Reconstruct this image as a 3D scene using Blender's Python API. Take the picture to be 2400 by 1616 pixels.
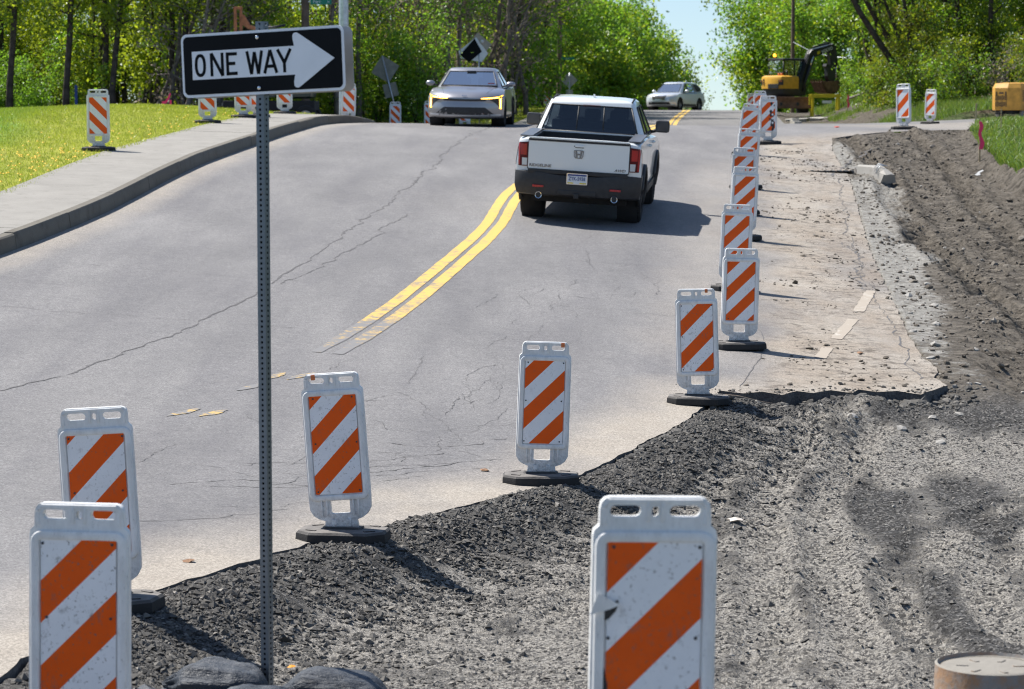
import bpy, bmesh, math, random
import numpy as np
from mathutils import Vector, Matrix, geometry
from mathutils.bvhtree import BVHTree

sc = bpy.context.scene
for o in list(bpy.data.objects):
    bpy.data.objects.remove(o)
ZC = 3.0                                   # camera height above the datum (bottom of the dip in the road)
# ------------------------------------------------------------------ camera
cam = bpy.data.cameras.new('camera')
cam.sensor_width = 36.0
cam.lens = 6140.0 / 2400.0 * 36.0
cam.clip_start = 0.5
cam.clip_end = 9000.0
cam.dof.use_dof = True
cam.dof.focus_distance = 21.0
cam.dof.aperture_fstop = 5.6
camo = bpy.data.objects.new('camera', cam)
sc.collection.objects.link(camo)
camo.location = (0, 0, ZC)
camo.rotation_euler = (math.radians(90 - 5.0817), 0, 0)
sc.camera = camo
# ------------------------------------------------------------------ sky, sun, exposure
SUN_DIR = Vector((-0.60, 0.38, 1.0)).normalized()      # towards the sun: left, a little ahead, high
world = bpy.data.worlds.new('World')
sc.world = world
world.use_nodes = True
wn = world.node_tree.nodes
wl = world.node_tree.links
wn.clear()
sky = wn.new('ShaderNodeTexSky')
sky.sky_type = 'NISHITA'
sky.sun_disc = False
sky.sun_elevation = math.asin(SUN_DIR.z)
sky.sun_rotation = math.atan2(SUN_DIR.x, SUN_DIR.y)
sky.air_density = 1.0
sky.dust_density = 0.4
sky.ozone_density = 2.5
bgn = wn.new('ShaderNodeBackground')
bgn.inputs['Strength'].default_value = 0.088
won = wn.new('ShaderNodeOutputWorld')
tc = wn.new('ShaderNodeTexCoord')                  # lift the look-up a little so the horizon shows clear blue air, not the murk of the last degrees
va = wn.new('ShaderNodeVectorMath'); va.operation = 'ADD'; va.inputs[1].default_value = (0, 0, 0.055)
vn = wn.new('ShaderNodeVectorMath'); vn.operation = 'NORMALIZE'
wl.new(tc.outputs['Generated'], va.inputs[0]); wl.new(va.outputs[0], vn.inputs[0]); wl.new(vn.outputs[0], sky.inputs[0])
wl.new(sky.outputs[0], bgn.inputs[0])
wl.new(bgn.outputs[0], won.inputs[0])
sl = bpy.data.lights.new('sun', 'SUN')
sl.energy = 5.0
sl.angle = math.radians(0.53)
sl.color = (1.0, 0.955, 0.89)
slo = bpy.data.objects.new('sun', sl)
sc.collection.objects.link(slo)
slo.rotation_euler = SUN_DIR.to_track_quat('Z', 'Y').to_euler()
sc.view_settings.view_transform = 'Standard'
sc.view_settings.look = 'None'
sc.view_settings.exposure = 0.70
sc.view_settings.gamma = 1.0
sc.view_settings.use_curve_mapping = False
sc.cycles.filter_width = 1.1
sc.cycles.max_bounces = 6
sc.cycles.transparent_max_bounces = 12
sc.cycles.caustics_reflective = False
sc.cycles.caustics_refractive = False

# ------------------------------------------------------------------ helpers: noise
rng = np.random.default_rng(7)
random.seed(7)
_perm = np.random.default_rng(3).permutation(4096).astype(np.int64)
_val = np.random.default_rng(4).random(4096)


def vnoise(x, y, seed=0):
    x = np.asarray(x, float); y = np.asarray(y, float)
    xi = np.floor(x).astype(np.int64); yi = np.floor(y).astype(np.int64)
    xf = x - xi; yf = y - yi
    u = xf * xf * xf * (xf * (xf * 6 - 15) + 10); v = yf * yf * yf * (yf * (yf * 6 - 15) + 10)

    def h(a, b):
        return _val[_perm[(_perm[(a + seed * 131) & 4095] + b) & 4095]]
    return ((h(xi, yi) * (1 - u) + h(xi + 1, yi) * u) * (1 - v) + (h(xi, yi + 1) * (1 - u) + h(xi + 1, yi + 1) * u) * v) * 2 - 1


def fbm(x, y, oct=4, seed=0, gain=0.5):
    s = 0; a = 1.0; n = 0
    for i in range(oct):
        s = s + a * vnoise(x * 2 ** i + 17.3 * i, y * 2 ** i - 9.1 * i, seed + i); n += a; a *= gain
    return s / n


def S(a, b, x):
    t = np.clip((np.asarray(x, float) - a) / (b - a), 0, 1)
    return t * t * (3 - 2 * t)


# ------------------------------------------------------------------ helpers: mesh building
class MB:
    def __init__(s):
        s.v = []; s.f = []; s.m = []; s.sm = []

    def add(s, vs, fs, m=0, smooth=False):
        o = len(s.v)
        s.v.extend([tuple(p) for p in vs])
        for f in fs:
            s.f.append(tuple(i + o for i in f)); s.m.append(m); s.sm.append(smooth)
        return s

    def box(s, c, d, rot=None, bev=0.0, m=0, taper=1.0):
        if bev <= 0:
            hx, hy, hz = d[0] / 2, d[1] / 2, d[2] / 2
            vs = [Vector((x * (taper if z > 0 else 1), y * (taper if z > 0 else 1), z)) for x in (-hx, hx) for y in (-hy, hy) for z in (-hz, hz)]
            fs = [(0, 1, 3, 2), (4, 6, 7, 5), (0, 4, 5, 1), (2, 3, 7, 6), (0, 2, 6, 4), (1, 5, 7, 3)]
        else:
            b = bmesh.new(); bmesh.ops.create_cube(b, size=1)
            for v in b.verts:
                k = taper if v.co.z > 0 else 1
                v.co = Vector((v.co.x * d[0] * k, v.co.y * d[1] * k, v.co.z * d[2]))
            bmesh.ops.bevel(b, geom=b.edges[:], offset=min(bev, min(d) * .45), segments=2, affect='EDGES', profile=0.6)
            b.verts.index_update()
            vs = [v.co.copy() for v in b.verts]; fs = [tuple(v.index for v in f.verts) for f in b.faces]; b.free()
        R = rot if rot is not None else Matrix.Identity(3)
        return s.add([R @ v + Vector(c) for v in vs], fs, m, False)

    def tube(s, path, radii, n=8, caps=True, m=0, smooth=True):
        path = [Vector(p) for p in path]
        if not hasattr(radii, '__len__'):
            radii = [radii] * len(path)
        vs = []; fs = []
        up = Vector((0.13, 0.31, 0.94))
        for i, p in enumerate(path):
            t = (path[min(i + 1, len(path) - 1)] - path[max(i - 1, 0)])
            t = t.normalized() if t.length > 1e-9 else Vector((0, 0, 1))
            a = t.cross(up)
            if a.length < 0.05:
                a = t.cross(Vector((1, 0, 0)))
            a.normalize(); b = t.cross(a)
            for k in range(n):
                q = 2 * math.pi * k / n
                vs.append(p + (a * math.cos(q) + b * math.sin(q)) * radii[i])
        for i in range(len(path) - 1):
            for k in range(n):
                a0 = i * n + k; a1 = i * n + (k + 1) % n
                fs.append((a0, a1, a1 + n, a0 + n))
        if caps:
            fs.append(tuple(range(n - 1, -1, -1))); fs.append(tuple((len(path) - 1) * n + k for k in range(n)))
        return s.add(vs, fs, m, smooth)

    def cyl(s, p0, p1, r, r1=None, n=16, m=0, smooth=True):
        return s.tube([p0, p1], [r, r if r1 is None else r1], n, True, m, smooth)

    def lathe(s, prof, c=(0, 0, 0), n=24, axis='Z', m=0, smooth=True):
        vs = []; fs = []
        for (r, z) in prof:
            for k in range(n):
                q = 2 * math.pi * k / n
                x, y = r * math.cos(q), r * math.sin(q)
                p = (x, y, z) if axis == 'Z' else ((z, x, y) if axis == 'X' else (x, z, y))
                vs.append((p[0] + c[0], p[1] + c[1], p[2] + c[2]))
        for i in range(len(prof) - 1):
            for k in range(n):
                a0 = i * n + k; a1 = i * n + (k + 1) % n
                fs.append((a0, a1, a1 + n, a0 + n))
        return s.add(vs, fs, m, smooth)

    def prism(s, outer, y0, y1, holes=(), to=None, m=0):
        """extrude a polygon given in (x, z), optionally with holes, between y0 and y1; `to` maps points"""
        loops = [list(outer)] + [list(h) for h in holes]
        flat = [p for l in loops for p in l]
        tris = geometry.tessellate_polygon([[Vector((p[0], p[1], 0)) for p in l] for l in loops])
        n = len(flat)
        vs = [Vector((p[0], y0, p[1])) for p in flat] + [Vector((p[0], y1, p[1])) for p in flat]
        fs = []
        for t in tris:
            a, b, c = (Vector((flat[i][0], flat[i][1])) for i in t)
            if (b - a).cross(c - a) < 0:
                t = (t[0], t[2], t[1])
            fs.append(tuple(t)); fs.append((t[0] + n, t[2] + n, t[1] + n))
        o = 0
        for li, l in enumerate(loops):
            k = len(l)
            ar = sum(l[i][0] * l[(i + 1) % k][1] - l[(i + 1) % k][0] * l[i][1] for i in range(k))
            ccw = ar > 0
            for i in range(k):
                a, b = o + i, o + (i + 1) % k
                q = (a, a + n, b + n, b)
                if (ccw and li == 0) or (not ccw and li > 0):
                    q = q[::-1]
                fs.append(q)
            o += k
        if to:
            vs = [to(v) for v in vs]
        return s.add(vs, fs, m, False)

    def ellipsoid(s, c, r, nu=12, nv=8, m=0):
        vs = [(c[0], c[1], c[2] - r[2])]; fs = []
        for j in range(1, nv):
            ph = -math.pi / 2 + math.pi * j / nv
            for i in range(nu):
                th = 2 * math.pi * i / nu
                vs.append((c[0] + r[0] * math.cos(ph) * math.cos(th), c[1] + r[1] * math.cos(ph) * math.sin(th), c[2] + r[2] * math.sin(ph)))
        vs.append((c[0], c[1], c[2] + r[2]))
        for i in range(nu):
            fs.append((0, 1 + (i + 1) % nu, 1 + i))
            fs.append((len(vs) - 1, 1 + (nv - 2) * nu + i, 1 + (nv - 2) * nu + (i + 1) % nu))
        for j in range(nv - 2):
            for i in range(nu):
                a = 1 + j * nu + i; b = 1 + j * nu + (i + 1) % nu
                fs.append((a, b, b + nu, a + nu))
        return s.add(vs, fs, m, True)

    def grid(s, rows, closed=False, m=0, smooth=True, flip=False):
        nr = len(rows); nc = len(rows[0]); fs = []
        for i in range(nr - 1):
            for j in range(nc if closed else nc - 1):
                q = (i * nc + j, i * nc + (j + 1) % nc, (i + 1) * nc + (j + 1) % nc, (i + 1) * nc + j)
                fs.append(q[::-1] if flip else q)
        return s.add([p for r in rows for p in r], fs, m, smooth)

    def mesh(s, name, mats, sharp=None):
        me = bpy.data.meshes.new(name)
        me.from_pydata(s.v, [], s.f)
        for mt in (mats if isinstance(mats, (list, tuple)) else [mats]):
            me.materials.append(mt)
        me.polygons.foreach_set('material_index', s.m)
        me.polygons.foreach_set('use_smooth', s.sm if sharp is None else [True] * len(s.f))
        if sharp is not None:
            me.set_sharp_from_angle(angle=math.radians(sharp))
        me.update()
        return me

    def build(s, name, mats, parent=None, sharp=None, **kw):
        return obj(name, s.mesh(name, mats, sharp), parent, **kw)


def obj(name, me, parent=None, loc=None, rot=None, label=None, cat=None, group=None, kind=None):
    o = bpy.data.objects.new(name, me)
    sc.collection.objects.link(o)
    if parent is not None:
        o.parent = parent
    if loc is not None:
        o.location = loc
    if rot is not None:
        o.rotation_euler = rot
    tag(o, label, cat, group, kind)
    return o


def tag(o, label=None, cat=None, group=None, kind=None):
    if label: o['label'] = label
    if cat: o['category'] = cat
    if group: o['group'] = group
    if kind: o['kind'] = kind
    return o


def thing(name, label, cat, loc=(0, 0, 0), rot=(0, 0, 0), group=None):
    o = bpy.data.objects.new(name, None)
    o.empty_display_size = 0.2
    sc.collection.objects.link(o)
    o.location = loc; o.rotation_euler = rot
    return tag(o, label, cat, group)


def copy_tree(o, parent=None):
    c = o.copy(); sc.collection.objects.link(c); c.parent = parent
    for ch in list(o.children):
        if ch.name in sc.collection.objects:
            copy_tree(ch, c)
    return c


def mesh_np(name, V, F, mats, smooth=False, attrs=None):
    """V (n,3), F (m,3|4) arrays; attrs {name: per-vertex float array}"""
    V = np.ascontiguousarray(V, np.float32); F = np.ascontiguousarray(F, np.int32)
    me = bpy.data.meshes.new(name)
    k = F.shape[1]
    me.vertices.add(len(V)); me.vertices.foreach_set('co', V.ravel())
    me.loops.add(F.size); me.loops.foreach_set('vertex_index', F.ravel())
    me.polygons.add(len(F))
    me.polygons.foreach_set('loop_start', np.arange(0, F.size, k, dtype=np.int32))
    me.polygons.foreach_set('loop_total', np.full(len(F), k, np.int32))
    me.polygons.foreach_set('use_smooth', np.full(len(F), smooth, bool))
    for mt in (mats if isinstance(mats, (list, tuple)) else [mats]):
        me.materials.append(mt)
    for an, av in (attrs or {}).items():
        a = me.attributes.new(an, 'FLOAT', 'POINT'); a.data.foreach_set('value', np.ascontiguousarray(av, np.float32))
    me.update(calc_edges=True)
    return me


def text_mesh(name, txt, size, mat, extrude=0.0, bold=0.0, xs=1.0, align='CENTER', shear=0.0):
    cu = bpy.data.curves.new('t', 'FONT'); cu.body = txt; cu.size = size; cu.extrude = extrude; cu.offset = bold
    cu.align_x = align; cu.align_y = 'CENTER'; cu.resolution_u = 3; cu.shear = shear
    to = bpy.data.objects.new('t', cu); sc.collection.objects.link(to)
    bpy.context.view_layer.update()
    me = bpy.data.meshes.new_from_object(to.evaluated_get(bpy.context.evaluated_depsgraph_get()))
    bpy.data.objects.remove(to); bpy.data.curves.remove(cu)
    me.name = name; me.materials.clear(); me.materials.append(mat)
    if xs != 1.0:
        for v in me.vertices: v.co.x *= xs
    return me


# ------------------------------------------------------------------ helpers: materials
class NT:
    def __init__(s, name, disp=False):
        s.mat = bpy.data.materials.new(name); s.mat.use_nodes = True
        s.t = s.mat.node_tree; s.t.nodes.clear()
        s.out = s.t.nodes.new('ShaderNodeOutputMaterial')

    def n(s, typ, **kw):
        nd = s.t.nodes.new('ShaderNode' + typ)
        for k, v in kw.items():
            if k in nd.inputs:
                s.set(nd, k, v)
            else:
                setattr(nd, k, v)
        return nd

    def set(s, nd, k, v):
        i = nd.inputs[k]
        if isinstance(v, bpy.types.NodeSocket):
            s.t.links.new(v, i)
        elif hasattr(v, '__len__') and len(v) == 3 and i.type == 'RGBA':
            i.default_value = (*v, 1)
        else:
            i.default_value = v

    def pos(s):
        return s.n('NewGeometry').outputs['Position']

    def oc(s):
        return s.n('TexCoord').outputs['Object']

    def map(s, vec, scale=(1, 1, 1), rot=(0, 0, 0), loc=(0, 0, 0)):
        m = s.n('Mapping', Vector=vec); m.inputs['Scale'].default_value = scale; m.inputs['Rotation'].default_value = rot; m.inputs['Location'].default_value = loc
        return m.outputs[0]

    def noise(s, vec, scale, detail=4.0, rough=0.55, dist=0.0):
        return s.n('TexNoise', Vector=vec, Scale=scale, Detail=detail, Roughness=rough, Distortion=dist).outputs[0]

    def voro(s, vec, scale, feature='F1', out='Distance', rand=1.0):
        nd = s.n('TexVoronoi', feature=feature, Vector=vec, Scale=scale, Randomness=rand)
        return nd.outputs[out]

    def ramp(s, fac, stops, interp='LINEAR'):
        r = s.n('ValToRGB', Fac=fac); cr = r.color_ramp; cr.interpolation = interp
        while len(cr.elements) < len(stops):
            cr.elements.new(0.5)
        for e, (p, c) in zip(cr.elements, stops):
            e.position = p; e.color = (c, c, c, 1) if not hasattr(c, '__len__') else (*c, 1)
        return r.outputs[0]

    def mix(s, fac, a, b, mode='MIX'):
        nd = s.n('Mix', data_type='RGBA', blend_type=mode)
        for k, v in (('Factor', fac), ('A', a), ('B', b)):
            i = [q for q in nd.inputs if q.name == k and (q.type == 'RGBA' or k == 'Factor' and q.type == 'VALUE')][0]
            if isinstance(v, bpy.types.NodeSocket): s.t.links.new(v, i)
            elif k == 'Factor': i.default_value = v
            else: i.default_value = (*v, 1) if hasattr(v, '__len__') else (v, v, v, 1)
        return [q for q in nd.outputs if q.type == 'RGBA'][0]

    def math(s, op, a, b=0.0, c=None, clamp=False):
        nd = s.n('Math', operation=op); nd.use_clamp = clamp
        for i, v in enumerate((a, b) if c is None else (a, b, c)):
            if isinstance(v, bpy.types.NodeSocket): s.t.links.new(v, nd.inputs[i])
            else: nd.inputs[i].default_value = v
        return nd.outputs[0]

    def attr(s, name, typ='GEOMETRY'):
        return s.n('Attribute', attribute_name=name, attribute_type=typ).outputs['Fac']

    def bump(s, h, strength=0.3, dist=0.01):
        return s.n('Bump', Height=h, Strength=strength, Distance=dist).outputs[0]

    def done(s, color, rough=0.6, metal=0.0, normal=None, spec=0.5, emis=None, estr=0.0, coat=0.0, alpha=None, trans=None):
        b = s.n('BsdfPrincipled')
        s.set(b, 'Base Color', color); s.set(b, 'Roughness', rough); s.set(b, 'Metallic', metal); s.set(b, 'Specular IOR Level', spec)
        if normal is not None: s.set(b, 'Normal', normal)
        if emis is not None:
            s.set(b, 'Emission Color', emis); s.set(b, 'Emission Strength', estr)
        if coat: s.set(b, 'Coat Weight', coat); s.set(b, 'Coat Roughness', 0.06)
        s.t.links.new(b.outputs[0], s.out.inputs[0])
        return s.mat


def M_simple(name, col, rough=0.5, metal=0.0, var=0.15, scale=6.0, bump=0.0, bscale=40.0, coat=0.0, spec=0.5, emis=None, estr=0.0):
    """a plain material with some blotchy variation and fine relief"""
    t = NT(name); p = t.oc()
    n = t.noise(p, scale, 5)
    c = t.mix(t.ramp(n, [(0.3, 0.0), (0.7, 1.0)]), tuple(x * (1 - var) for x in col), tuple(min(1, x * (1 + var)) for x in col))
    nm = t.bump(t.noise(p, bscale, 4), 0.5, bump) if bump else None
    r = t.math('ADD', rough - 0.06, t.math('MULTIPLY', t.noise(p, scale * 2.3), 0.12))
    return t.done(c, r, metal, nm, spec, emis, estr, coat)
# ================================================================== THE SETTING
# heights are written relative to the camera and lifted by ZC at the end (w_ functions)
_ys = np.array([-50, 0, 8, 14.5, 17.7, 21.5, 25.9, 29.5, 34.4, 40.6, 44.6, 49.5, 58.3, 66, 72, 76, 82, 90, 96, 105, 117, 127, 140, 150, 165, 200, 260, 400])
_zs = np.array([-2.85, -2.85, -2.9, -2.95, -3.02, -3.055, -2.885, -2.67, -2.34, -1.98, -1.73, -1.437, -.95, -.58, -.41, -.385, -.5, -.85, -.85, -.62, -.3, -.1, .09, -.05, -.7, -2.3, -8, -11])
_Y = np.linspace(-50, 400, 4501)
_Z = np.interp(_Y, _ys, _zs)
_k = np.exp(-.5 * (np.arange(-40, 41) / 15.) ** 2); _k /= _k.sum()
_Z = np.convolve(np.pad(_Z, 40, mode='edge'), _k, 'valid')


def prof(y): return np.interp(y, _Y, _Z)
def xref(y): return 2.5 + .091 * (np.asarray(y, float) - 29.5)


def road_rel(x, y):
    x = np.asarray(x, float); y = np.asarray(y, float)
    dx = np.clip(xref(y) - x, -3.0, 12.0)
    z = prof(y) + .055 * np.clip((78 - y) / 30, 0, 1) * dx
    w = S(5, 9, x) * S(56, 66, y) * (1 - S(96, 108, y))
    side = -.44 + .045 * np.clip(x - 13, 0, 14)
    return z * (1 - w) + side * w + 0.004 * fbm(x * .6, y * .35, 2, 5)


KERB = [(-14.5, 6), (-12.3, 12), (-9.8, 19), (-8.4, 24), (-7.4, 29), (-6.6, 33.8), (-6.2, 38.2), (-6.03, 41.3), (-5.9, 44.8), (-5.68, 48.6), (-5.36, 55.4), (-5.24, 57.8),
        (-4.98, 64), (-4.74, 68.5), (-4.35, 71), (-3.95, 73), (-3.8, 74.6), (-4.3, 76), (-5.6, 77), (-8, 77.7), (-14, 78.1), (-45, 79)]
KERB2 = [(-45, 91.5), (-8, 91.5), (-2.2, 92.2), (-.2, 93.6), (.9, 96), (1.4, 100), (1.8, 105), (4.4, 140), (5.2, 150), (6.8, 170)]
RIGHT_FAR = [(16, 170), (14.4, 150), (13.6, 140), (11.0, 105), (10.9, 101), (11.4, 98.5), (12.6, 96.8), (15, 95.6), (20, 94.6), (45, 93)]
MUD_TOP = [(45, 68), (14, 66), (11.0, 64.9), (9.2, 63.6), (7.6, 62.3), (7.28, 59.8), (7.0, 55.5), (6.89, 53.7), (6.3, 48), (5.65, 41.8), (5.24, 37.3), (4.73, 31.1), (4.66, 29.6), (4.72, 28.9), (4.58, 28.2), (4.62, 27.7), (4.42, 27.35)]
CUT = [(4.22, 27.0), (4.02, 27.16), (3.8, 27.02), (3.62, 27.1), (3.5, 26.86), (3.3, 27.0), (3.1, 26.72), (2.92, 26.82), (2.75, 26.5), (2.55, 26.66), (2.35, 26.46), (2.13, 26.56)]
EDGE = [(1.98, 25.95), (1.88, 25.52), (1.61, 24.5), (1.13, 23.04), (.52, 21.18), (.1, 20.3), (-.53, 18.98), (-1.36, 17.22), (-1.83, 15.9), (-2.2, 14.7), (-2.46, 13.04), (-2.5, 12.5), (-2.8, 10), (-3.2, 6)]


def jitter(poly, step, amp, seed):
    r = np.random.default_rng(seed); out = []
    for a, b in zip(poly[:-1], poly[1:]):
        a = np.array(a, float); b = np.array(b, float); n = max(1, int(np.linalg.norm(b - a) / step))
        for i in range(n):
            p = a + (b - a) * i / n
            out.append(tuple(p + r.normal(0, amp, 2)))
    out.append(tuple(poly[-1]))
    return out


def resample(poly, step):
    return jitter(poly, step, 0, 0)


def smooth_poly(poly, it=2):
    for _ in range(it):
        q = [poly[0]]
        for a, b in zip(poly[:-1], poly[1:]):
            q += [(a[0] * .75 + b[0] * .25, a[1] * .75 + b[1] * .25), (a[0] * .25 + b[0] * .75, a[1] * .25 + b[1] * .75)]
        q.append(poly[-1]); poly = q
    return poly


KERB = smooth_poly(KERB); KERB2 = smooth_poly(KERB2)
EDGE_J = jitter(MUD_TOP[3:] + CUT + EDGE, .16, .012, 11)
CUT_J = EDGE_J
def offset_poly(poly, d):
    out = []
    for i, p in enumerate(poly):
        a = np.array(poly[max(i - 1, 0)]); b = np.array(poly[min(i + 1, len(poly) - 1)]); t = (b - a) / (np.linalg.norm(b - a) + 1e-9)
        out.append((p[0] - t[1] * d, p[1] + t[0] * d))
    return out


ROAD = offset_poly(resample(KERB, .8), .09) + offset_poly(resample(KERB2, 1.2), .09) + resample(RIGHT_FAR, 2) + resample(MUD_TOP[:4], 1.0)[:-1] + EDGE_J


def seg_dist(px, py, poly):
    d = np.full(px.shape, 1e9)
    for (ax, ay), (bx, by) in zip(poly[:-1], poly[1:]):
        vx, vy = bx - ax, by - ay; L = vx * vx + vy * vy + 1e-12
        t = np.clip(((px - ax) * vx + (py - ay) * vy) / L, 0, 1)
        d = np.minimum(d, np.hypot(px - ax - t * vx, py - ay - t * vy))
    return d


def inside(px, py, poly):
    c = np.zeros(px.shape, bool); n = len(poly)
    for i in range(n):
        (ax, ay), (bx, by) = poly[i], poly[(i + 1) % n]
        if ay == by: continue
        k = ((ay > py) != (by > py)) & (px < (bx - ax) * (py - ay) / (by - ay) + ax)
        c ^= k
    return c


def kerb_x(y): return np.interp(y, [6, 12, 19, 24, 29, 33.8, 38.2, 41.3, 44.8, 48.6, 55.4, 64, 68.5, 74], [-14.5, -12.3, -9.8, -8.4, -7.4, -6.6, -6.2, -6.03, -5.9, -5.68, -5.36, -4.98, -4.74, -4])


def lawn_rel(x, y):
    kx = kerb_x(y)
    yy = np.minimum(y, 74)
    d = np.clip(kx - x, 0, 60)
    berm = .16 * np.exp(-((d - 5.5) / 2.2) ** 2) * S(34, 44, y)
    return road_rel(kx, yy) + .2 + .018 * d + berm - .02 * np.clip(d - 8, 0, 40) + .025 * fbm(x * .5, y * .4, 3, 21)


def bank_x(y): return np.interp(y, [20, 44, 50, 54, 58, 62, 65, 70], [9.2, 9.6, 10.0, 10.2, 10.3, 10.7, 11.5, 16])


def xr_far(y): return np.interp(y, [96, 101, 105, 140, 170, 260], [11.5, 10.9, 11, 13.6, 16, 22])
def xl_far(y): return np.interp(y, [90, 93.6, 96, 100, 105, 140, 170, 260], [-6, -.2, .9, 1.4, 1.8, 4.4, 6.8, 14])


def ground_rel(x, y):
    """coarse land everywhere: under the road, woods floor left, bank right"""
    x = np.asarray(x, float); y = np.asarray(y, float)
    xc = np.clip(x, -60, 60)
    base = road_rel(np.clip(xc, -9, 12), y) - .30
    # left of the near road (under and beyond the lawn)
    base = np.where((y < 79) & (x < kerb_x(y) - 1.5), lawn_rel(np.maximum(x, -45), np.maximum(y, 6)) - .12, base)
    # beyond the left side street
    dl = np.clip(xl_far(y) - x, 0, 60)
    left = prof(y) + .12 + .012 * dl
    base = np.where((y > 91.6) & (dl > 0), left, base)
    # right of the far road: trench, then a bank climbing to the right
    dr = np.clip(x - xr_far(y), 0, 60)
    right = prof(np.minimum(y, 150)) - .12 - .1 * S(0, 1.2, dr) + 1.1 * S(1.6, 5.5, dr) + 1.4 * S(5, 14, dr) + .10 * np.clip(dr - 12, 0, 50)
    right = right + (prof(y) - prof(np.minimum(y, 150)))
    base = np.where((y > 95) & (dr > 0), right, base)
    # right of the near road: grass bank
    db = np.clip(x - bank_x(y), 0, 60)
    near = road_rel(7.0, np.minimum(y, 62)) + .16 * S(0, .5, db) + .02 * db
    near = near * (1 - S(62, 66, y)) + (-.44 + .045 * np.clip(x - 13, 0, 14) - .2) * S(62, 66, y)
    base = np.where((y < 95) & (y > 14) & (db > 0), near, base)
    base = base + .05 * fbm(x * .35, y * .35, 3, 9) * S(0, 1, np.minimum(np.abs(dl) + np.abs(dr) + db, 1))
    far = S(260, 420, np.hypot(x, y))
    return base * (1 - far) + (-12 + 0 * base) * far


def w_road(x, y): return road_rel(x, y) + ZC
def w_ground(x, y): return ground_rel(x, y) + ZC
def w_lawn(x, y): return lawn_rel(x, y) + ZC


# ------------------------------------------------------------------ surface materials
def M_asphalt():
    t = NT('asphalt'); p = t.pos()
    along = t.map(p, (1.0, .10, 1), (0, 0, math.radians(6)))
    blot = t.noise(t.map(p, (1, .45, 1)), .55, 5, .6)
    streak = t.noise(along, 1.6, 4, .6)
    mid = t.noise(p, 7.0, 5, .65)
    c = t.mix(t.ramp(blot, [(.3, 0), (.7, 1)]), (.150, .146, .146), (.226, .219, .214))
    grit = t.noise(p, 24, 6, .75)
    c = t.mix(.55, c, t.mix(t.ramp(grit, [(.3, 0), (.7, 1)]), tuple([.62] * 3), tuple([1.32] * 3)), 'MULTIPLY')
    c = t.mix(t.math('MULTIPLY', t.ramp(streak, [(.42, 0), (.70, 1)]), .6), c, (.125, .121, .127))
    c = t.mix(t.math('MULTIPLY', t.ramp(mid, [(.4, 0), (.7, 1)]), .22), c, (.30, .285, .275))
    # sand and dust washed over it
    dust = t.attr('dust')
    dn = t.noise(t.map(p, (1, .5, 1)), 1.6, 6, .65)
    dm = t.math('MULTIPLY', dust, t.math('ADD', .35, t.math('MULTIPLY', dn, 1.5)), clamp=True)
    dm = t.ramp(dm, [(.12, 0), (.72, 1)])
    dcol = t.mix(t.noise(p, 2.3, 5), (.295, .255, .205), (.40, .362, .31))
    c = t.mix(t.math('MULTIPLY', dm, .9), c, dcol)
    # clods and dark smears on the dirty lane
    dirt = t.attr('dirt')
    brown = t.math('MULTIPLY', dirt, t.ramp(t.noise(t.map(p, (1, .35, 1)), 1.5, 6, .7), [(.42, 0), (.64, .6)]))
    c = t.mix(brown, c, (.24, .19, .14))
    sm = t.noise(t.map(p, (2.8, 3.8, 1)), 1.9, 8, .8)
    smk = t.ramp(t.noise(t.map(p, (1.0, .6, 1), loc=(3, 7, 0)), 1.3, 4), [(.36, 0), (.50, 1)])
    smm = t.math('MULTIPLY', t.math('MULTIPLY', dirt, smk), t.ramp(sm, [(.505, 0), (.585, 1)]))
    c = t.mix(t.math('MULTIPLY', smm, .85), c, (.085, .07, .055))
    # aggregate
    cell = t.voro(p, 95, out='Color')
    sp = t.n('SeparateColor', Color=cell).outputs[0]
    c = t.mix(.5, c, t.mix(sp, tuple([.35] * 3), tuple([1.5] * 3)), 'MULTIPLY')
    fine = t.noise(p, 260, 2)
    c = t.mix(.35, c, t.mix(t.ramp(fine, [(.35, 0), (.65, 1)]), tuple([.55] * 3), tuple([1.4] * 3)), 'MULTIPLY')
    wt = t.attr('wheel')
    c = t.mix(t.math('MULTIPLY', wt, .55), c, t.mix(.5, c, (.09, .088, .092)))
    g2 = t.noise(p, 62, 3, .8)
    c = t.mix(.6, c, t.mix(t.ramp(g2, [(.3, 0), (.7, 1)]), tuple([.5] * 3), tuple([1.45] * 3)), 'MULTIPLY')
    h = t.math('ADD', t.math('MULTIPLY', sp, .6), t.math('MULTIPLY', mid, 1.2))
    return t.done(c, .85, 0, t.bump(h, .5, .004), .35)


def M_paint(name, col, under=(.185, .18, .178), wear=.45):
    t = NT(name); p = t.pos()
    n = t.noise(p, 9, 8, .75); n2 = t.noise(p, 1.1, 4)
    w = t.attr('wear')
    k = t.math('ADD', t.math('ADD', t.math('MULTIPLY', n, .9), t.math('MULTIPLY', n2, .35)), t.math('MULTIPLY', w, .55))
    f = t.ramp(k, [(.86 - wear * .15, 0), (1.0 - wear * .15, 1)])
    cc = t.mix(t.noise(p, 30, 4), tuple(x * .82 for x in col), col)
    c = t.mix(f, cc, under)
    fine = t.noise(p, 240, 2)
    c = t.mix(.3, c, t.mix(t.ramp(fine, [(.35, 0), (.65, 1)]), tuple([.6] * 3), tuple([1.3] * 3)), 'MULTIPLY')
    return t.done(c, .75, 0, t.bump(t.noise(p, 120, 3), .4, .003))


def M_crack():
    t = NT('crack'); p = t.pos()
    return t.done(t.mix(t.noise(p, 20, 4), (.065, .062, .063), (.14, .135, .133)), .9)


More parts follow.
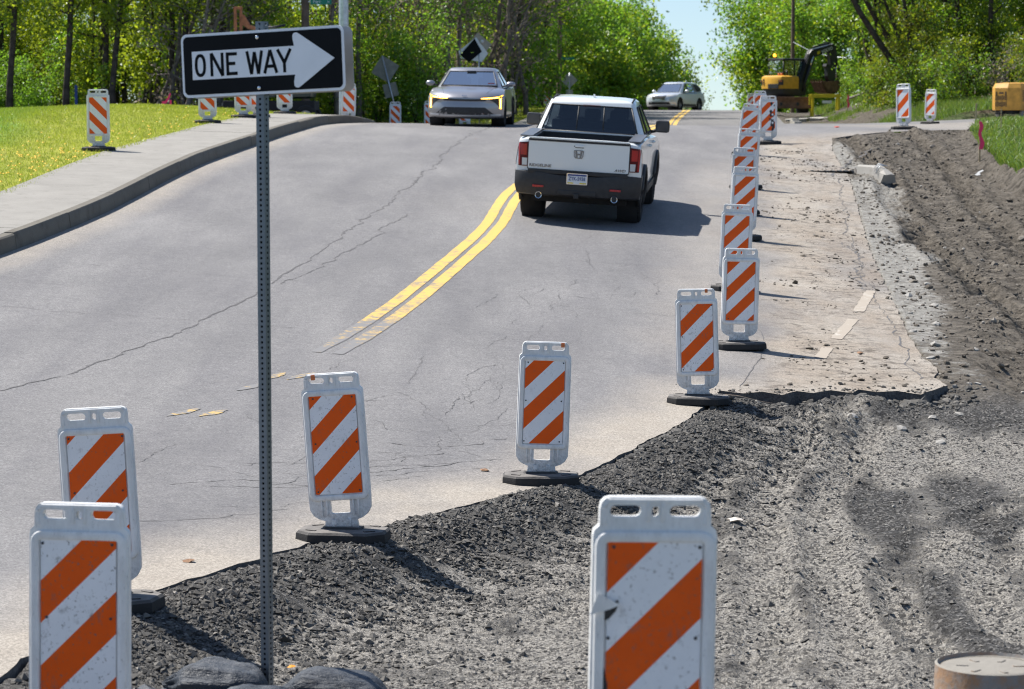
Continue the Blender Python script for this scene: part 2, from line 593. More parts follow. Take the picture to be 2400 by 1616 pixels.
def M_concrete(name, a, b, stain=(.2, .19, .17)):
    t = NT(name); p = t.pos()
    c = t.mix(t.noise(p, 1.3, 6, .65), a, b)
    c = t.mix(t.ramp(t.noise(p, 3.1, 6, .7), [(.55, 0), (.75, .6)]), c, stain)
    fine = t.noise(p, 90, 3)
    c = t.mix(.35, c, t.mix(t.ramp(fine, [(.3, 0), (.7, 1)]), tuple([.65] * 3), tuple([1.3] * 3)), 'MULTIPLY')
    return t.done(c, .9, 0, t.bump(t.math('ADD', fine, t.noise(p, 14, 4)), .5, .006), .3)


def M_earth():
    """gravel, compacted fines and mud of the dug-up ground; masks come from the mesh"""
    t = NT('earth'); p = t.pos()
    pale = t.attr('pale'); mud = t.attr('mud'); chalk = t.attr('chalk')
    cell = t.n('SeparateColor', Color=t.voro(p, 48, out='Color')).outputs[0]
    cell2 = t.n('SeparateColor', Color=t.voro(p, 110, out='Color')).outputs[1]
    gv = t.mix(t.ramp(cell, [(0, 0), (.6, .25), (1, 1)]), (.030, .029, .028), (.29, .278, .26))
    gv = t.mix(t.math('MULTIPLY', cell2, .45), gv, (.10, .098, .096))
    n1 = t.noise(p, 2.4, 7, .7)
    fines = t.mix(cell2, (.23, .215, .19), (.50, .47, .42))
    fines = t.mix(t.ramp(cell, [(.5, 0), (.85, 1)]), fines, (.115, .11, .104))
    pm = t.ramp(t.math('ADD', pale, t.math('MULTIPLY', t.math('SUBTRACT', n1, .5), .9)), [(.18, 0), (.55, 1)])
    c = t.mix(pm, gv, fines)
    mm = t.noise(t.map(p, (1, 1.6, 1)), 4.5, 8, .75)
    mudc = t.mix(t.ramp(mm, [(.38, 0), (.62, 1)]), (.052, .044, .035), (.26, .228, .185))
    mudc = t.mix(t.math('MULTIPLY', cell2, .3), mudc, (.16, .145, .125))
    c = t.mix(mud, c, mudc)
    ck = t.ramp(t.math('ADD', chalk, t.math('MULTIPLY', t.math('SUBTRACT', t.noise(p, 4.2, 8, .75), .5), 1.6)), [(.42, 0), (.66, 1)])
    c = t.mix(ck, c, t.mix(t.ramp(t.noise(p, 9, 7, .7), [(.35, 0), (.65, 1)]), (.22, .205, .18), (.52, .50, .455)))
    h = t.math('ADD', t.math('MULTIPLY', cell, 1.0), t.math('ADD', t.math('MULTIPLY', cell2, .5), t.math('MULTIPLY', t.noise(p, 35, 5, .7), 1.5)))
    return t.done(c, .95, 0, t.bump(h, 1.0, .030), .2)


def M_land():
    t = NT('land'); p = t.pos()
    n = t.noise(p, .8, 7, .7); n2 = t.noise(p, 5, 6, .7)
    c = t.mix(t.ramp(n, [(.35, 0), (.62, 1)]), (.075, .058, .040), (.05, .085, .022))
    c = t.mix(t.ramp(n2, [(.45, 0), (.75, .7)]), c, (.17, .14, .105))
    return t.done(c, .95, 0, t.bump(n2, .8, .08), .15)


def M_lawn():
    t = NT('lawn'); p = t.pos()
    g = t.attr('lush')
    n = t.noise(p, 1.6, 6, .7); n2 = t.noise(p, 22, 4, .7)
    a = t.mix(t.ramp(n, [(.35, 0), (.65, 1)]), (.20, .24, .02), (.36, .36, .05))
    b = t.mix(n, (.08, .20, .018), (.16, .30, .03))
    c = t.mix(g, a, b)
    c = t.mix(t.ramp(n2, [(.5, 0), (.75, .6)]), c, (.16, .135, .07))
    return t.done(c, .9, 0, t.bump(n2, .9, .03), .2)


def M_blade(name, lo, hi, dry):
    t = NT(name)
    tone = t.attr('tone')
    c = t.mix(tone, lo, hi)
    c = t.mix(t.ramp(t.attr('dry'), [(.82, 0), (.95, 1)]), c, dry)
    d = t.n('BsdfDiffuse', Color=c); tr = t.n('BsdfTranslucent', Color=t.mix(.5, c, (.35, .45, .04)))
    g = t.n('BsdfGlossy', Color=(.8, .85, .8), Roughness=.45)
    m1 = t.n('MixShader', Fac=.42); t.t.links.new(d.outputs[0], m1.inputs[1]); t.t.links.new(tr.outputs[0], m1.inputs[2])
    m2 = t.n('MixShader', Fac=.05); t.t.links.new(m1.outputs[0], m2.inputs[1]); t.t.links.new(g.outputs[0], m2.inputs[2])
    t.t.links.new(m2.outputs[0], t.out.inputs[0])
    return t.mat


MAT = {}
MAT['asphalt'] = M_asphalt()
MAT['yellow'] = M_paint('yellow_paint', (.68, .44, .10), wear=.42)
MAT['white_line'] = M_paint('white_paint', (.58, .55, .48), under=(.36, .31, .25), wear=.75)
MAT['crack'] = M_crack()
MAT['walk'] = M_concrete('sidewalk_concrete', (.20, .19, .17), (.34, .322, .29), (.13, .12, .10))
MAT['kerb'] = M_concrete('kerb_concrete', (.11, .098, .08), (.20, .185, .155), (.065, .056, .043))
MAT['earth'] = M_earth()
MAT['land'] = M_land()
MAT['lawn'] = M_lawn()
MAT['blade_near'] = M_blade('grass_blade', (.035, .11, .012), (.13, .27, .03), (.30, .27, .12))
MAT['blade_lawn'] = M_blade('lawn_blade', (.26, .33, .02), (.52, .54, .05), (.36, .31, .12))


def poly_mesh(poly, step, bounds, fine=None):
    """triangulate a polygon with interior points; returns V2, F"""
    pts = [Vector(p) for p in poly]; n = len(pts)
    xs = np.arange(bounds[0], bounds[1], step); ys = np.arange(bounds[2], bounds[3], step)
    X, Yg = np.meshgrid(xs, ys); X = X.ravel(); Yg = Yg.ravel()
    X = X + rng.normal(0, step * .08, X.shape); Yg = Yg + rng.normal(0, step * .08, X.shape)
    if fine is not None:
        xs = np.arange(fine[0], fine[1], fine[4]); ys = np.arange(fine[2], fine[3], fine[4])
        X2, Y2 = np.meshgrid(xs, ys)
        k = (X > fine[0] - step) & (X < fine[1] + step) & (Yg > fine[2] - step) & (Yg < fine[3] + step)
        X = np.concatenate([X[~k], X2.ravel()]); Yg = np.concatenate([Yg[~k], Y2.ravel()])
    P2 = list(poly) + [poly[0]]
    k = inside(X, Yg, poly) & (seg_dist(X, Yg, P2) > step * .3)
    X = X[k]; Yg = Yg[k]
    allp = pts + [Vector((a, b)) for a, b in zip(X, Yg)]
    vo, eo, fo, *_ = geometry.delaunay_2d_cdt(allp, [(i, (i + 1) % n) for i in range(n)], [], 1, 1e-5)
    V = np.array([(v.x, v.y) for v in vo])
    F = np.array([f for f in fo if len(f) == 3], np.int32)
    a, b, c = V[F[:, 0]], V[F[:, 1]], V[F[:, 2]]
    cr = (b[:, 0] - a[:, 0]) * (c[:, 1] - a[:, 1]) - (b[:, 1] - a[:, 1]) * (c[:, 0] - a[:, 0])
    F[cr < 0] = F[cr < 0][:, ::-1]
    return V, F


# ------------------------------------------------------------------ road
V2, F2 = poly_mesh(ROAD, .8, (-46, 46, 2, 172), (-9, 9, 8, 66, .3))
x, y = V2[:, 0], V2[:, 1]
dE = seg_dist(x, y, EDGE_J)
lane = S(-.2, .9, x - xref(y) + .25 * vnoise(x, y, 3)) * S(24, 26, y) * (1 - S(61, 66, y))
dust = np.clip((1 - S(0, 1.5, dE)) * (.75 + .3 * vnoise(x * .7, y * .7, 2)) * (y < 30), 0, 1)
_lx = (x - xref(y)) / np.maximum(.6, np.interp(y, [26, 31, 42, 54, 62], [2.2, 2.1, 2.1, 2.15, 2.2]))
dust = np.maximum(dust, lane * (.50 + .22 * np.exp(-((_lx - .45) / .25) ** 2) + .22 * (1 - S(28, 33, y)) + .28 * vnoise(x * .8, y * .3, 4)))
dust = np.maximum(dust, .50 * (1 - S(.1, .9, seg_dist(x, y, KERB))))
dust = np.maximum(dust, .30 * (1 - S(0, 1.6, np.abs(x - xref(y) + .4))) * S(26, 30, y) * (1 - S(52, 62, y)))
dust = np.maximum(dust, .38 * S(8, 12, x) * S(58, 66, y) * (1 - S(84, 90, y)))
V3 = np.column_stack([x, y, w_road(x, y)])
_ce = [(-6, 14), (-3.55, 21.5), (-2.0, 27.5), (-1.31, 31.74), (-.71, 36.76), (-.33, 40.64), (.12, 47.1), (1.4, 56.3), (2.6, 63), (3.9, 72), (5.6, 88), (6.35, 105), (9.3, 140), (12, 170)]
lat = x - np.interp(y, [q[1] for q in _ce], [q[0] for q in _ce])
wheel_ = sum(np.exp(-((lat - o) / .33) ** 2) for o in (.85, 2.45, -1.2, -2.9)) * (.7 + .3 * vnoise(x * .5, y * .2, 13)) * (y > 12)
me = mesh_np('road', V3, F2, MAT['asphalt'], True, {'dust': dust, 'dirt': lane, 'wheel': np.clip(wheel_, 0, 1) * (1 - np.clip(dust * 1.3, 0, 1))})
road = obj('road', me, kind='structure')
road['label'] = 'grey cracked asphalt road climbing to a crest, with a dusty lane on the right'
# cut face of the pavement along the dig
rows = []
ej = [(p[0], p[1]) for p in EDGE_J]
mb = MB()
top = [(px, py, float(w_road(px, py)) - .002) for px, py in ej]
bot = [(px + .015, py - .01, z - .20) for px, py, z in top]
mb.grid([top, bot])
t = NT('cut_asphalt'); p = t.pos()
MAT['cutface'] = t.done(t.mix(t.voro(p, 45), (.05, .048, .046), (.15, .143, .135)), .95, 0, t.bump(t.noise(p, 60, 4), .8, .01))
mb.build('pavement_cut_edge', MAT['cutface'], road)

# ------------------------------------------------------------------ paint and cracks (thin sheets on the road)
def ribbon(mb, pts, w, lift, zf=w_road, wear=None, jag=0.0):
    pts = [np.array(p[:2], float) for p in pts]
    L = []; R = []
    for i, p in enumerate(pts):
        t = pts[min(i + 1, len(pts) - 1)] - pts[max(i - 1, 0)]; t = t / (np.linalg.norm(t) + 1e-9)
        nrm = np.array([-t[1], t[0]]); ww = (w[i] if hasattr(w, '__len__') else w) / 2
        a = p + nrm * (ww + random.uniform(-jag, jag)); b = p - nrm * (ww + random.uniform(-jag, jag))
        L.append((a[0], a[1], float(zf(a[0], a[1])) + lift)); R.append((b[0], b[1], float(zf(b[0], b[1])) + lift))
    mb.grid([L, R], flip=True)


def spline(pts, step):
    pts = [np.array(p, float) for p in pts]; out = []
    P = [2 * pts[0] - pts[1]] + pts + [2 * pts[-1] - pts[-2]]
    for i in range(1, len(P) - 2):
        n = max(2, int(np.linalg.norm(P[i + 1] - P[i]) / step))
        for k in range(n):
            s = k / n
            out.append(.5 * ((2 * P[i]) + (-P[i - 1] + P[i + 1]) * s + (2 * P[i - 1] - 5 * P[i] + 4 * P[i + 1] - P[i + 2]) * s * s + (-P[i - 1] + 3 * P[i] - 3 * P[i + 1] + P[i + 2]) * s ** 3))
    out.append(pts[-1])
    return out


CENTRE = [(-1.98, 27.6), (-1.8, 28.6), (-1.31, 31.74), (-.71, 36.76), (-.33, 40.64), (.12, 47.1), (1.4, 56.3), (2.6, 63), (3.9, 72), (5.6, 88), (6.35, 105), (7.3, 117), (8.2, 127), (9.3, 140), (10.6, 155), (12, 170)]
cl = spline(CENTRE, .3)
for off in (-.09, .145):
    mb = MB(); pts = []
    for i, p in enumerate(cl):
        tdir = cl[min(i + 1, len(cl) - 1)] - cl[max(i - 1, 0)]; tdir = tdir / np.linalg.norm(tdir)
        pts.append(p + np.array([tdir[1], -tdir[0]]) * off)
    ribbon(mb, pts, [.165 * (1 if q[1] > 28.3 else .7) for q in pts], .005, jag=.006)
    me = mb.mesh('yellow_line', MAT['yellow'])
    ys_ = np.array([v.co.y for v in me.vertices])
    wear = np.interp(ys_, [20, 26.4, 28.4, 31, 40, 60, 200], [1.0, .85, .66, .36, .22, .14, .1])
    a = me.attributes.new('wear', 'FLOAT', 'POINT'); a.data.foreach_set('value', wear.astype(np.float32))
    obj('yellow_centre_line', me, road)
for (a, b) in (((-2.28, 26.2), (-2.42, 25.7)), ((-1.98, 26.3), (-2.22, 25.75)), ((-2.42, 25.45), (-2.62, 24.9)), ((-2.85, 23.75), (-3.08, 23.2)), ((-2.60, 23.75), (-2.80, 23.3))):
    mb = MB(); n = 6
    ribbon(mb, [(a[0] + (b[0] - a[0]) * k / n, a[1] + (b[1] - a[1]) * k / n) for k in range(n + 1)], [.02, .07, .1, .11, .1, .06, .02], .005, jag=.012)
    me = mb.mesh('worn_yellow_patch', MAT['yellow'])
    at = me.attributes.new('wear', 'FLOAT', 'POINT'); at.data.foreach_set('value', np.full(len(me.vertices), .56, np.float32))
    obj('worn_yellow_patch', me, road)
for (a, b) in (((4.82, 35.1), (4.38, 33.0)), ((4.22, 32.3), (3.80, 30.6)), ((3.62, 29.9), (3.44, 29.1))):
    mb = MB(); n = 14
    ribbon(mb, [(a[0] + (b[0] - a[0]) * k / n, a[1] + (b[1] - a[1]) * k / n) for k in range(n + 1)], .135, .006, jag=.010)
    me = mb.mesh('white_dash', MAT['white_line'])
    at = me.attributes.new('wear', 'FLOAT', 'POINT'); at.data.foreach_set('value', np.full(len(me.vertices), .55 if b[1] > 29.5 else .72, np.float32))
    obj('white_dash', me, road)
# wide worn ghost paint on the right hand edge is only dust; cracks follow
def crack(pts, w, wig=.06, step=.12, lift=.0035):
    r = spline(pts, step); out = []; o = 0.
    ws = []
    for i, p in enumerate(r):
        o = .8 * o + random.gauss(0, wig * .45)
        tdir = r[min(i + 1, len(r) - 1)] - r[max(i - 1, 0)]; tdir = tdir / (np.linalg.norm(tdir) + 1e-9)
        out.append(p + np.array([tdir[1], -tdir[0]]) * o)
        ws.append(w * max(.12, random.gauss(.8, .45)))
    ws[0] = ws[-1] = .002
    ribbon(CR, out, ws, lift)


CR = MB()
crack([(-6.6, 18), (-4.72, 24.04), (-3.82, 27.5), (-3.09, 31.8), (-2.48, 38.1)], .024, .035)
crack([(-2.48, 38.1), (-1.91, 44.6), (-1.58, 50.4), (-.93, 63.4), (-.3, 70)], .024, .06)
crack([(-2.9, 32.6), (-2.3, 36), (-1.95, 39.5), (-1.5, 42)], .02, .06)
CR.build('long_crack', MAT['crack'], road)
CR = MB()
# alligator cracking in the right wheel path, thin transverse cracks, and the seam at the dirty lane
for k in range(95):
    yy = random.choice([random.uniform(19.5, 26), random.uniform(22, 36), random.uniform(26, 44)])
    xx = float(np.interp(yy, [19, 26, 36, 44], [-2.2, -.4, 1.3, 2.2])) + random.gauss(.1, .55)
    if seg_dist(np.array([xx]), np.array([yy]), EDGE_J)[0] < .6: continue
    an = random.choice([random.gauss(1.3, .45), random.gauss(.2, .4)]); L = random.uniform(.3, 1.5); p = [(xx, yy)]
    for q in range(3):
        an += random.gauss(0, .35); p.append((p[-1][0] + math.cos(an) * L / 3 * .5, p[-1][1] + math.sin(an) * L / 3 * 1.5))
    crack(p, random.uniform(.002, .0085), .028, .05)
for k in range(16):
    yy = random.uniform(17.5, 24); xx = float(np.interp(yy, [14, 17, 20, 24], [-3.6, -3.2, -1.4, .2])) + random.uniform(-1.2, .4)
    p = [(xx, yy), (xx + random.uniform(.4, .9), yy + random.uniform(-.1, .5)), (xx + random.uniform(1.0, 2.0), yy + random.uniform(.2, 1.2))]
    if min(seg_dist(np.array([a for a, b in p]), np.array([b for a, b in p]), EDGE_J)) < .35: continue
    crack(p, random.uniform(.005, .012), .05, .07)
for (x0, x1, yy) in ((-1.9, 2.6, 38.8), (.2, 3.1, 36.6), (-5.8, -1.4, 33.2), (-6.5, -3.0, 36.5), (.4, 2.9, 31.9), (-6.4, -2.2, 29.5)):
    crack([(x0, yy + .3), (x0 * .6 + x1 * .4, yy), (x1, yy - .3)], .007, .05, .1)
crack([(2.35, 26.8), (2.62, 28.2), (2.9, 30), (2.95, 32), (3.3, 35)], .012, .02)
crack([(6.45, 53), (7.2, 56.5), (8.3, 60)], .05, .05)
CR.build('fine_cracks', MAT['crack'], road)['kind'] = 'stuff'
CR = MB()
crack([(4.38, 28), (4.55, 31.1), (5.05, 37.3), (5.42, 41.8), (6.6, 53)], .018, .05)
crack([(4.6, 34.4), (4.85, 36.2), (5.1, 39), (5.3, 41)], .03, .09)
CR.build('seam_crack', MAT['crack'], road)

# ------------------------------------------------------------------ kerb stones and sidewalk
def kerb_run(name, poly, seglen, drop=None, height=.215, walk_w=1.75, label=None):
    fine = resample(poly, .25)
    acc = [0.0]
    for a, b in zip(fine[:-1], fine[1:]): acc.append(acc[-1] + math.hypot(b[0] - a[0], b[1] - a[1]))
    back = offset_poly(fine, .17); backw = offset_poly(fine, .175); far = offset_poly(fine, walk_w)
    root = thing(name, None, None); tag(root, label, kind='structure')
    hh = lambda i: height * (1 if drop is None else float(drop(fine[i][1], fine[i][0])))
    i0 = 0
    while i0 < len(fine) - 2:
        i1 = i0 + 1; L = seglen * random.uniform(.9, 1.1)
        while i1 < len(fine) - 1 and acc[i1] - acc[i0] < L: i1 += 1
        rows = []
        dz = random.uniform(-.006, .006); dl = random.uniform(-.005, .005)
        idx = list(range(i0, i1 + 1))
        for k, i in enumerate(idx):
            f = np.array(fine[i]); bk = np.array(back[i])
            if k == 0: nx = np.array(fine[min(i + 1, len(fine) - 1)]); g = (nx - f) / (np.linalg.norm(nx - f) + 1e-9) * .006; f = f + g; bk = bk + g
            if k == len(idx) - 1: pv = np.array(fine[i - 1]); g = (pv - f) / (np.linalg.norm(pv - f) + 1e-9) * .006; f = f + g; bk = bk + g
            dr = (bk - f) / (np.linalg.norm(bk - f) + 1e-9)
            z = float(w_road(f[0], f[1])); h = hh(i)
            f = f + dr * dl
            prof_ = [(f - dr * .01, z - .12), (f, z + .01), (f + dr * .022, z + h - .025), (f + dr * .045, z + h + dz), (bk, z + h + .004 + dz), (bk, z - .12)]
            rows.append([(q[0], q[1], zz) for q, zz in prof_])
        m = MB(); m.grid(rows, closed=True); m.f.append(tuple(range(5, -1, -1))); m.m.append(0); m.sm.append(False)
        nn = len(rows) - 1; m.f.append(tuple(nn * 6 + j for j in range(6))); m.m.append(0); m.sm.append(False)
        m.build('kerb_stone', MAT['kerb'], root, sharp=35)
        i0 = i1
    # walk slabs behind the kerb
    i0 = 0
    while i0 < len(fine) - 2:
        i1 = i0 + 1
        while i1 < len(fine) - 1 and acc[i1] - acc[i0] < 1.9: i1 += 1
        m = MB(); rows = []; dz = random.uniform(-.002, .002)
        for k, i in enumerate(range(i0, i1 + 1)):
            a = np.array(backw[i]); b = np.array(far[i])
            if k == 0 or i == i1:
                j = i + 1 if k == 0 else i - 1; j = min(max(j, 0), len(fine) - 1)
                g = (np.array(fine[j]) - np.array(fine[i])); g = g / (np.linalg.norm(g) + 1e-9) * .0015; a = a + g; b = b + g
            z = float(w_road(*fine[i])) + hh(i)
            row = []
            for s_ in np.linspace(0, 1, 5):
                q = a + (b - a) * s_
                row.append((q[0], q[1], z + .003 + dz + .028 * s_ * np.linalg.norm(b - a)))
            rows.append([(row[0][0], row[0][1], row[0][2] - .1)] + row + [(row[-1][0], row[-1][1], row[-1][2] - .12)])
        m.grid(rows, flip=True); m.build('sidewalk_slab', MAT['walk'], root, sharp=35)
        i0 = i1
    return root


kk = [p for p in KERB if 20 < p[1] and p[0] > -9.6 and not (p[1] > 76.4)]
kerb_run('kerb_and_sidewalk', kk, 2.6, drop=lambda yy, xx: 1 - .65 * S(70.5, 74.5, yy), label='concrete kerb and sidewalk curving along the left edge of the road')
kk = [p for p in KERB2 if p[0] > -3 and p[1] < 152]
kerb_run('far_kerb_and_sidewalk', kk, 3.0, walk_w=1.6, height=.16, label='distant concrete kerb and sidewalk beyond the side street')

# ------------------------------------------------------------------ lawn left
lp = [p for p in offset_poly(resample(KERB, 1.0), 1.7) if p[1] > 15 and p[0] > -45]
lp = [(-44, 16)] + [p for p in lp if p[1] < 77.5 and p[0] > -12.5 or p[1] < 70] + [(-12, 76.3), (-44, 77)]
V2, F2 = poly_mesh(lp, .7, (-44, 0, 14, 80))
x, y = V2[:, 0], V2[:, 1]
lush = S(0, .9, kerb_x(y) - x - 3.0 - .16 * (y - 45) + .5 * vnoise(x * .4, y * .3, 8))
lawn = obj('lawn', mesh_np('lawn', np.column_stack([x, y, w_lawn(x, y)]), F2, MAT['lawn'], True, {'lush': lush}), kind='structure')


def blades(name, X, Y, Z, h, w, mat, parent=None, lean=.5, label=None, tone=None, two=False):
    n = len(X); a = rng.uniform(0, 2 * np.pi, n); ln = rng.normal(0, lean, (n, 2)) * h[:, None]
    ca, sa = np.cos(a) * w / 2, np.sin(a) * w / 2
    p0 = np.column_stack([X - ca, Y - sa, Z - .01]); p1 = np.column_stack([X + ca, Y + sa, Z - .01])
    tip = np.column_stack([X + ln[:, 0], Y + ln[:, 1], Z + h])
    tn = rng.random(n) if tone is None else tone
    dry = rng.random(n)
    if not two:
        V = np.stack([p0, p1, tip], 1).reshape(-1, 3); F = np.arange(3 * n).reshape(-1, 3); k = 3
    else:
        md = np.column_stack([X + ln[:, 0] * .35, Y + ln[:, 1] * .35, Z + h * .6]); o = np.column_stack([ca, sa, 0 * ca]) * .75
        V = np.stack([p0, p1, md + o, md - o, tip + o * .15, tip - o * .15], 1).reshape(-1, 3)
        b = np.arange(n)[:, None] * 6
        F = np.concatenate([b + np.array([[0, 1, 2, 3]]), b + np.array([[3, 2, 4, 5]])]); k = 6
    me = mesh_np(name, V, F, mat, False, {'tone': np.repeat(tn, k), 'dry': np.repeat(dry, k)})
    return obj(name, me, parent, label=label, kind='stuff')


n = 150000
X = rng.uniform(-16, -5.5, n); Y = rng.uniform(34, 77, n)
k = inside(X, Y, lp) | ((np.abs(kerb_x(Y) - 1.68 - X) < .09 + .08 * vnoise(Y * 3, X, 2)) & (Y < 70)); X = X[k]; Y = Y[k]
blades('lawn_grass', X, Y, w_lawn(X, Y), rng.uniform(.025, .075, len(X)), rng.uniform(.008, .02, len(X)), MAT['blade_lawn'], label='short yellowish mown grass of the left lawn', tone=np.clip(.35 + .4 * vnoise(X * .7, Y * .5, 6) + rng.normal(0, .25, len(X)), 0, 1) * (1 - .7 * S(0, .9, kerb_x(Y) - X - 3.0 - .16 * (Y - 45))))['category'] = 'grass'
# dandelions
n = 300
Y = np.concatenate([rng.uniform(36, 48, 220), rng.uniform(48, 74, 80)]); X = kerb_x(Y) - 1.75 - np.abs(rng.normal(0, 1.0, n)); Z = w_lawn(X, Y) + .05
a = .028
V = np.stack([np.column_stack([X + dx * a, Y + dy * a, Z + dz * .01]) for dx, dy, dz in ((1, 0, 0), (0, 1, 0), (-1, 0, 0), (0, -1, 0))] + [np.column_stack([X, Y, Z + .022])], 1).reshape(-1, 3)
b = np.arange(n)[:, None] * 5
F = np.concatenate([b + np.array([[i, (i + 1) % 4, 4]]) for i in range(4)])
MAT['dandelion'] = M_simple('dandelion_petal', (.75, .48, .02), .7)
obj('dandelion_flowers', mesh_np('dandelion_flowers', V, F, MAT['dandelion']), label='small yellow dandelion flowers dotted along the lawn edge', kind='stuff')['category'] = 'flowers'

# ------------------------------------------------------------------ the wide land sheet
xs = np.concatenate([[-4000, -2000, -1000, -500, -250, -150, -100, -80, -65], np.arange(-55, 56, 1.0), [65, 80, 100, 150, 250, 500, 1000, 2000, 4000]])
ys = np.concatenate([[-3000, -1500, -700, -300, -150, -80, -40, -20, -8], np.arange(0, 200, 1.0), np.arange(200, 300, 5.), [320, 360, 420, 500, 700, 1000, 1600, 2500, 4000, 6500]])
Xg, Yg = np.meshgrid(xs, ys)
Zg = w_ground(Xg, Yg)
Zg = np.where((Yg < 70) & (Yg > -20) & (Xg > -4) & (Xg < bank_x(Yg) + 1.0), np.minimum(Zg, road_rel(Xg, Yg) + ZC - 1.0), Zg)
nx, ny = len(xs), len(ys)
idx = np.arange(nx * ny).reshape(ny, nx)
F = np.stack([idx[:-1, :-1], idx[:-1, 1:], idx[1:, 1:], idx[1:, :-1]], -1).reshape(-1, 4)
obj('ground', mesh_np('ground', np.column_stack([Xg.ravel(), Yg.ravel(), Zg.ravel()]), F, MAT['land'], True), kind='structure')

# ------------------------------------------------------------------ dug-up earth: gravel pit in front, mud on the right
def floor_rel(y): return np.interp(y, [-5, 5, 8.6, 10.6, 12.5, 14, 16, 21, 24, 26, 27.2, 28], [-1.5, -1.9, -2.40, -2.72, -2.86, -3.02, -3.12, -3.20, -3.17, -3.06, -2.99, -2.96])


def track_x(y): return np.interp(y, [28, 33, 37, 41, 48, 56], [6.6, 6.55, 6.5, 6.6, 7.0, 7.9])


TRACKS = [spline(q, .2) for q in ([(1.2, 12.6), (1.5, 15), (1.75, 18), (2.1, 21.5), (2.9, 25.2)], [(1.72, 12.6), (2.0, 15), (2.2, 18), (2.6, 21.5), (3.5, 25.2)],
                                  [(2.75, 13.2), (2.45, 15), (2.55, 17), (3.05, 19), (4.1, 21.3)], [(3.35, 13.4), (2.98, 15.2), (3.1, 17.1), (3.65, 19), (4.6, 21)], [(.1, 15.6), (.7, 17.6), (1.3, 19.8), (1.75, 22.4)])]


def earth_rel(x, y, dE, under):
    n1 = fbm(x * .9, y * .9, 4, 31); n2 = fbm(x * 5, y * 5, 3, 41); n3 = vnoise(x * 17, y * 17, 51); n4 = vnoise(x * 36, y * 36, 61)
    edge = road_rel(x, y)
    # pit
    pit = floor_rel(y) + .05 * n1 + .012 * n2
    heap = np.exp(-((dE - .42) / .34) ** 2) * (.07 + .07 * vnoise(x * 1.3, y * 1.3, 7))
    slope = (1 - S(.02, 1.25, dE))
    lip = .028 + S(25.6, 26.4, y) * np.clip(.09 + .16 * fbm(x * 2.1, y * .8, 3, 66), -.02, .2)
    zp = pit * (1 - slope) + (edge - lip) * slope + heap * S(12, 15, y) * (1 - S(25, 26.5, y))
    loose = np.clip(slope * 1.3 + heap * 3, 0, 1)
    zp = zp + loose * (.008 * n3 + .010 * n4) + (1 - loose) * (.005 * n3 + .007 * n4 + .012 * np.clip(n2, 0, 1) * n4)
    lug = S(.05, .3, fbm(x * .8, y * .35, 3, 88)) * (1 - slope)
    zp = zp + lug * .007 * np.sin(y * 2 * np.pi / .115 + 1.6 * vnoise(x * .7, y * .5, 89))
    # wheel ruts pressed into the pit floor
    for (xc, wd, dp) in ((.98, .10, .05), (1.45, .07, .04), (1.75, .13, .045), (2.45, .20, .06), (3.15, .12, .05), (-.2, .2, .03)):
        xx = xc + .22 * np.sin(y * .21 + xc) + .05 * n1 + (y - 13) * .045
        rut = np.exp(-((x - xx) / wd) ** 4)
        zp = zp - dp * rut * (.5 + .5 * np.sin(y * 2 * np.pi / .15)) * (1 - slope) * (.6 + .5 * vnoise(x * .7, y * .7, 12))
    k_ = (y > 12) & (y < 26.5) & (~under)
    for tk in TRACKS:
        dt = np.full(x.shape, 9.0); dt[k_] = seg_dist(x[k_], y[k_], tk)
        band = np.exp(-(dt / .15) ** 4)
        zp = zp - band * (.022 + .014 * np.sin(y * 2 * np.pi / .11)) + .02 * np.exp(-((dt - .21) / .06) ** 2) * (1 + n3)
    # churned ramp just below the transverse cut
    ch = np.exp(-((y - 25.6) / .7) ** 2) * S(1.9, 2.4, x)
    zp = zp + ch * (.10 * fbm(x * 2.2, y * 1.2, 4, 15) + .05)
    tr = np.exp(-((x - 3.2 - .5 * (y - 25.5)) / .42) ** 4) * np.exp(-((y - 25.6) / .95) ** 4)
    zp = zp + tr * (.15 + .024 * np.sin((x - 3.2 - .5 * (y - 25.5)) * 2 * np.pi / .11))
    # mud
    ft = S(54, 60, y)
    bw = .75 + .35 * vnoise(x * .3, y * .45, 83)
    gut = 1 - S(bw * .7, bw * 1.25, dE)
    me_ = edge - (.012 + .15 * S(bw * .7, bw * 2.0, dE)) * (1 - ft) - .015 * ft + .10 * n1 * S(.2, 1.5, dE) * (1 - .6 * ft) + (.034 * n2 * (1 - .5 * ft) + .018 * n3) * (1 - .75 * gut) + .03 * (1 - gut) * (1 - np.abs(vnoise(x * 1.4, y * 4.2, 28)) * 2) * (1 - .5 * ft) + .02 * np.abs(vnoise(x * 3.1, y * 6.5, 18)) * (1 - gut)
    me_ = me_ + .05 * np.exp(-((dE - bw * 1.2) / .3) ** 2) * (vnoise(x * 1.1, y * 1.1, 19) + .3)
    tx = track_x(y)
    for o in (0.0, 1.55):
        q = x - tx - o
        rut = np.exp(-(q / .24) ** 4)
        tread = np.sin((y + np.abs(q) * .9) * 2 * np.pi / .27)
        me_ = me_ * (1 - .0 * rut) + rut * (-.05 + .05 * tread - .03 * n2) + .045 * np.exp(-((np.abs(q) - .33) / .1) ** 2)
    db = x - bank_x(y)
    me_ = me_ + (.40 - .22 * S(52, 62, y)) * S(-.28, .22, db + .12 * n1) + .03 * np.clip(db, 0, 10)
    w = S(26.3, 28.4, y) * S(3.4, 4.6, x) + S(27.6, 28.4, y) * (1 - S(3.4, 4.6, x))
    z = zp * (1 - w) + me_ * w
    rise = S(4.6, 6.5, x) * (1 - S(24, 28, y)) * .12
    z = z + rise
    z = np.where(under, edge - .10 - np.minimum(dE, .5) * .6, z)
    return z, loose, w, db


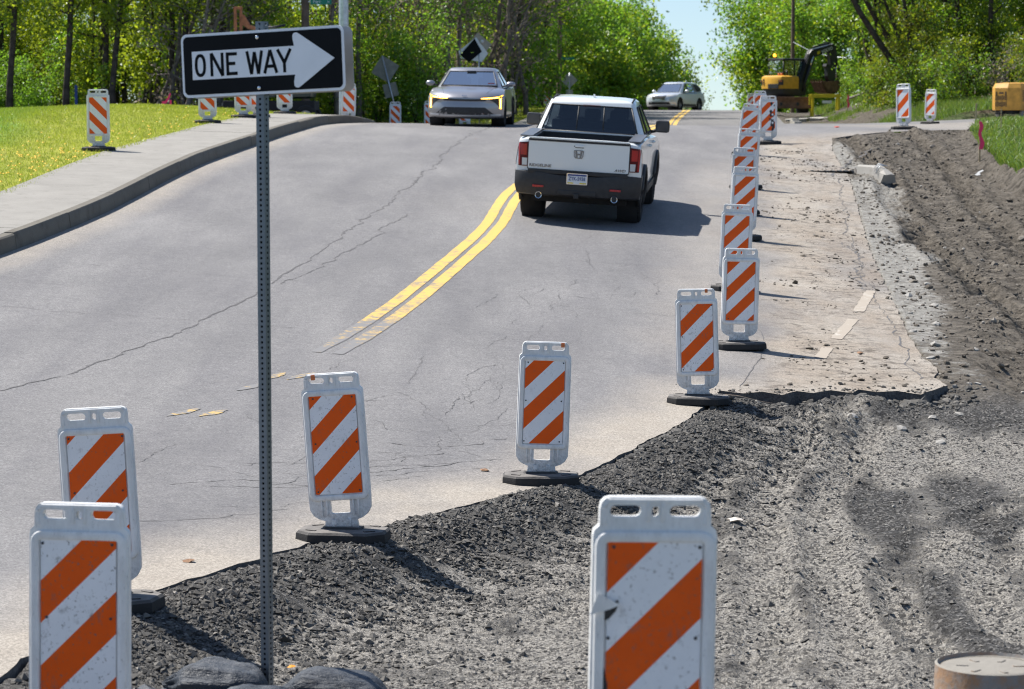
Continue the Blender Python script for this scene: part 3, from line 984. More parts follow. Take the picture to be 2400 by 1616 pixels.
rows = np.concatenate([np.arange(4.5, 11, .14), np.arange(11, 28, .036), np.arange(28, 46, .055), np.arange(46, 70, .095)])
cols = np.arange(-4.6, 15.2, .045)
Xg, Yg = np.meshgrid(cols, rows)
keep = (Xg > np.interp(Yg, [4, 8, 12.5, 14.7, 17.2, 19, 21.2, 23, 25.5, 26.4, 26.9, 28, 31, 37, 42, 54, 60, 62.5, 64, 66, 71], [-4.5, -3.7, -3.2, -2.9, -2.1, -1.3, -.2, .4, 1.1, 1.4, 1.6, 3.9, 4.1, 4.6, 5.0, 6.2, 6.6, 7, 8.6, 10.5, 15.2])) & \
       (Xg < np.interp(Yg, [4, 12, 28, 44, 62, 71], [4, 4.6, 6.6, 11.5, 13.5, 15.2]))
ny, nx = Xg.shape
Xf, Yf = Xg.ravel(), Yg.ravel(); kf = keep.ravel()
dE = np.full(Xf.shape, 9.0); und = np.zeros(Xf.shape, bool)
ii = np.nonzero(kf)[0]
dE[ii] = seg_dist(Xf[ii], Yf[ii], EDGE_J); und[ii] = inside(Xf[ii], Yf[ii], ROAD)
Z, loose, w, db = earth_rel(Xf, Yf, dE, und)
keep = (kf & ~(und & (dE > .35))).reshape(ny, nx)
EZ = Z.reshape(ny, nx); ECOLS, EROWS = cols, rows


def w_earth(x, y):
    x = np.asarray(x, float); y = np.asarray(y, float)
    i = np.clip(np.searchsorted(EROWS, y) - 1, 0, len(EROWS) - 2); j = np.clip(((x - ECOLS[0]) / .045).astype(int), 0, len(ECOLS) - 2)
    fy = np.clip((y - EROWS[i]) / (EROWS[i + 1] - EROWS[i]), 0, 1); fx = np.clip((x - ECOLS[j]) / .045, 0, 1)
    return (EZ[i, j] * (1 - fx) + EZ[i, j + 1] * fx) * (1 - fy) + (EZ[i + 1, j] * (1 - fx) + EZ[i + 1, j + 1] * fx) * fy + ZC


n1 = fbm(Xf * .42, Yf * .8, 5, 71, .6)
pale = (.66 + .55 * n1 + .55 * fbm(Xf * 2.6 - Yf * .12, Yf * .16, 3, 73) + .35 * np.exp(-((Xf - 1.75 - (Yf - 13) * .05) / .55) ** 4) + .25 * np.exp(-((Xf - 3.1) / .6) ** 2) * np.exp(-((Yf - 15) / 1.6) ** 2)) * (1 - loose)
pale = pale - (.55 * np.exp(-((Xf - 2.55 - .06 * (Yf - 14)) / .36) ** 4) * (Yf < 22) + .6 * np.exp(-((Xf - 3.0) / .8) ** 4) * np.exp(-((Yf - 13.3) / .55) ** 2) + .55 * np.exp(-((Xf - 3.4 - .1 * (Yf - 20)) / .7) ** 4) * np.exp(-((Yf - 21) / 1.8) ** 4)) * (.7 + .8 * n1)
for tk in TRACKS:
    dt = seg_dist(Xf[ii], Yf[ii], tk)
    pale[ii] += (.30 * np.exp(-(dt / .13) ** 4) - .30 * np.exp(-((dt - .21) / .08) ** 2)) * (.55 + .75 * vnoise(Xf[ii] * .9, Yf[ii] * .6, 14))
pale = pale + .28 * S(22, 24, Yf) * (1 - S(25, 26, Yf)) - .8 * np.exp(-((Yf - 25.9) / .75) ** 2) * (Xf > 1.9) * (1 - np.exp(-((Xf - 3.1 - .5 * (Yf - 25.5)) / .5) ** 4))
mud = w
chalk = (1 - S(.45, 1.15, dE + .35 * vnoise(Xf * .8, Yf * .5, 77))) * S(27.4, 28.6, Yf) * (1 - S(60, 63, Yf)) * (.72 + .45 * vnoise(Xf * .6, Yf * .35, 78)) * (~und)
remap = np.full(ny * nx, -1); used = np.zeros(ny * nx, bool)
idx = np.arange(nx * ny).reshape(ny, nx)
fk = keep[:-1, :-1] & keep[:-1, 1:] & keep[1:, 1:] & keep[1:, :-1]
F = np.stack([idx[:-1, :-1], idx[:-1, 1:], idx[1:, 1:], idx[1:, :-1]], -1)[fk]
used[F.ravel()] = True; ui = np.nonzero(used)[0]; remap[ui] = np.arange(len(ui)); F = remap[F]
V = np.column_stack([Xf, Yf, Z + ZC])[ui]
earth = obj('earth', mesh_np('earth', V, F, MAT['earth'], True, {'pale': pale[ui], 'mud': mud[ui], 'chalk': chalk[ui]}), kind='structure')
earth['label'] = 'dug-up gravel and churned mud beside the cut pavement'

# ------------------------------------------------------------------ loose stones
def ico():
    b = bmesh.new(); bmesh.ops.create_icosphere(b, subdivisions=1, radius=1); b.verts.index_update()
    v = np.array([p.co[:] for p in b.verts]); f = np.array([[q.index for q in p.verts] for p in b.faces]); b.free(); return v, f


ICO_V, ICO_F = ico()
OCT_V = np.array([(1, 0, 0), (0, 1, 0), (-1, 0, 0), (0, -1, 0), (.25, .15, 1), (0, 0, -.6)], float)
OCT_F = np.array([(0, 1, 4), (1, 2, 4), (2, 3, 4), (3, 0, 4), (1, 0, 5), (2, 1, 5), (3, 2, 5), (0, 3, 5)])


def stones(name, X, Y, Z, size, mat, label, ico_=True, tone=None, parent=None, flat=.65, cat='gravel'):
    bv, bf = (ICO_V, ICO_F) if ico_ else (OCT_V, OCT_F)
    n = len(X); nv = len(bv)
    jit = 1 + rng.uniform(-.32, .32, (n, nv, 1))
    P = bv[None] * jit * np.column_stack([rng.uniform(.7, 1.35, n), rng.uniform(.7, 1.35, n), rng.uniform(flat * .7, flat * 1.3, n)])[:, None] * size[:, None, None]
    a = rng.uniform(0, 2 * np.pi, n); ca, sa = np.cos(a)[:, None], np.sin(a)[:, None]
    tl = rng.normal(0, .35, n); ct, st = np.cos(tl)[:, None], np.sin(tl)[:, None]
    x_, y_, z_ = P[..., 0], P[..., 1] * ct - P[..., 2] * st, P[..., 1] * st + P[..., 2] * ct
    P = np.stack([x_ * ca - y_ * sa + X[:, None], x_ * sa + y_ * ca + Y[:, None], z_ + (Z + size * .22)[:, None]], -1)
    F = (bf[None] + (np.arange(n) * nv)[:, None, None]).reshape(-1, 3)
    tn = rng.random(n) if tone is None else tone
    o = obj(name, mesh_np(name, P.reshape(-1, 3), F, mat, False, {'tone': np.repeat(tn, nv)}), parent, label=label, kind='stuff')
    o['category'] = cat
    return o


t = NT('stone'); tn = t.attr('tone'); p = t.pos()
c = t.ramp(tn, [(0, (.034, .032, .029)), (.5, (.088, .082, .073)), (.85, (.21, .195, .17)), (1, (.42, .39, .345))])
MAT['stone'] = t.done(t.mix(t.math('MULTIPLY', t.noise(p, 130, 3), .5), c, (.17, .165, .155)), .9, 0, t.bump(t.noise(p, 160, 3), .6, .003), .25)
# thick along the slope below the pavement edge
epts = [np.array(p) for p in EDGE_J if p[1] < 26.6 and p[1] > 11.5]
n = 52000
seg = rng.integers(0, len(epts) - 1, n); f = rng.random(n)
E0 = np.array(epts)[seg]; E1 = np.array(epts)[seg + 1]
tt = E1 - E0; tt /= np.linalg.norm(tt, axis=1)[:, None] + 1e-9
nrm = np.column_stack([-tt[:, 1], tt[:, 0]])
dd = np.abs(rng.gamma(2.2, .27, n)) + .05
P = E0 + (E1 - E0) * f[:, None] + nrm * dd[:, None]
k = ~inside(P[:, 0], P[:, 1], ROAD) & (P[:, 0] < 5) & (P[:, 0] > -4)
P = P[k]; m = len(P)
stones('slope_gravel', P[:, 0], P[:, 1], w_earth(P[:, 0], P[:, 1]), np.clip(rng.gamma(2.4, .0040, m), .004, .032), MAT['stone'], 'dark loose gravel heaped below the cut pavement edge', tone=np.clip(rng.beta(1.5, 2.6, m), 0, 1), ico_=False)
n = 90000
X = rng.uniform(-3, 5, n); Y = 12 + 15 * rng.random(n) ** 1.25
k = ~inside(X, Y, ROAD) & (np.abs(X) < .2 * Y + .3); X = X[k]; Y = Y[k]
k = rng.random(len(X)) < .45 + .55 * (fbm(X * .8, Y * .6, 3, 91) > -.05); X = X[k]; Y = Y[k]
stones('pit_gravel', X, Y, w_earth(X, Y), np.clip(rng.gamma(2.2, .0030, len(X)), .003, .026), MAT['stone'], 'small crushed stone strewn over the pit floor', ico_=False, tone=np.clip(rng.beta(2.4, 1.7, len(X)), 0, 1))
# rubble tumbled from the transverse cut and the ragged right edge of the lane
cpts = np.array([q for q in EDGE_J if (q[1] > 26.3 and q[1] < 27.7 and q[0] > 2.0)])
n = 2600
q = cpts[rng.integers(0, len(cpts), n)] + np.column_stack([rng.normal(.0, .16, n), rng.normal(0, .16, n)])
q[:, 1] -= np.where(q[:, 1] < 27.6, np.abs(rng.normal(0, .3, n)), 0); q[:, 0] += np.where(q[:, 1] > 27.6, np.abs(rng.normal(0, .18, n)), 0)
inr = inside(q[:, 0], q[:, 1], ROAD)
zq = np.where(inr, w_road(q[:, 0], q[:, 1]), w_earth(q[:, 0], q[:, 1]))
kq = ~inr | (rng.random(n) < .35); q = q[kq]; zq = zq[kq]; m = len(q)
stones('edge_rubble', q[:, 0], q[:, 1], zq, np.clip(rng.gamma(1.7, .011, m), .005, .07) * np.where(inr[kq], .5, 1), MAT['stone'], 'broken asphalt crumbs along the ragged pavement edge', tone=np.clip(rng.beta(1.5, 2.6, m), 0, 1), cat='rubble')
# clods of mud and bits of broken concrete on the right
t = NT('clod'); tn = t.attr('tone'); p = t.pos()
c = t.ramp(tn, [(0, (.05, .043, .035)), (.55, (.14, .122, .1)), (.8, (.24, .22, .19)), (1, (.55, .53, .49))])
MAT['clod'] = t.done(t.mix(t.math('MULTIPLY', t.noise(p, 60, 3), .5), c, (.16, .14, .115)), .95, 0, t.bump(t.noise(p, 70, 4), .8, .006), .2)
n = 13000
Y = rng.uniform(27.5, 64, n); X = np.interp(Y, [27, 31, 37, 42, 54, 62, 64], [4.5, 4.75, 5.25, 5.7, 6.9, 7.6, 9.5]) + np.abs(rng.normal(0, 1.6, n)) + .05
k = (X < bank_x(Y) + .2) & ~inside(X, Y, ROAD); X = X[k]; Y = Y[k]
k = (seg_dist(X, Y, EDGE_J) > .8) | (rng.random(len(X)) < .3); X = X[k]; Y = Y[k]
stones('mud_clods', X, Y, w_earth(X, Y), np.clip(rng.gamma(1.4, .009, len(X)), .004, .075), MAT['clod'], 'clods and lumps of churned mud beside the dirty lane', tone=np.clip(rng.beta(1.6, 2.6, len(X)), 0, .95), cat='mud')
n = 5200
Y = rng.uniform(26.9, 61, n); X = np.interp(Y, [27, 31, 37, 42, 54, 62], [2.6, 2.9, 3.5, 4.0, 4.9, 5.6]) + rng.uniform(-.2, 2.2, n)
k = inside(X, Y, ROAD); X = X[k]; Y = Y[k]
k = fbm(X * 1.1, Y * .9, 4, 95) > .1; X = X[k]; Y = Y[k]
stones('lane_dirt', X, Y, w_road(X, Y), np.clip(rng.gamma(1.5, .007, len(X)), .004, .045), MAT['clod'], 'crumbs of dried mud scattered over the dusty lane', tone=np.clip(rng.beta(1.5, 3.2, len(X)), 0, .9), flat=.4, cat='mud')
# grass on the right bank
n = 70000
Y = 40 + 27 * rng.random(n); X = bank_x(Y) + .1 + 6 * rng.random(n) ** 1.3
k = (X < .2 * Y + .8) & ~inside(X, Y, ROAD); X = X[k]; Y = Y[k]
inE = (X < np.interp(Y, [4, 12, 28, 44, 62, 71], [4, 4.6, 6.6, 11.5, 13.5, 15.2]) - .1)
Zb = np.where(inE, w_earth(X, Y), w_ground(X, Y))
hh = rng.uniform(.07, .24, len(X)) * (1 - .35 * S(55, 62, Y))
blades('bank_grass', X, Y, Zb, hh, rng.uniform(.010, .022, len(X)), MAT['blade_near'], label='long fresh green grass on the right bank', lean=.55, two=True)['category'] = 'grass'

# dug strip of bare soil along the far right, in front of and under the excavator
ys = np.arange(97.2, 152, .5); xs = np.linspace(-.4, 6.2, 24)
Yg, Q = np.meshgrid(ys, xs, indexing='ij')
wid = np.interp(Yg, [97, 101, 112, 120, 152], [1.0, 1.0, .95, .62, .55])
Xg = xr_far(Yg) + Q * wid + .2 * vnoise(Yg * .7, Q, 3)
Zg = w_ground(Xg, Yg) + .035 + .05 * fbm(Xg * 1.5, Yg * 1.2, 3, 23) * S(0, 1, Q)
ny, nx = Xg.shape; idx = np.arange(nx * ny).reshape(ny, nx)
F = np.stack([idx[:-1, :-1], idx[:-1, 1:], idx[1:, 1:], idx[1:, :-1]], -1).reshape(-1, 4)
z0 = np.zeros(nx * ny)
obj('bare_soil', mesh_np('bare_soil', np.column_stack([Xg.ravel(), Yg.ravel(), Zg.ravel()]), F, MAT['earth'], True, {'pale': z0, 'mud': z0 + 1, 'chalk': np.clip(.42 - .2 * Q.ravel(), 0, 1)}), kind='structure')
# ================================================================== MATERIALS OF THINGS
def M_plastic():
    t = NT('white_plastic'); p = t.oc()
    rnd = t.n('ObjectInfo').outputs['Random']
    n = t.noise(t.map(p, (1, 1, .35)), 9, 7, .7); n2 = t.noise(p, 38, 5, .7)
    c = t.mix(t.ramp(n, [(.35, 0), (.75, 1)]), (.86, .86, .845), (.58, .575, .555))
    z = t.n('SeparateXYZ', Vector=p).outputs[2]
    low = t.ramp(z, [(.08, .75), (.32, 0)])
    c = t.mix(t.math('MULTIPLY', low, t.ramp(n2, [(.38, 0), (.66, 1)])), c, (.17, .16, .145))
    sc_ = t.ramp(t.noise(t.map(p, (3, 3, 1)), 26, 6, .8), [(.58, 0), (.67, 1)])
    c = t.mix(t.math('MULTIPLY', sc_, t.math('ADD', .3, t.math('MULTIPLY', rnd, .35))), c, (.2, .19, .18))
    return t.done(c, .42, 0, t.bump(n2, .25, .004), .4)


def M_stripes():
    """orange and white reflective sheeting, 45 degree bands; object colour r = where a band starts, g = direction, b = grime, alpha = band height"""
    t = NT('striped_sheeting'); p = t.oc()
    col = t.n('SeparateColor', Color=t.n('ObjectInfo').outputs['Color'])
    s_ = t.n('SeparateXYZ', Vector=p)
    oi = t.n('ObjectInfo')
    sg = t.math('SUBTRACT', 1.0, t.math('MULTIPLY', col.outputs[1], 2.0))
    d = t.math('ADD', t.math('SUBTRACT', .985 + .157, s_.outputs[2]), t.math('MULTIPLY', s_.outputs[0], sg))
    ph = t.math('FRACT', t.math('DIVIDE', t.math('SUBTRACT', d, col.outputs[0]), t.math('MULTIPLY', oi.outputs['Alpha'], 2.0)))
    f = t.math('LESS_THAN', ph, .5)
    n = t.noise(p, 11, 6, .7)
    o = t.mix(n, (.74, .085, .003), (.88, .12, .005))
    w = t.mix(n, (.76, .77, .79), (.90, .905, .91))
    c = t.mix(f, w, o)
    g1 = t.ramp(t.noise(t.map(p, (1, 1, .6)), 14, 8, .8), [(.57, 0), (.68, 1)])
    g2 = t.ramp(t.noise(p, 55, 5, .7), [(.60, 0), (.66, 1)])
    gm = t.math('MULTIPLY', t.math('MAXIMUM', t.math('MULTIPLY', g1, .6), t.math('MULTIPLY', g2, .8)), col.outputs[2])
    c = t.mix(gm, c, (.16, .14, .12))
    hex_ = t.voro(p, 160, 'DISTANCE_TO_EDGE')
    return t.done(c, .32, 0, t.bump(hex_, .12, .002), .25)


def M_rubber(name='rubber', a=(.018, .018, .019), b=(.05, .049, .048), dust=(.26, .24, .22)):
    t = NT(name); p = t.oc()
    c = t.mix(t.noise(p, 14, 6, .7), a, b)
    nz = t.n('SeparateXYZ', Vector=t.n('NewGeometry').outputs['Normal']).outputs[2]
    c = t.mix(t.math('MULTIPLY', t.ramp(nz, [(.5, 0), (.95, 1)]), t.ramp(t.noise(p, 9, 6, .7), [(.3, .25), (.7, .85)])), c, dust)
    return t.done(c, .85, 0, t.bump(t.noise(p, 70, 4), .6, .006), .3)


def M_paintcar(name, col, metal=0.0, rough=.32, flake=0.0):
    t = NT(name); p = t.oc()
    n = t.noise(p, 2.0, 5)
    c = t.mix(n, tuple(x * .95 for x in col), col)
    low = t.ramp(t.n('SeparateXYZ', Vector=p).outputs[2], [(.25, .5), (.75, 0)])
    c = t.mix(t.math('MULTIPLY', low, t.noise(p, 7, 6, .7)), c, (.27, .25, .22))
    return t.done(c, rough, metal, None, .5, coat=.8)


def M_glass(name, tint=(.10, .13, .15), refl=.10):
    t = NT(name)
    tr = t.n('BsdfTransparent', Color=tint); g = t.n('BsdfGlossy', Color=(1, 1, 1), Roughness=.02)
    lw = t.n('LayerWeight', Blend=.25).outputs['Fresnel']
    f = t.math('ADD', t.math('MULTIPLY', lw, 1.0), refl, clamp=True)
    m = t.n('MixShader', Fac=f); t.t.links.new(tr.outputs[0], m.inputs[1]); t.t.links.new(g.outputs[0], m.inputs[2])
    t.t.links.new(m.outputs[0], t.out.inputs[0])
    return t.mat


MAT['plastic'] = M_plastic(); MAT['stripes'] = M_stripes(); MAT['rubber'] = M_rubber()
MAT['tyre'] = M_rubber('tyre_rubber', (.016, .016, .017), (.032, .031, .031), (.09, .085, .08))
MAT['bolt'] = M_simple('dark_bolt', (.07, .07, .072), .45, .6)
MAT['steel'] = M_simple('galvanised_steel', (.50, .53, .56), .42, .75, .18, 9, .002, 60)
MAT['chrome'] = M_simple('chrome', (.75, .76, .78), .12, 1.0, .05)
MAT['sign_white'] = M_simple('sign_white', (.80, .82, .86), .35, 0, .04, 8)
MAT['sign_black'] = M_simple('sign_black', (.006, .007, .009), .6, 0, .2, spec=.12)
MAT['alu'] = M_simple('aluminium_back', (.42, .41, .39), .5, .5, .2, 5)
MAT['black'] = M_simple('black_plastic', (.02, .02, .022), .55, 0, .25, 12, .002, 120)
MAT['darkgrey'] = M_simple('dark_grey_plastic', (.026, .027, .030), .6, 0, .2, 12, .002, 120)
MAT['under_dark'] = M_simple('dark_hollow', (.008, .008, .009), .95, spec=.05)
MAT['wood'] = M_simple('stake_wood', (.50, .38, .22), .8, 0, .25, 14, .002, 90)
MAT['pink'] = M_simple('pink_tape', (.95, .04, .14), .5, 0, .1)
MAT['green_sign'] = M_simple('street_sign_green', (.0, .22, .14), .4, 0, .1)
MAT['bark'] = M_simple('bark', (.075, .062, .052), .95, 0, .45, 5, .02, 24, spec=.15)
MAT['pole_wood'] = M_simple('pole_wood', (.15, .105, .08), .9, 0, .3, 5, .006, 30)
MAT['orange'] = M_simple('orange_paint', (.62, .17, .05), .55, 0, .25)


# ================================================================== STRIPED TRAFFIC PANELS
def rrect(x0, x1, z0, z1, r, n=4):
    out = []
    for cx, cz, a0 in ((x1 - r, z0 + r, -90), (x1 - r, z1 - r, 0), (x0 + r, z1 - r, 90), (x0 + r, z0 + r, 180)):
        for k in range(n + 1):
            a = math.radians(a0 + 90 * k / n); out.append((cx + r * math.cos(a), cz + r * math.sin(a)))
    return out


def panel_meshes():
    D = {}
    # body outline (x, z), base top at z = .08
    half = [(.115, .075), (.108, .135), (.15, .15), (.185, .175), (.207, .215), (.21, .30), (.207, 1.0), (.203, 1.02), (.186, 1.035), (.185, 1.09), (.18, 1.112), (.168, 1.125), (.15, 1.13)]
    outer = half + [(-x, z) for x, z in reversed(half)]
    holes = [rrect(-.152, -.047, 1.063, 1.103, .019), rrect(.047, .152, 1.063, 1.103, .019), rrect(-.012, .012, 1.062, 1.1, .0119, 5), rrect(-.066, .066, .182, .288, .012, 2)]
    mb = MB(); mb.prism(outer, -.022, .022, holes)
    # raised rim round the sheeting, front and back
    for sgn in (-1, 1):
        path = rrect(-.183, .183, .29, 1.0, .03, 4)
        n = len(path); prof_ = [(-.024, .020), (-.017, .036), (0, .041), (.014, .036), (.020, .021)]
        rows = []
        cx, cz = 0, .645
        for k in range(n):
            p = Vector(path[k]); a = Vector(path[k - 1]); b = Vector(path[(k + 1) % n]); tn = (b - a).normalized(); nr = Vector((tn.y, -tn.x))
            rows.append([(p.x + nr.x * q, sgn * h, p.y + nr.y * q) for q, h in prof_])
        rows.append(rows[0])
        mb.grid(rows, flip=sgn > 0)
        # ribs below the window, rim round the handle
        for x_ in (-.125, -.09, .09, .125):
            mb.box((x_, sgn * .026, .235), (.013, .016, .13), bev=.004)
        for x_ in (-.05, .05):
            mb.box((x_, sgn * .026, .118), (.035, .014, .055), bev=.005)
        mb.tube([(-.168, sgn * .016, 1.04), (-.172, sgn * .016, 1.095), (-.155, sgn * .016, 1.119), (.155, sgn * .016, 1.119), (.172, sgn * .016, 1.095), (.168, sgn * .016, 1.04)], .012, 6)
        for x_ in (-.024, .024):
            mb.box((x_, sgn * .021, 1.082), (.014, .012, .07), bev=.005)
    me = mb.mesh('body', MAT['plastic'], sharp=40); D['body'] = me
    mb = MB(); mb.prism(rrect(-.157, .157, .318, .985, .006, 2), -.030, -.0235); D['sheet'] = mb.mesh('sheeting', MAT['stripes'])
    mb = MB(); mb.prism(rrect(-.157, .157, .318, .985, .006, 2), .0235, .030); D['sheet_back'] = mb.mesh('sheeting_back', MAT['stripes'])
    mb = MB(); mb.lathe([(0, -.0345), (.004, -.0345), (.0062, -.032), (.0062, -.029)], (0, 0, 0), 8, 'Y'); D['bolt'] = mb.mesh('bolt', MAT['bolt'])
    # rubber base: long octagon with bevelled top and a raised socket
    def oct_(a, b, c): return [(a - c, -b), (a, -b + c), (a, b - c), (a - c, b), (-a + c, b), (-a, b - c), (-a, -b + c), (-a + c, -b)]
    mb = MB()
    rings = [(.330, .225, .11, 0), (.333, .228, .11, .012), (.328, .224, .11, .062), (.312, .208, .10, .078), (.15, .075, .02, .084), (.14, .065, .02, .098), (.0, .0, .0, .098)]
    mb.grid([[(x_, y_, z_) for x_, y_ in oct_(a, b, c)] for a, b, c, z_ in rings], closed=True)
    for sx in (-1, 1):
        mb.box((sx * .215, -.12, .079), (.085, .03, .016), rot=Matrix.Rotation(.5 * sx, 3, 'Z'), bev=.005)
        mb.box((sx * .215, .12, .079), (.085, .03, .016), rot=Matrix.Rotation(-.5 * sx, 3, 'Z'), bev=.005)
    mb.v = [(a * .92, b * .92, c * .95) for a, b, c in mb.v]
    D['base'] = mb.mesh('base', MAT['rubber'], sharp=30)
    return D


PM = panel_meshes()
BOLTS = [(-.14, .965), (.14, .965), (-.14, .335), (.14, .335), (-.142, .66), (.142, .66)]


def panel(loc, yaw=0.0, lean=(0, 0), start=(.15, .155), slash='/', grime=.5, label='', base_yaw=None, group='striped traffic panels along the road works', bolts=True, base=True):
    root = thing('traffic_panel', label, 'traffic panel', loc, (0, 0, 0), group)
    R = (math.radians(lean[0]), math.radians(lean[1]), math.radians(yaw))
    b = obj('body', PM['body'], root, rot=R)
    col = (start[0], 0.0 if slash == '/' else 1.0, grime, start[1])
    s = obj('sheeting', PM['sheet'], root, rot=R); s.color = col
    s = obj('sheeting', PM['sheet_back'], root, rot=R); s.color = col
    if bolts:
        for bx, bz in BOLTS:
            q = Matrix.Rotation(R[2], 3, 'Z') @ Matrix.Rotation(R[1], 3, 'Y') @ Matrix.Rotation(R[0], 3, 'X')
            obj('bolt', PM['bolt'], root, loc=q @ Vector((bx + random.uniform(-.01, .01), 0, bz)), rot=R)
    if base:
        obj('rubber_base', PM['base'], root, rot=(0, 0, math.radians(yaw if base_yaw is None else base_yaw)))
    return root


def on_road(x, y): return (x, y, float(w_road(x, y)) + .002)
def on_earth(x, y): return (x, y, float(w_earth(x, y)))


# stripe "/" means the band rises to the right as seen from the camera
P0 = panel((.455, 8.6, ZC - 2.40), 4, (0, 1.0), (.172 - .2 + .4, .2), '/', .8, 'blurred striped panel with a torn left edge, nearest to the camera at the bottom')
panel((-1.78, 10.6, ZC - 2.725), -6, (-1, .6), (.174, .176), '/', 1.0, 'large scratched striped panel at the bottom left corner')
panel(on_road(-2.27, 14.5), 2, (0, -3.0), (.054 + .155, .155), '/', .5, 'striped panel leaning left just behind the scratched one at the left', base_yaw=-12)
P3 = panel(on_road(-1.135, 17.45), -5, (0, -4.0), (.092 + .150, .150), '/', .7, 'striped panel leaning left, right of the sign post on the gravel edge', base_yaw=-8)
P4 = panel(on_road(.23, 20.75), 3, (0, 2.0), (.07, .161), '/', .35, 'striped panel with orange stripe on its handle, in the middle of the gravel edge', base_yaw=0)
P5 = panel(on_road(1.84, 25.7), -4, (0, -1.6), (.167, .157), '/', .95, 'dirty striped panel at the corner where the pavement is cut', base_yaw=-8)
panel(on_road(2.56, 29.5), 3, (0, 1.4), (.147 + .152, .152), '/', .4, 'striped panel just behind the one at the cut corner, black base showing')
panel(on_road(2.92, 34.4), -3, (0, 2.2), (.128 + .155, .155), '/', .35, 'third striped panel in the row beside the dusty lane', bolts=False)
panel(on_road(3.56, 40.6), 2, (0, 3.0), (.165, .152), '/', .4, 'fourth striped panel in the row, beside the pickup shadow', bolts=False)
panel(on_road(3.90, 44.5), -3, (0, 2.0), (.06, .152), '/', .4, 'fifth striped panel in the row, level with the pickup', bolts=False)
panel(on_road(4.40, 49.4), 2, (0, 3.4), (.095, .152), '/', .3, 'sixth striped panel in the row, just beyond the pickup', bolts=False)
panel(on_road(5.18, 58.3), -6, (2, 7.0), (.07, .155), '/', .9, 'shaded striped panel tilting right near the far end of the row', bolts=False)
P12 = panel(on_road(6.02, 61.8), 3, (0, 0), (.15, .155), '/', 1.0, 'striped panel with its right side blackened, near the side street', bolts=False)
panel(on_road(7.95, 84.5), -2, (0, 1), (.1, .155), '/', .3, 'striped panel half hidden by the blackened one beyond the crest', bolts=False)
panel((11.2, 123.0, float(w_road(11.2, 123)) - .1), 2, (0, 0), (.12, .155), '/', 1.0, 'farthest dirty striped panel in front of the excavator', bolts=False)
panel(on_road(9.75, 65.4), -42, (0, -1.5), (.19 + .19, .19), '/', .2, 'bright white and orange panel standing on the side street', base_yaw=10, bolts=False)
panel(on_road(13.75, 86.5), -42, (0, 2), (.10, .19), '/', .2, 'smaller bright panel at the far edge of the side street', bolts=False)
G2 = 'striped panels along the left sidewalk'
panel((-7.6, 48.3, float(w_lawn(-7.6, 48.3))), 4, (0, 0), (.10 + .155, .155), chr(92), .3, 'striped panel on the left lawn beside the sidewalk', group=G2, bolts=False)
panel((-6.98, 60.3, float(w_lawn(-6.98, 60.3))), 4, (0, 0), (.17, .155), chr(92), .4, 'striped panel on the lawn under the left end of the sign', group=G2, bolts=False)
panel((-6.55, 64.2, float(w_lawn(-6.55, 64.2))), 2, (0, -2), (.1, .155), chr(92), .5, 'left one of two overlapping panels under the sign, left of the post', group=G2, bolts=False)
panel((-6.28, 64.9, float(w_lawn(-6.28, 64.9))), -3, (0, 2), (.2, .155), chr(92), .5, 'right one of two overlapping panels under the sign, left of the post', group=G2, bolts=False)
panel((-6.05, 70.0, float(w_lawn(-6.05, 70.0))), 2, (0, 0), (.05, .155), chr(92), .4, 'striped panel just right of the sign post below the sign', group=G2, bolts=False)
panel((-4.75, 76.2, float(w_road(-4.75, 76.2)) + .05), 3, (0, 2), (.22, .155), chr(92), .3, 'striped panel beside the grey steel pole at the corner', group=G2, bolts=False)
panel((-4.15, 93.5, float(w_road(-4.15, 92)) + .06), 2, (0, 0), (.1, .155), chr(92), .3, 'striped panel below the leaning diamond sign across the side street', group=G2, bolts=False)
panel((-2.95, 94.6, float(w_road(-2.95, 93)) + .10), -2, (0, 0), (.2, .155), chr(92), .3, 'striped panel mostly hidden behind the left front of the silver sedan', group=G2, bolts=False)
panel((-1.75, 97.5, float(w_road(.5, 97.5)) + .15), 2, (0, 0), (.15, .155), chr(92), .3, 'striped panel seen only beneath the silver sedan', group=G2, bolts=False)
panel((1.18, 139.0, float(w_ground(1.18, 139)) + .1), 3, (0, 1.5), (.05, .155), chr(92), .3, 'left one of two small panels between the sedan and the pickup', group=G2, bolts=False)
panel((1.92, 141.0, float(w_ground(1.92, 141)) + .03), 3, (0, -1), (.2, .155), chr(92), .3, 'right one of two small panels between the sedan and the pickup', group=G2, bolts=False)
# torn edge of the nearest panel: black gash and a folded flap
mb = MB(); mb.prism([(-.186, .74), (-.12, .79), (-.118, .775), (-.128, .75), (-.15, .725), (-.186, .71)], -.0335, -.0325)
mb.build('torn_hole', MAT['black'], P0, rot=(0, math.radians(1.0), math.radians(4)))
mb = MB(); mb.prism([(-.186, .58), (-.165, .565), (-.15, .5), (-.152, .44), (-.186, .44)], -.0335, -.0325)
mb.build('torn_hole', MAT['black'], P0, rot=(0, math.radians(1.0), math.radians(4)))
mb = MB(); mb.prism([(-.215, .74), (-.19, .815), (-.115, .775), (-.15, .76)], -.052, -.048)
mb.build('torn_flap', MAT['plastic'], P0, rot=(0, math.radians(1.0), math.radians(4)))


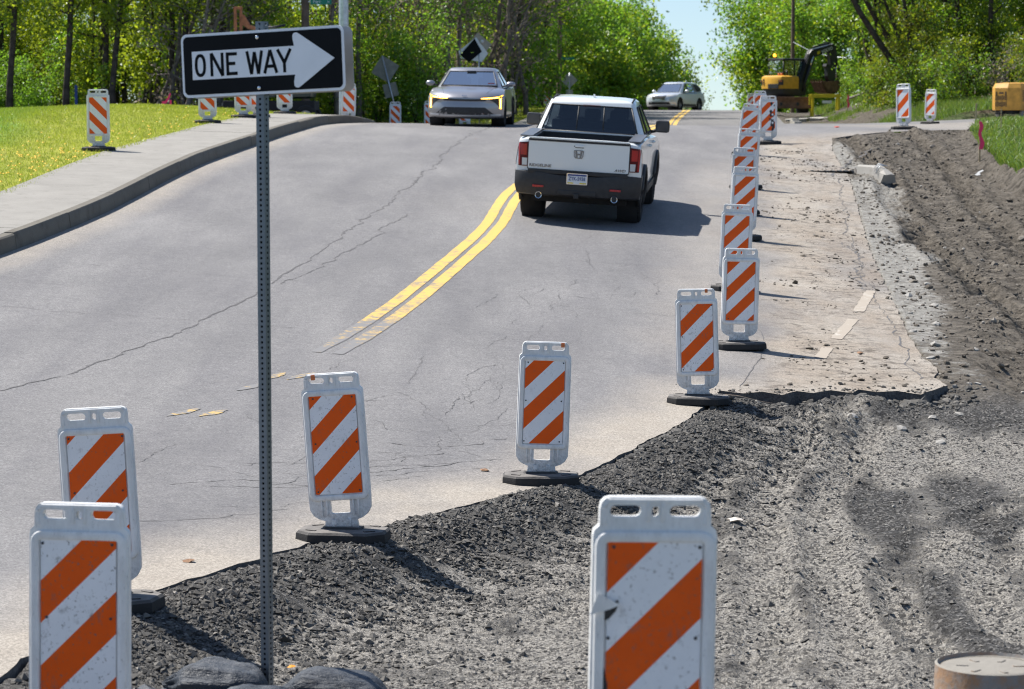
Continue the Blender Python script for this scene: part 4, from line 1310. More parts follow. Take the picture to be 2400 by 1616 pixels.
# ================================================================== ONE WAY SIGN
def perforated_post(h, w, pitch, hole):
    mb = MB(); n = int(h / pitch)
    hw = w / 2
    for a in range(4):
        q = Matrix.Rotation(a * math.pi / 2, 3, 'Z')
        for k in range(n):
            z0 = k * pitch; zc = z0 + pitch / 2
            sq = [(-hw, z0), (0, z0), (hw, z0), (hw, zc), (hw, z0 + pitch), (0, z0 + pitch), (-hw, z0 + pitch), (-hw, zc)]
            ho = [(hole * math.cos(math.radians(225 + 45 * i)), zc + hole * math.sin(math.radians(225 + 45 * i))) for i in range(8)]
            vs = [q @ Vector((x_, -hw, z_)) for x_, z_ in sq] + [q @ Vector((x_, -hw, z_)) for x_, z_ in ho] + [q @ Vector((x_, -hw + .003, z_)) for x_, z_ in ho]
            fs = [(i, (i + 1) % 8, 8 + (i + 1) % 8, 8 + i) for i in range(8)] + [(8 + i, 8 + (i + 1) % 8, 16 + (i + 1) % 8, 16 + i) for i in range(8)]
            mb.add(vs, fs)
    return mb


def post_material():
    t = NT('galvanised_post'); p = t.oc()
    c = t.mix(t.noise(t.map(p, (1, 1, .3)), 8, 6, .7), (.105, .125, .15), (.21, .24, .275))
    c = t.mix(t.ramp(t.noise(p, 21, 6, .7), [(.66, 0), (.72, .8)]), c, (.20, .13, .08))
    return t.done(c, .38, .7, t.bump(t.noise(p, 60, 4), .2, .002))


MAT['post'] = post_material()
yaw = math.radians(-27)
sgn = thing('one_way_sign', 'black and white ONE WAY arrow sign on a perforated steel post', 'road sign', (-1.195, 12.6, ZC - 2.95), (0, 0, yaw))
perforated_post(3.385, .0445, .0254, .0068).build('post', MAT['post'], sgn)
mb = MB(); mb.box((0, 0, 1.66), (.036, .036, 3.3)); mb.build('post_inner_shade', MAT['under_dark'], sgn)  # near-black insert painting the shade inside the hollow post, so the holes read dark
SZ0 = 3.185      # centre of the sign above the foot
plate = thing('sign_face', None, None); plate.parent = sgn; plate.location = (.02, -.034, SZ0); plate.rotation_euler = (0, math.radians(-2.3), 0)
W2, H2 = .457, .1525
mb = MB(); mb.prism(rrect(-W2, W2, -H2, H2, .032, 6), 0, .004); mb.build('white_border', MAT['sign_white'], plate)
mb = MB(); mb.prism(rrect(-W2 + .013, W2 - .013, -H2 + .013, H2 - .013, .024, 6), -.0016, .0); mb.build('black_field', MAT['sign_black'], plate)
arrow = [(-.395, -.068), (.185, -.068), (.178, -.10)]
arrow += [(.178 + .012 * 0, -.118), (.186, -.128), (.2, -.13), (.213, -.124)]
arrow += [(.405, 0), (.213, .124), (.2, .13), (.186, .128), (.178, .118), (.178, .10), (.185, .068), (-.395, .068)]
mb = MB(); mb.prism(arrow, -.0032, -.0016); mb.build('arrow', MAT['sign_white'], plate)
def stroke(mb, pts, w):
    for (a, b) in zip(pts[:-1], pts[1:]):
        a = Vector(a); b = Vector(b); d = (b - a).normalized(); n_ = Vector((-d.y, d.x)) * w / 2
        mb.prism([tuple(a - n_), tuple(b - n_), tuple(b + n_), tuple(a + n_)], -.0046, -.0032)
LET = {'O': None, 'N': [[(0, 0), (0, 1)], [(0, 1), (.56, 0)], [(.56, 0), (.56, 1)]], 'E': [[(0, 0), (0, 1)], [(0, .925), (.5, .925)], [(0, .51), (.40, .51)], [(0, .075), (.5, .075)]],
       'W': [[(0, 1), (.2, 0)], [(.2, 0), (.38, .95)], [(.38, .95), (.56, 0)], [(.56, 0), (.76, 1)]], 'A': [[(0, 0), (.31, 1)], [(.31, 1), (.62, 0)], [(.13, .3), (.5, .3)]], 'Y': [[(0, 1), (.33, .42)], [(.66, 1), (.33, .42)], [(.33, .44), (.33, 0)]]}
def letter(ch, x0, zb, h, wst):
    m = MB()
    if ch == 'O':
        ow, n = .58 * h, 28
        o = [(x0 + ow / 2 + (ow / 2) * math.copysign(abs(math.cos(a)) ** .85, math.cos(a)), zb + h / 2 + (h / 2) * math.copysign(abs(math.sin(a)) ** .85, math.sin(a))) for a in [2 * math.pi * k / n for k in range(n)]]
        i = [(x0 + ow / 2 + (ow / 2 - wst) * math.copysign(abs(math.cos(a)) ** .85, math.cos(a)), zb + h / 2 + (h / 2 - wst) * math.copysign(abs(math.sin(a)) ** .85, math.sin(a))) for a in [2 * math.pi * k / n for k in range(n)]]
        m.prism(o, -.0046, -.0032, [i])
    else:
        for st in LET[ch]:
            stroke(m, [(x0 + wst / 2 + px * h, zb + pz * h) for px, pz in st], wst)
    return m.build('letter', MAT['sign_black'], plate)
hL = .110; x0 = -.380; zb = -.055
for ch, dx in zip('ONE WAY', (0, .089, .180, 0, .292, .388, .464)):
    if ch != ' ': letter(ch, x0 + dx, zb, hL, .0155)
for bz in (-.122, .118):
    mb = MB(); mb.lathe([(0, -.0095), (.006, -.009), (.0095, -.005), (.0105, -.002)], (-.02, 0, bz), 12, 'Y'); mb.build('sign_bolt', MAT['chrome'], plate)
back = thing('back_sign', None, None); back.parent = sgn; back.location = (.026, .034, SZ0 - .004); back.rotation_euler = (0, math.radians(-2.3), 0)
mb = MB(); mb.prism(rrect(-W2, W2, -H2, H2, .032, 6), 0, .004); mb.build('back_plate', MAT['alu'], back)
mb = MB(); mb.prism(rrect(-W2 + .013, W2 - .013, -H2 + .013, H2 - .013, .024, 6), .004, .0055); mb.build('back_field', MAT['sign_black'], back)

# ================================================================== SANDBAGS
def M_bag():
    t = NT('bag_plastic'); p = t.oc()
    n = t.noise(p, 6, 7, .7)
    c = t.mix(n, (.02, .025, .033), (.06, .07, .085))
    nz = t.n('SeparateXYZ', Vector=t.n('NewGeometry').outputs['Normal']).outputs[2]
    c = t.mix(t.math('MULTIPLY', t.ramp(nz, [(.1, 0), (.9, 1)]), t.ramp(t.noise(p, 9, 6, .7), [(.4, 0), (.7, .5)])), c, (.17, .175, .185))
    wr = t.math('ABSOLUTE', t.math('SUBTRACT', t.noise(t.map(p, (2.2, 15, 13)), 1.3, 5, .65, .4), .5))
    return t.done(c, .5, 0, t.bump(t.math('ADD', t.math('MULTIPLY', wr, 3.0), t.math('MULTIPLY', t.noise(p, 30, 5, .7), .4)), .8, .02), .3)


MAT['bag'] = M_bag()


def sandbag(loc, size, rz, label, neck=1, seed=0):
    root = thing('sandbag', label, 'sandbag', loc, (0, 0, rz), 'sandbags weighing down the sign post')
    nu, nv = 72, 36; rows = []
    for j in range(nv + 1):
        ph = -math.pi / 2 + math.pi * j / nv; row = []
        for i in range(nu):
            th = 2 * math.pi * i / nu
            cx, sx = math.cos(th), math.sin(th); c = math.cos(ph) ** .8 if math.cos(ph) > 0 else 0
            x_ = size[0] * c * math.copysign(abs(cx) ** .85, cx); y_ = size[1] * c * math.copysign(abs(sx) ** .85, sx)
            z_ = size[2] * math.copysign(abs(math.sin(ph)) ** .7, math.sin(ph))
            u = x_ / size[0] * neck
            pinch = 1 - .55 * float(S(.35, 1.0, u))
            wr = float(vnoise(np.array([math.atan2(z_ * 3, y_ * 1.5) * 3.4 + seed]), np.array([x_ * 3 + seed]), 33)[0]) * (.10 + .18 * max(0, u + .3)) + float(fbm(np.array([x_ * 7 + seed]), np.array([y_ * 7 + z_ * 9]), 4, 37)[0]) * .14
            rd = 1 - 2.2 * abs(float(vnoise(np.array([math.atan2(z_ * 2.2, y_) * 1.6 + x_ * 5 + seed * 3]), np.array([x_ * 6.5 - y_ * 5 + seed]), 57)[0]))
            wr += .03 * rd + .008 * (1 - 2.2 * abs(float(vnoise(np.array([x_ * 14 + z_ * 12 + seed]), np.array([y_ * 15 + seed]), 59)[0])))
            row.append((x_ * (1 + wr * .4), y_ * pinch * (1 + wr), max(z_ * pinch * (1 + wr) + .0, -size[2] * .75) + size[2] * .72))
        rows.append(row)
    mb = MB(); mb.grid(rows, closed=True); mb.build('bag_body', MAT['bag'], root)
    # gathered, tied neck
    mb = MB(); nx_ = size[0] * .9 * neck; R_ = []
    for k, (dx, r) in enumerate(((0, .05), (.05, .026), (.075, .024), (.11, .045), (.16, .07), (.19, .06))):
        row = []
        for i in range(18):
            th = 2 * math.pi * i / 18; rr = r * (1 + (.42 if k > 2 else .12) * math.sin(th * 5 + seed + k * .4) + random.uniform(-.08, .08))
            row.append((nx_ + neck * dx, rr * math.cos(th) * 1.3, size[2] * .45 + rr * math.sin(th) * .8 - .02 * k * .5))
        R_.append(row)
    mb.grid(R_, closed=True); mb.build('tied_neck', MAT['bag'], root)
    return root


bz = ZC - 2.87
sandbag((-1.44, 12.52, bz - .01), (.26, .17, .125), math.radians(165), 'grey sandbag behind left of the sign post', 1, 1)
sandbag((-1.24, 12.22, bz - .045), (.24, .17, .115), math.radians(10), 'dark wrinkled sandbag in front of the sign post', -1, 5)
sandbag((-.86, 12.35, bz - .015), (.28, .18, .125), math.radians(-8), 'blue-black sandbag with a tied neck right of the sign post', -1, 9)

# ================================================================== IRON RISER AT THE BOTTOM RIGHT
t = NT('rusty_iron'); p = t.oc()
c = t.mix(t.ramp(t.noise(p, 9, 7, .75), [(.42, 0), (.62, 1)]), (.26, .25, .235), (.33, .20, .115))
nz = t.n('SeparateXYZ', Vector=t.n('NewGeometry').outputs['Normal']).outputs[2]
c = t.mix(t.ramp(nz, [(.5, 0), (.9, 1)]), c, t.mix(t.noise(p, 12, 6), (.20, .185, .16), (.30, .28, .245)))
MAT['riser'] = t.done(c, .85, .1, t.bump(t.noise(p, 40, 5), .6, .006), .3)
rr = thing('manhole_riser', 'round rusty iron manhole riser with a dusty lid at the bottom right', 'manhole', (2.04, 11.0, ZC - 2.66))
mb = MB(); mb.lathe([(.255, -.1), (.245, .02), (.236, .30), (.236, .315), (.226, .32), (.222, .306), (.215, .303)], (0, 0, 0), 48); mb.build('ring', MAT['riser'], rr, sharp=40)
mb = MB(); mb.lathe([(.215, .296), (.213, .302), (.19, .304), (.0, .306)], (0, 0, 0), 48)
for a in range(6):
    mb.box((.12 * math.cos(a), .12 * math.sin(a), .306), (.05, .02, .006), rot=Matrix.Rotation(a, 3, 'Z'), bev=.002)
mb.build('lid', MAT['riser'], rr, sharp=40)

# ================================================================== BITS LYING ABOUT
def flake(name, loc, r, mat, label, cat='litter', flat=.35, seed=0):
    rs = random.Random(seed); mb = MB(); n = 9
    rim = [(r * rs.uniform(.5, 1.2) * math.cos(2 * math.pi * k / n), r * rs.uniform(.5, 1.2) * math.sin(2 * math.pi * k / n), r * rs.uniform(0, flat)) for k in range(n)]
    vs = rim + [(0, 0, r * flat * 1.4), (0, 0, -.004)]
    mb.add(vs, [(k, (k + 1) % n, n) for k in range(n)] + [((k + 1) % n, k, n + 1) for k in range(n)])
    return mb.build(name, mat, None, loc=loc, rot=(0, 0, rs.uniform(0, 6)), label=label, cat=cat)


MAT['leaf_dead'] = M_simple('dead_leaf', (.24, .135, .075), .85, 0, .3, 20)
MAT['orange_lens'] = M_simple('orange_lens', (.75, .32, .03), .25, 0, .2, 20)
MAT['paper'] = M_simple('crumpled_paper', (.55, .50, .44), .8, 0, .15, 20)
flake('orange_lens_fragment', (-1.2, 14.05, float(w_earth(-1.2, 14.05)) + .015), .028, MAT['orange_lens'], 'small orange plastic fragment on the gravel right of the sign post', seed=3)
flake('dead_leaf', on_road(-.22, 21.2), .045, MAT['leaf_dead'], 'curled brown leaf on the pavement left of the middle panel', 'leaf', seed=4)
flake('dead_leaf', on_road(-2.02, 16.2), .04, MAT['leaf_dead'], 'brown leaf on the sandy pavement left of the sign post', 'leaf', seed=5)
flake('crumpled_paper', (1.72, 20.0, float(w_earth(1.72, 20.0)) + .015), .07, MAT['paper'], 'pale crumpled scrap lying on the gravel behind the nearest panel', seed=6)
flake('dead_leaf', on_road(3.95, 29.6), .05, MAT['leaf_dead'], 'brown leaf on the sandy lane beside the white dash', 'leaf', seed=8)
flake('dead_leaf', (-1.55, 13.4, float(w_earth(-1.55, 13.4)) + .02), .045, MAT['leaf_dead'], 'pale brown leaf on the gravel above the sandbags', 'leaf', seed=9)
flake('red_scrap', on_road(8.9, 72), .08, M_simple('red_scrap', (.6, .06, .03), .6), 'tiny red scrap lying on the side street', seed=10)
# root dragged out at the cut
mb = MB(); rp = [(2.0, 25.55), (2.12, 25.75), (2.25, 25.95), (2.5, 26.05), (2.75, 26.2)]
mb.tube([(a, b, float(w_earth(a, b)) + .05 + .02 * math.sin(k * 2)) for k, (a, b) in enumerate(rp)], [.03, .026, .022, .018, .01], 7)
mb.build('tree_root', M_simple('root_bark', (.15, .12, .09), .9, 0, .3, 20, .004, 40), None, label='bent root lying below the cut pavement edge', cat='root')
# broken concrete lumps
MAT['rubble'] = M_concrete('broken_concrete', (.26, .25, .225), (.40, .38, .35), (.15, .135, .11))
rl = [(4.75, 29.6, .11), (4.95, 30.6, .16), (4.85, 31.6, .10), (5.25, 32.3, .14), (5.05, 33.2, .09), (5.5, 34.0, .12), (5.3, 34.9, .15), (5.75, 36.2, .10), (5.65, 37.6, .12), (3.3, 25.2, .12), (3.75, 25.0, .14), (4.1, 25.4, .10), (4.05, 24.6, .09), (4.4, 25.6, .12), (5.9, 39.2, .1), (6.1, 41, .12), (4.7, 28.6, .12), (5.0, 28.0, .10), (5.4, 30.4, .13)]
for k, (a, b, r) in enumerate(rl):
    V = ICO_V * (1 + rng.uniform(-.3, .3, (12, 1))) * np.array([1.2, .9, .5]) * r * .5
    me = mesh_np('concrete_lump', V, ICO_F, MAT['rubble'])
    o = obj('concrete_lump', me, None, loc=(a, b, float(w_earth(a, b)) + r * .02), rot=(random.uniform(-.3, .3), random.uniform(-.3, .3), random.uniform(0, 6)), label='pale lump of broken concrete in the mud beside the dirty lane' if b > 27 else 'pale lump of broken concrete below the cut pavement edge', cat='rubble', group='broken concrete beside the lane' if b > 27 else 'broken concrete below the cut')
# loose kerb stone and drain inlet on the mud
ky, kx = 53.5, 7.42
kb = thing('broken_kerb', 'short broken length of concrete kerb standing in the mud', 'kerb', (kx, ky, float(w_earth(kx, ky)) - .08), (0, 0, math.radians(15)))
mb = MB()
secs = []
for k, (yy, s_, ragged) in enumerate(((-.62, .5, 1), (-.42, .75, 1), (-.2, .95, .6), (.0, 1, 0), (.75, 1, 0))):
    secs.append([(x_ + ragged * random.uniform(-.04, .04), yy + ragged * random.uniform(-.1, .1), z_ * s_ + ragged * random.uniform(-.03, .03)) for x_, z_ in ((-.12, 0), (.13, 0), (.13, .32), (.10, .36), (-.08, .36), (-.11, .33))])
mb.grid(secs, closed=True); mb.f.append((5, 4, 3, 2, 1, 0)); mb.m.append(0); mb.sm.append(False); mb.f.append(tuple(24 + j for j in range(6))); mb.m.append(0); mb.sm.append(False)
mb.build('kerb_stone', MAT['rubble'], kb, sharp=25)
mb = MB()
for k in range(3):
    mb.tube([(-.15, -.30 + k * .04, .2 + .05 * k), (-.05, -.34 + k * .04, .37 + .02 * k), (.1, -.3 - .03 * k, .35)], .007, 5)
mb.build('reinforcing_wire', MAT['steel'], kb)
dr = thing('drain_inlet', 'rusty drain grate beside the broken kerb', 'drain', (6.62, 54.6, float(w_road(6.62, 54.6)) + .004), (0, 0, math.radians(-4)))
mb = MB(); mb.box((0, 0, .004), (.95, .75, .006)); mb.build('pit', MAT['black'], dr)
for k in range(7):
    mb = MB(); mb.box((-.40 + k * .133, 0, .014), (.045, .72, .022), bev=.005); mb.build('grate_bar', MAT['riser'], dr)
# survey stakes
def stake(x_, y_, z_, h, label, ribbon_=False, tilt=(0, 0), col=None, r=.019):
    rt = thing('survey_stake', label, 'stake', (x_, y_, z_), (math.radians(tilt[0]), math.radians(tilt[1]), random.uniform(-.3, .3)), 'survey stakes beside the road works')
    mb = MB(); mb.box((0, 0, h / 2 - .04), (r * 2, r * .9, h + .08), bev=.003); mb.build('stick', col or MAT['wood'], rt)
    if ribbon_:
        mb = MB(); rows = []
        for k in range(9):
            zz = h * .98 - k * h * .085; o = .02 * math.sin(k * 1.3)
            rows.append([(-.035 + o + .004 * k, -.022, zz), (.035 + o * 1.5 + .006 * k, -.028 - .01 * math.sin(k), zz - .01)])
        mb.grid(rows); mb.build('pink_tape', MAT['pink'], rt)
    return rt
gz = lambda a, b: float(w_earth(a, b))
stake(10.15, 57.0, gz(10.15, 57.0), .88, 'wooden stake wrapped in pink tape at the grass edge', True)
stake(11.25, 63.8, gz(11.2, 63.8) - .05, .62, 'bare wooden stake left of the pink one at the side street', tilt=(0, 1))
stake(11.35, 61.0, gz(11.35, 61.0), .55, 'thin wooden stake in the grass right of the pink one', r=.012)
# white arrow-shaped marker at the foot of the pink stake
mb = MB(); mb.prism([(-.16, 0), (-.02, .02), (.04, .10), (.14, .16), (.16, .13), (.06, .06), (.08, .0), (-.02, -.03)], -.008, .008)
mb.build('white_marker', M_simple('white_marker_paint', (.66, .66, .64), .6), None, loc=(9.85, 55.6, gz(9.85, 55.6) + .02), rot=(math.radians(-50), 0, 0), label='small white pointed marker lying at the foot of the pink stake', cat='marker')

# soot on the right half of the blackened panel
for k in range(26):
    zz = random.uniform(.34, .97); xx = random.gauss(.115, .035); r_ = random.uniform(.012, .034)
    if xx + r_ > .155 or xx < .02: continue
    mb = MB(); mb.prism([(xx + r_ * random.uniform(.5, 1.2) * math.cos(a), zz + r_ * 1.7 * random.uniform(.5, 1.2) * math.sin(a)) for a in [k2 * .785 for k2 in range(8)]], -.0312 - .0001 * k, -.0302)
    mb.build('soot_smear', MAT['black'], P12, rot=(0, 0, math.radians(3)))
for zz, xx in ((.88, .10), (.79, .10), (.69, .10), (.60, .10), (.50, .10)):
    mb = MB(); mb.lathe([(0, -.036), (.02, -.0358), (.024, -.034)], (xx, 0, zz), 12, 'Y'); mb.build('reflector_button', MAT['sign_white'], P12, rot=(0, 0, math.radians(3)))

for pn, dx, lean_, yw in ((P3, -.12, -4.0, -5), (P4, .135, 2.0, 3), (P5, .10, -1.6, -4)):
    mb = MB(); mb.box((dx, -.0245, 1.108), (.028, .012, .036), bev=.003); mb.build('handle_sticker', MAT['orange'], pn, rot=(0, math.radians(lean_), math.radians(yw)))
# ================================================================== VEHICLES
MAT['truck_white'] = M_paintcar('pearl_white_paint', (.80, .82, .81), 0.0, .3)
MAT['silver'] = M_paintcar('silver_grey_paint', (.31, .31, .335), .6, .34)
MAT['suv_silver'] = M_paintcar('light_silver_paint', (.72, .75, .79), .35, .3)
MAT['glass_dark'] = M_glass('tinted_glass', (.40, .47, .52), .07)
MAT['glass'] = M_glass('car_glass', (.28, .38, .46), .55)
MAT['seat'] = M_simple('seat_fabric', (.02, .021, .024), .9)
MAT['red_lens'] = M_simple('red_lens', (.42, .004, .01), .3, 0, .2, 5, coat=.6)
MAT['red_dark'] = M_simple('dark_red_lens', (.10, .002, .005), .3, 0, .2, 5, spec=.3)
MAT['clear_lens'] = M_simple('clear_lens', (.62, .62, .62), .15, 0, .1, 5, coat=.6)
MAT['amber_led'] = M_simple('amber_led', (.9, .5, .05), .3, emis=(1.0, .42, .03), estr=3.5)
MAT['led_core'] = M_simple('amber_led_core', (.9, .7, .2), .3, emis=(1.0, .78, .22), estr=4.5)
MAT['mirror_dark'] = M_simple('mirror_glass', (.06, .065, .07), .08, 0, .1, coat=.5)
MAT['badge_dark'] = M_simple('badge_chrome', (.22, .23, .25), .25, .9, .1)
MAT['rail'] = M_simple('bed_rail_plastic', (.10, .105, .115), .35, 0, .2, 12)
MAT['rim'] = M_simple('alloy_rim', (.33, .34, .36), .35, .8)
MAT['plate'] = M_simple('plate_white', (.70, .72, .74), .4, 0, .05)
MAT['plate_blue'] = M_simple('plate_blue', (.02, .05, .22), .4)
MAT['plate_yellow'] = M_simple('plate_yellow', (.75, .55, .03), .4)
MAT['under'] = M_simple('underbody', (.015, .015, .016), .9)
MAT['skin'] = M_simple('skin', (.45, .27, .19), .6)
MAT['cloth_dark'] = M_simple('dark_clothing', (.03, .035, .05), .9)


def slab_body(profile, W, tf, stations):
    rows = []
    for s in stations:
        rows.append([tf(y_, z_, s) for y_, z_ in profile])
    mb = MB(); n = len(profile)
    mb.grid(rows, closed=True)
    mb.f.append(tuple(range(n))[::-1]); mb.m.append(0); mb.sm.append(False)
    o = (len(rows) - 1) * n; mb.f.append(tuple(o + k for k in range(n))); mb.m.append(0); mb.sm.append(False)
    return mb


def boolean_cut(me, cutters):
    ob = bpy.data.objects.new('tmp', me); sc.collection.objects.link(ob)
    bm = bmesh.new(); bm.from_mesh(me); bmesh.ops.recalc_face_normals(bm, faces=bm.faces); bm.to_mesh(me); bm.free()
    cs = []
    for c in cutters:
        cm = c.mesh('cut', MAT['under'])
        bm = bmesh.new(); bm.from_mesh(cm); bmesh.ops.recalc_face_normals(bm, faces=bm.faces); bm.to_mesh(cm); bm.free()
        co = bpy.data.objects.new('cut', cm); sc.collection.objects.link(co); cs.append(co)
        md = ob.modifiers.new('b', 'BOOLEAN'); md.operation = 'DIFFERENCE'; md.object = co; md.solver = 'EXACT'
    bpy.context.view_layer.update()
    out = bpy.data.meshes.new_from_object(ob.evaluated_get(bpy.context.evaluated_depsgraph_get()))
    for o in cs + [ob]: bpy.data.objects.remove(o)
    return out


def smooth_mesh(me, ang):
    me.polygons.foreach_set('use_smooth', [True] * len(me.polygons)); me.set_sharp_from_angle(angle=math.radians(ang)); return me


def bvh_of(me):
    return BVHTree.FromPolygons([v.co[:] for v in me.vertices], [p.vertices[:] for p in me.polygons])


def drape(bvh, tops, bots, d, off, nx=8, nz=3, thick=0.0):
    """patch between two polylines given in the plane seen along d ('rear','front','left','right')"""
    ax = {'rear': (Vector((0, -9, 0)), Vector((0, 1, 0)), 0), 'front': (Vector((0, 9, 0)), Vector((0, -1, 0)), 0), 'right': (Vector((9, 0, 0)), Vector((-1, 0, 0)), 1), 'left': (Vector((-9, 0, 0)), Vector((1, 0, 0)), 1)}[d]

    def samp(pl, u):
        k = u * (len(pl) - 1); i = min(int(k), len(pl) - 2); f = k - i
        return (pl[i][0] * (1 - f) + pl[i + 1][0] * f, pl[i][1] * (1 - f) + pl[i + 1][1] * f)
    rows = []
    for j in range(nz + 1):
        row = []
        for i in range(nx + 1):
            a = samp(tops, i / nx); b = samp(bots, i / nx); f = j / nz
            h = a[0] * (1 - f) + b[0] * f; z = a[1] * (1 - f) + b[1] * f
            o = Vector(ax[0]); o[ax[2]] = h; o.z = z
            hit = bvh.ray_cast(o, ax[1])
            p = hit[0] if hit[0] is not None else (row[-1] + ax[1] * off if row else Vector((h if ax[2] == 0 else 0, h if ax[2] == 1 else 0, z)))
            row.append(p - ax[1] * off)
        rows.append(row)
    mb = MB(); fl = d in ('front', 'left')
    mb.grid(rows, smooth=True, flip=not fl)
    return mb


class Cabin:
    def __init__(s, bot, top, z0, z1, crown):
        s.bot, s.top, s.z0, s.z1, s.crown = bot, top, z0, z1, crown

    def ring(s, t):
        b, p = s.bot, s.top
        L = lambda k: b[k] * (1 - t) + p[k] * t
        yr, yf, w, wr, wf = L('yr'), L('yf'), L('w'), L('wr'), L('wf'); ys_ = [b['ys'][k] * (1 - t) + p['ys'][k] * t for k in range(4)]
        right = [(wr, yr), (w * .965, yr + .07), (w, ys_[0]), (w * 1.003, ys_[1]), (w * 1.003, ys_[2]), (w, ys_[3]), (w * .96, yf - .09), (wf, yf)]
        left = [(-x_, y_) for x_, y_ in reversed(right)]
        z = s.z0 * (1 - t) + s.z1 * t
        dz = b.get('dz', 0) * (1 - t)
        pts = [left[-1]] + right + left[:-1]
        return [Vector((x_, y_, z + dz * (y_ - yr) / (yf - yr))) for x_, y_ in pts]

    # ring index: 0 rear-left, 1 rear-right, 2 corner, 3..6 right side, 7 corner, 8 front-right, 9 front-left, 10 corner, 11..14 left side, 15 corner
    def build(s, paint, glass, root, ta=.07, tb=.88, rear_glass=None, frame=None):
        lv = [0, ta, tb, 1.0]
        R = [s.ring(t) for t in lv]
        wins = {(0, 1): 'rear_window', (3, 4): 'side_window', (5, 6): 'side_window', (8, 9): 'windshield', (11, 12): 'side_window', (13, 14): 'side_window'}
        mb = MB(); allv = [v for r in R for v in r]; n = 16; fs = []
        for i in range(3):
            for j in range(n):
                j2 = (j + 1) % n
                if i == 1 and (j, j2) in wins: continue
                fs.append((i * n + j, i * n + j2, (i + 1) * n + j2, (i + 1) * n + j))
        c = Vector((0, (R[3][0].y + R[3][8].y) / 2, s.z1))
        cr = []
        for k, (sc_, dz) in enumerate(((.93, .55), (.75, .85), (.4, 1.0))):
            cr.append([c + Vector(((v.x - c.x) * sc_, (v.y - c.y) * sc_, s.crown * dz)) for v in R[3]])
        base = 3 * n
        for k, r in enumerate(cr):
            allv += r
            for j in range(n):
                j2 = (j + 1) % n; fs.append((base + j, base + j2, base + n + j2, base + n + j))
            base += n
        fs.append(tuple(base + j for j in range(n)))
        mb.add(allv, fs); mb.build('cab', paint, root, sharp=38)
        for (a, b), nm in wins.items():
            q = [R[1][a], R[1][b], R[2][b], R[2][a]]; ct = sum(q, Vector()) / 4
            nr = (q[1] - q[0]).cross(q[3] - q[0]).normalized()
            m2 = MB(); m2.add([p + (p - ct) * .012 + nr * .002 for p in q], [(0, 1, 2, 3)])
            w_ = m2.build(nm, rear_glass if (nm == 'rear_window' and rear_glass) else glass, root)
            if frame is not None:
                m3 = MB()
                for p, r in zip(q, q[1:] + q[:1]):
                    m3.tube([p + nr * .004, r + nr * .004], .013, 5)
                m3.build('seal', frame, w_)
        return R


def wheel(root, c, r, w, side, rim=.62, spokes=5):
    t = thing('wheel', None, None); t.parent = root; t.location = c
    k = w / 2; e = .035
    mb = MB(); mb.lathe([(r * rim, -k), (r - e, -k), (r - .008, -k + e * .7), (r, -k + e * 1.4), (r, k - e * 1.4), (r - .008, k - e * .7), (r - e, k), (r * rim, k), (r * rim * .96, k - .05), (r * rim * .96, -k + .05), (r * rim, -k)], (0, 0, 0), 32, 'X')
    for q in range(36):
        a = 2 * math.pi * q / 36
        mb.box((0, (r + .001) * math.cos(a), (r + .001) * math.sin(a)), (w * .8, .014, .012), rot=Matrix.Rotation(a - math.pi / 2, 3, 'X'))
    mb.build('tyre', MAT['tyre'], t, sharp=40)
    mb = MB(); o = side * (k - .045)
    mb.lathe([(r * rim * .99, o), (r * rim * .93, o + side * .012), (r * rim * .88, o - side * .02)], (0, 0, 0), 28, 'X')
    mb.lathe([(.0, o + side * .012), (.05, o + side * .012), (.06, o - side * .01)], (0, 0, 0), 14, 'X')
    for q in range(spokes):
        a = 2 * math.pi * q / spokes
        mb.box((o - side * .004, r * rim * .47 * math.cos(a), r * rim * .47 * math.sin(a)), (.022, r * rim * .95, .055), rot=Matrix.Rotation(a, 3, 'X'), bev=.006)
    mb.lathe([(0, o - side * .06), (r * rim * .95, o - side * .06)], (0, 0, 0), 20, 'X', m=1)
    mb.build('rim', [MAT['rim'], MAT['under']], t, sharp=40)
    return t


def stand(root, x_, y_, heading, ref=(0, 0), lift=0.0, scale=1.0):
    """put a vehicle on the road: the local point ref comes to (x, y), its nose pointing along heading (degrees from +Y to +X)"""
    h = math.radians(heading); e = .6
    zx = (float(w_road(x_ + e, y_)) - float(w_road(x_ - e, y_))) / (2 * e); zy = (float(w_road(x_, y_ + 1.5)) - float(w_road(x_, y_ - 1.5))) / 3.0
    f = Vector((math.sin(h), math.cos(h), 0)); f.z = zx * f.x + zy * f.y; f.normalize()
    n_ = Vector((-zx, -zy, 1)).normalized(); r = f.cross(n_).normalized(); n_ = r.cross(f)
    M = Matrix((r, f, n_)).transposed().to_4x4()
    p = Vector((x_, y_, float(w_road(x_, y_)) + lift)) - (r * ref[0] + f * ref[1]) * scale
    root.rotation_mode = 'XYZ'
    root.location = p; root.rotation_euler = M.to_euler(); root.scale = (scale,) * 3


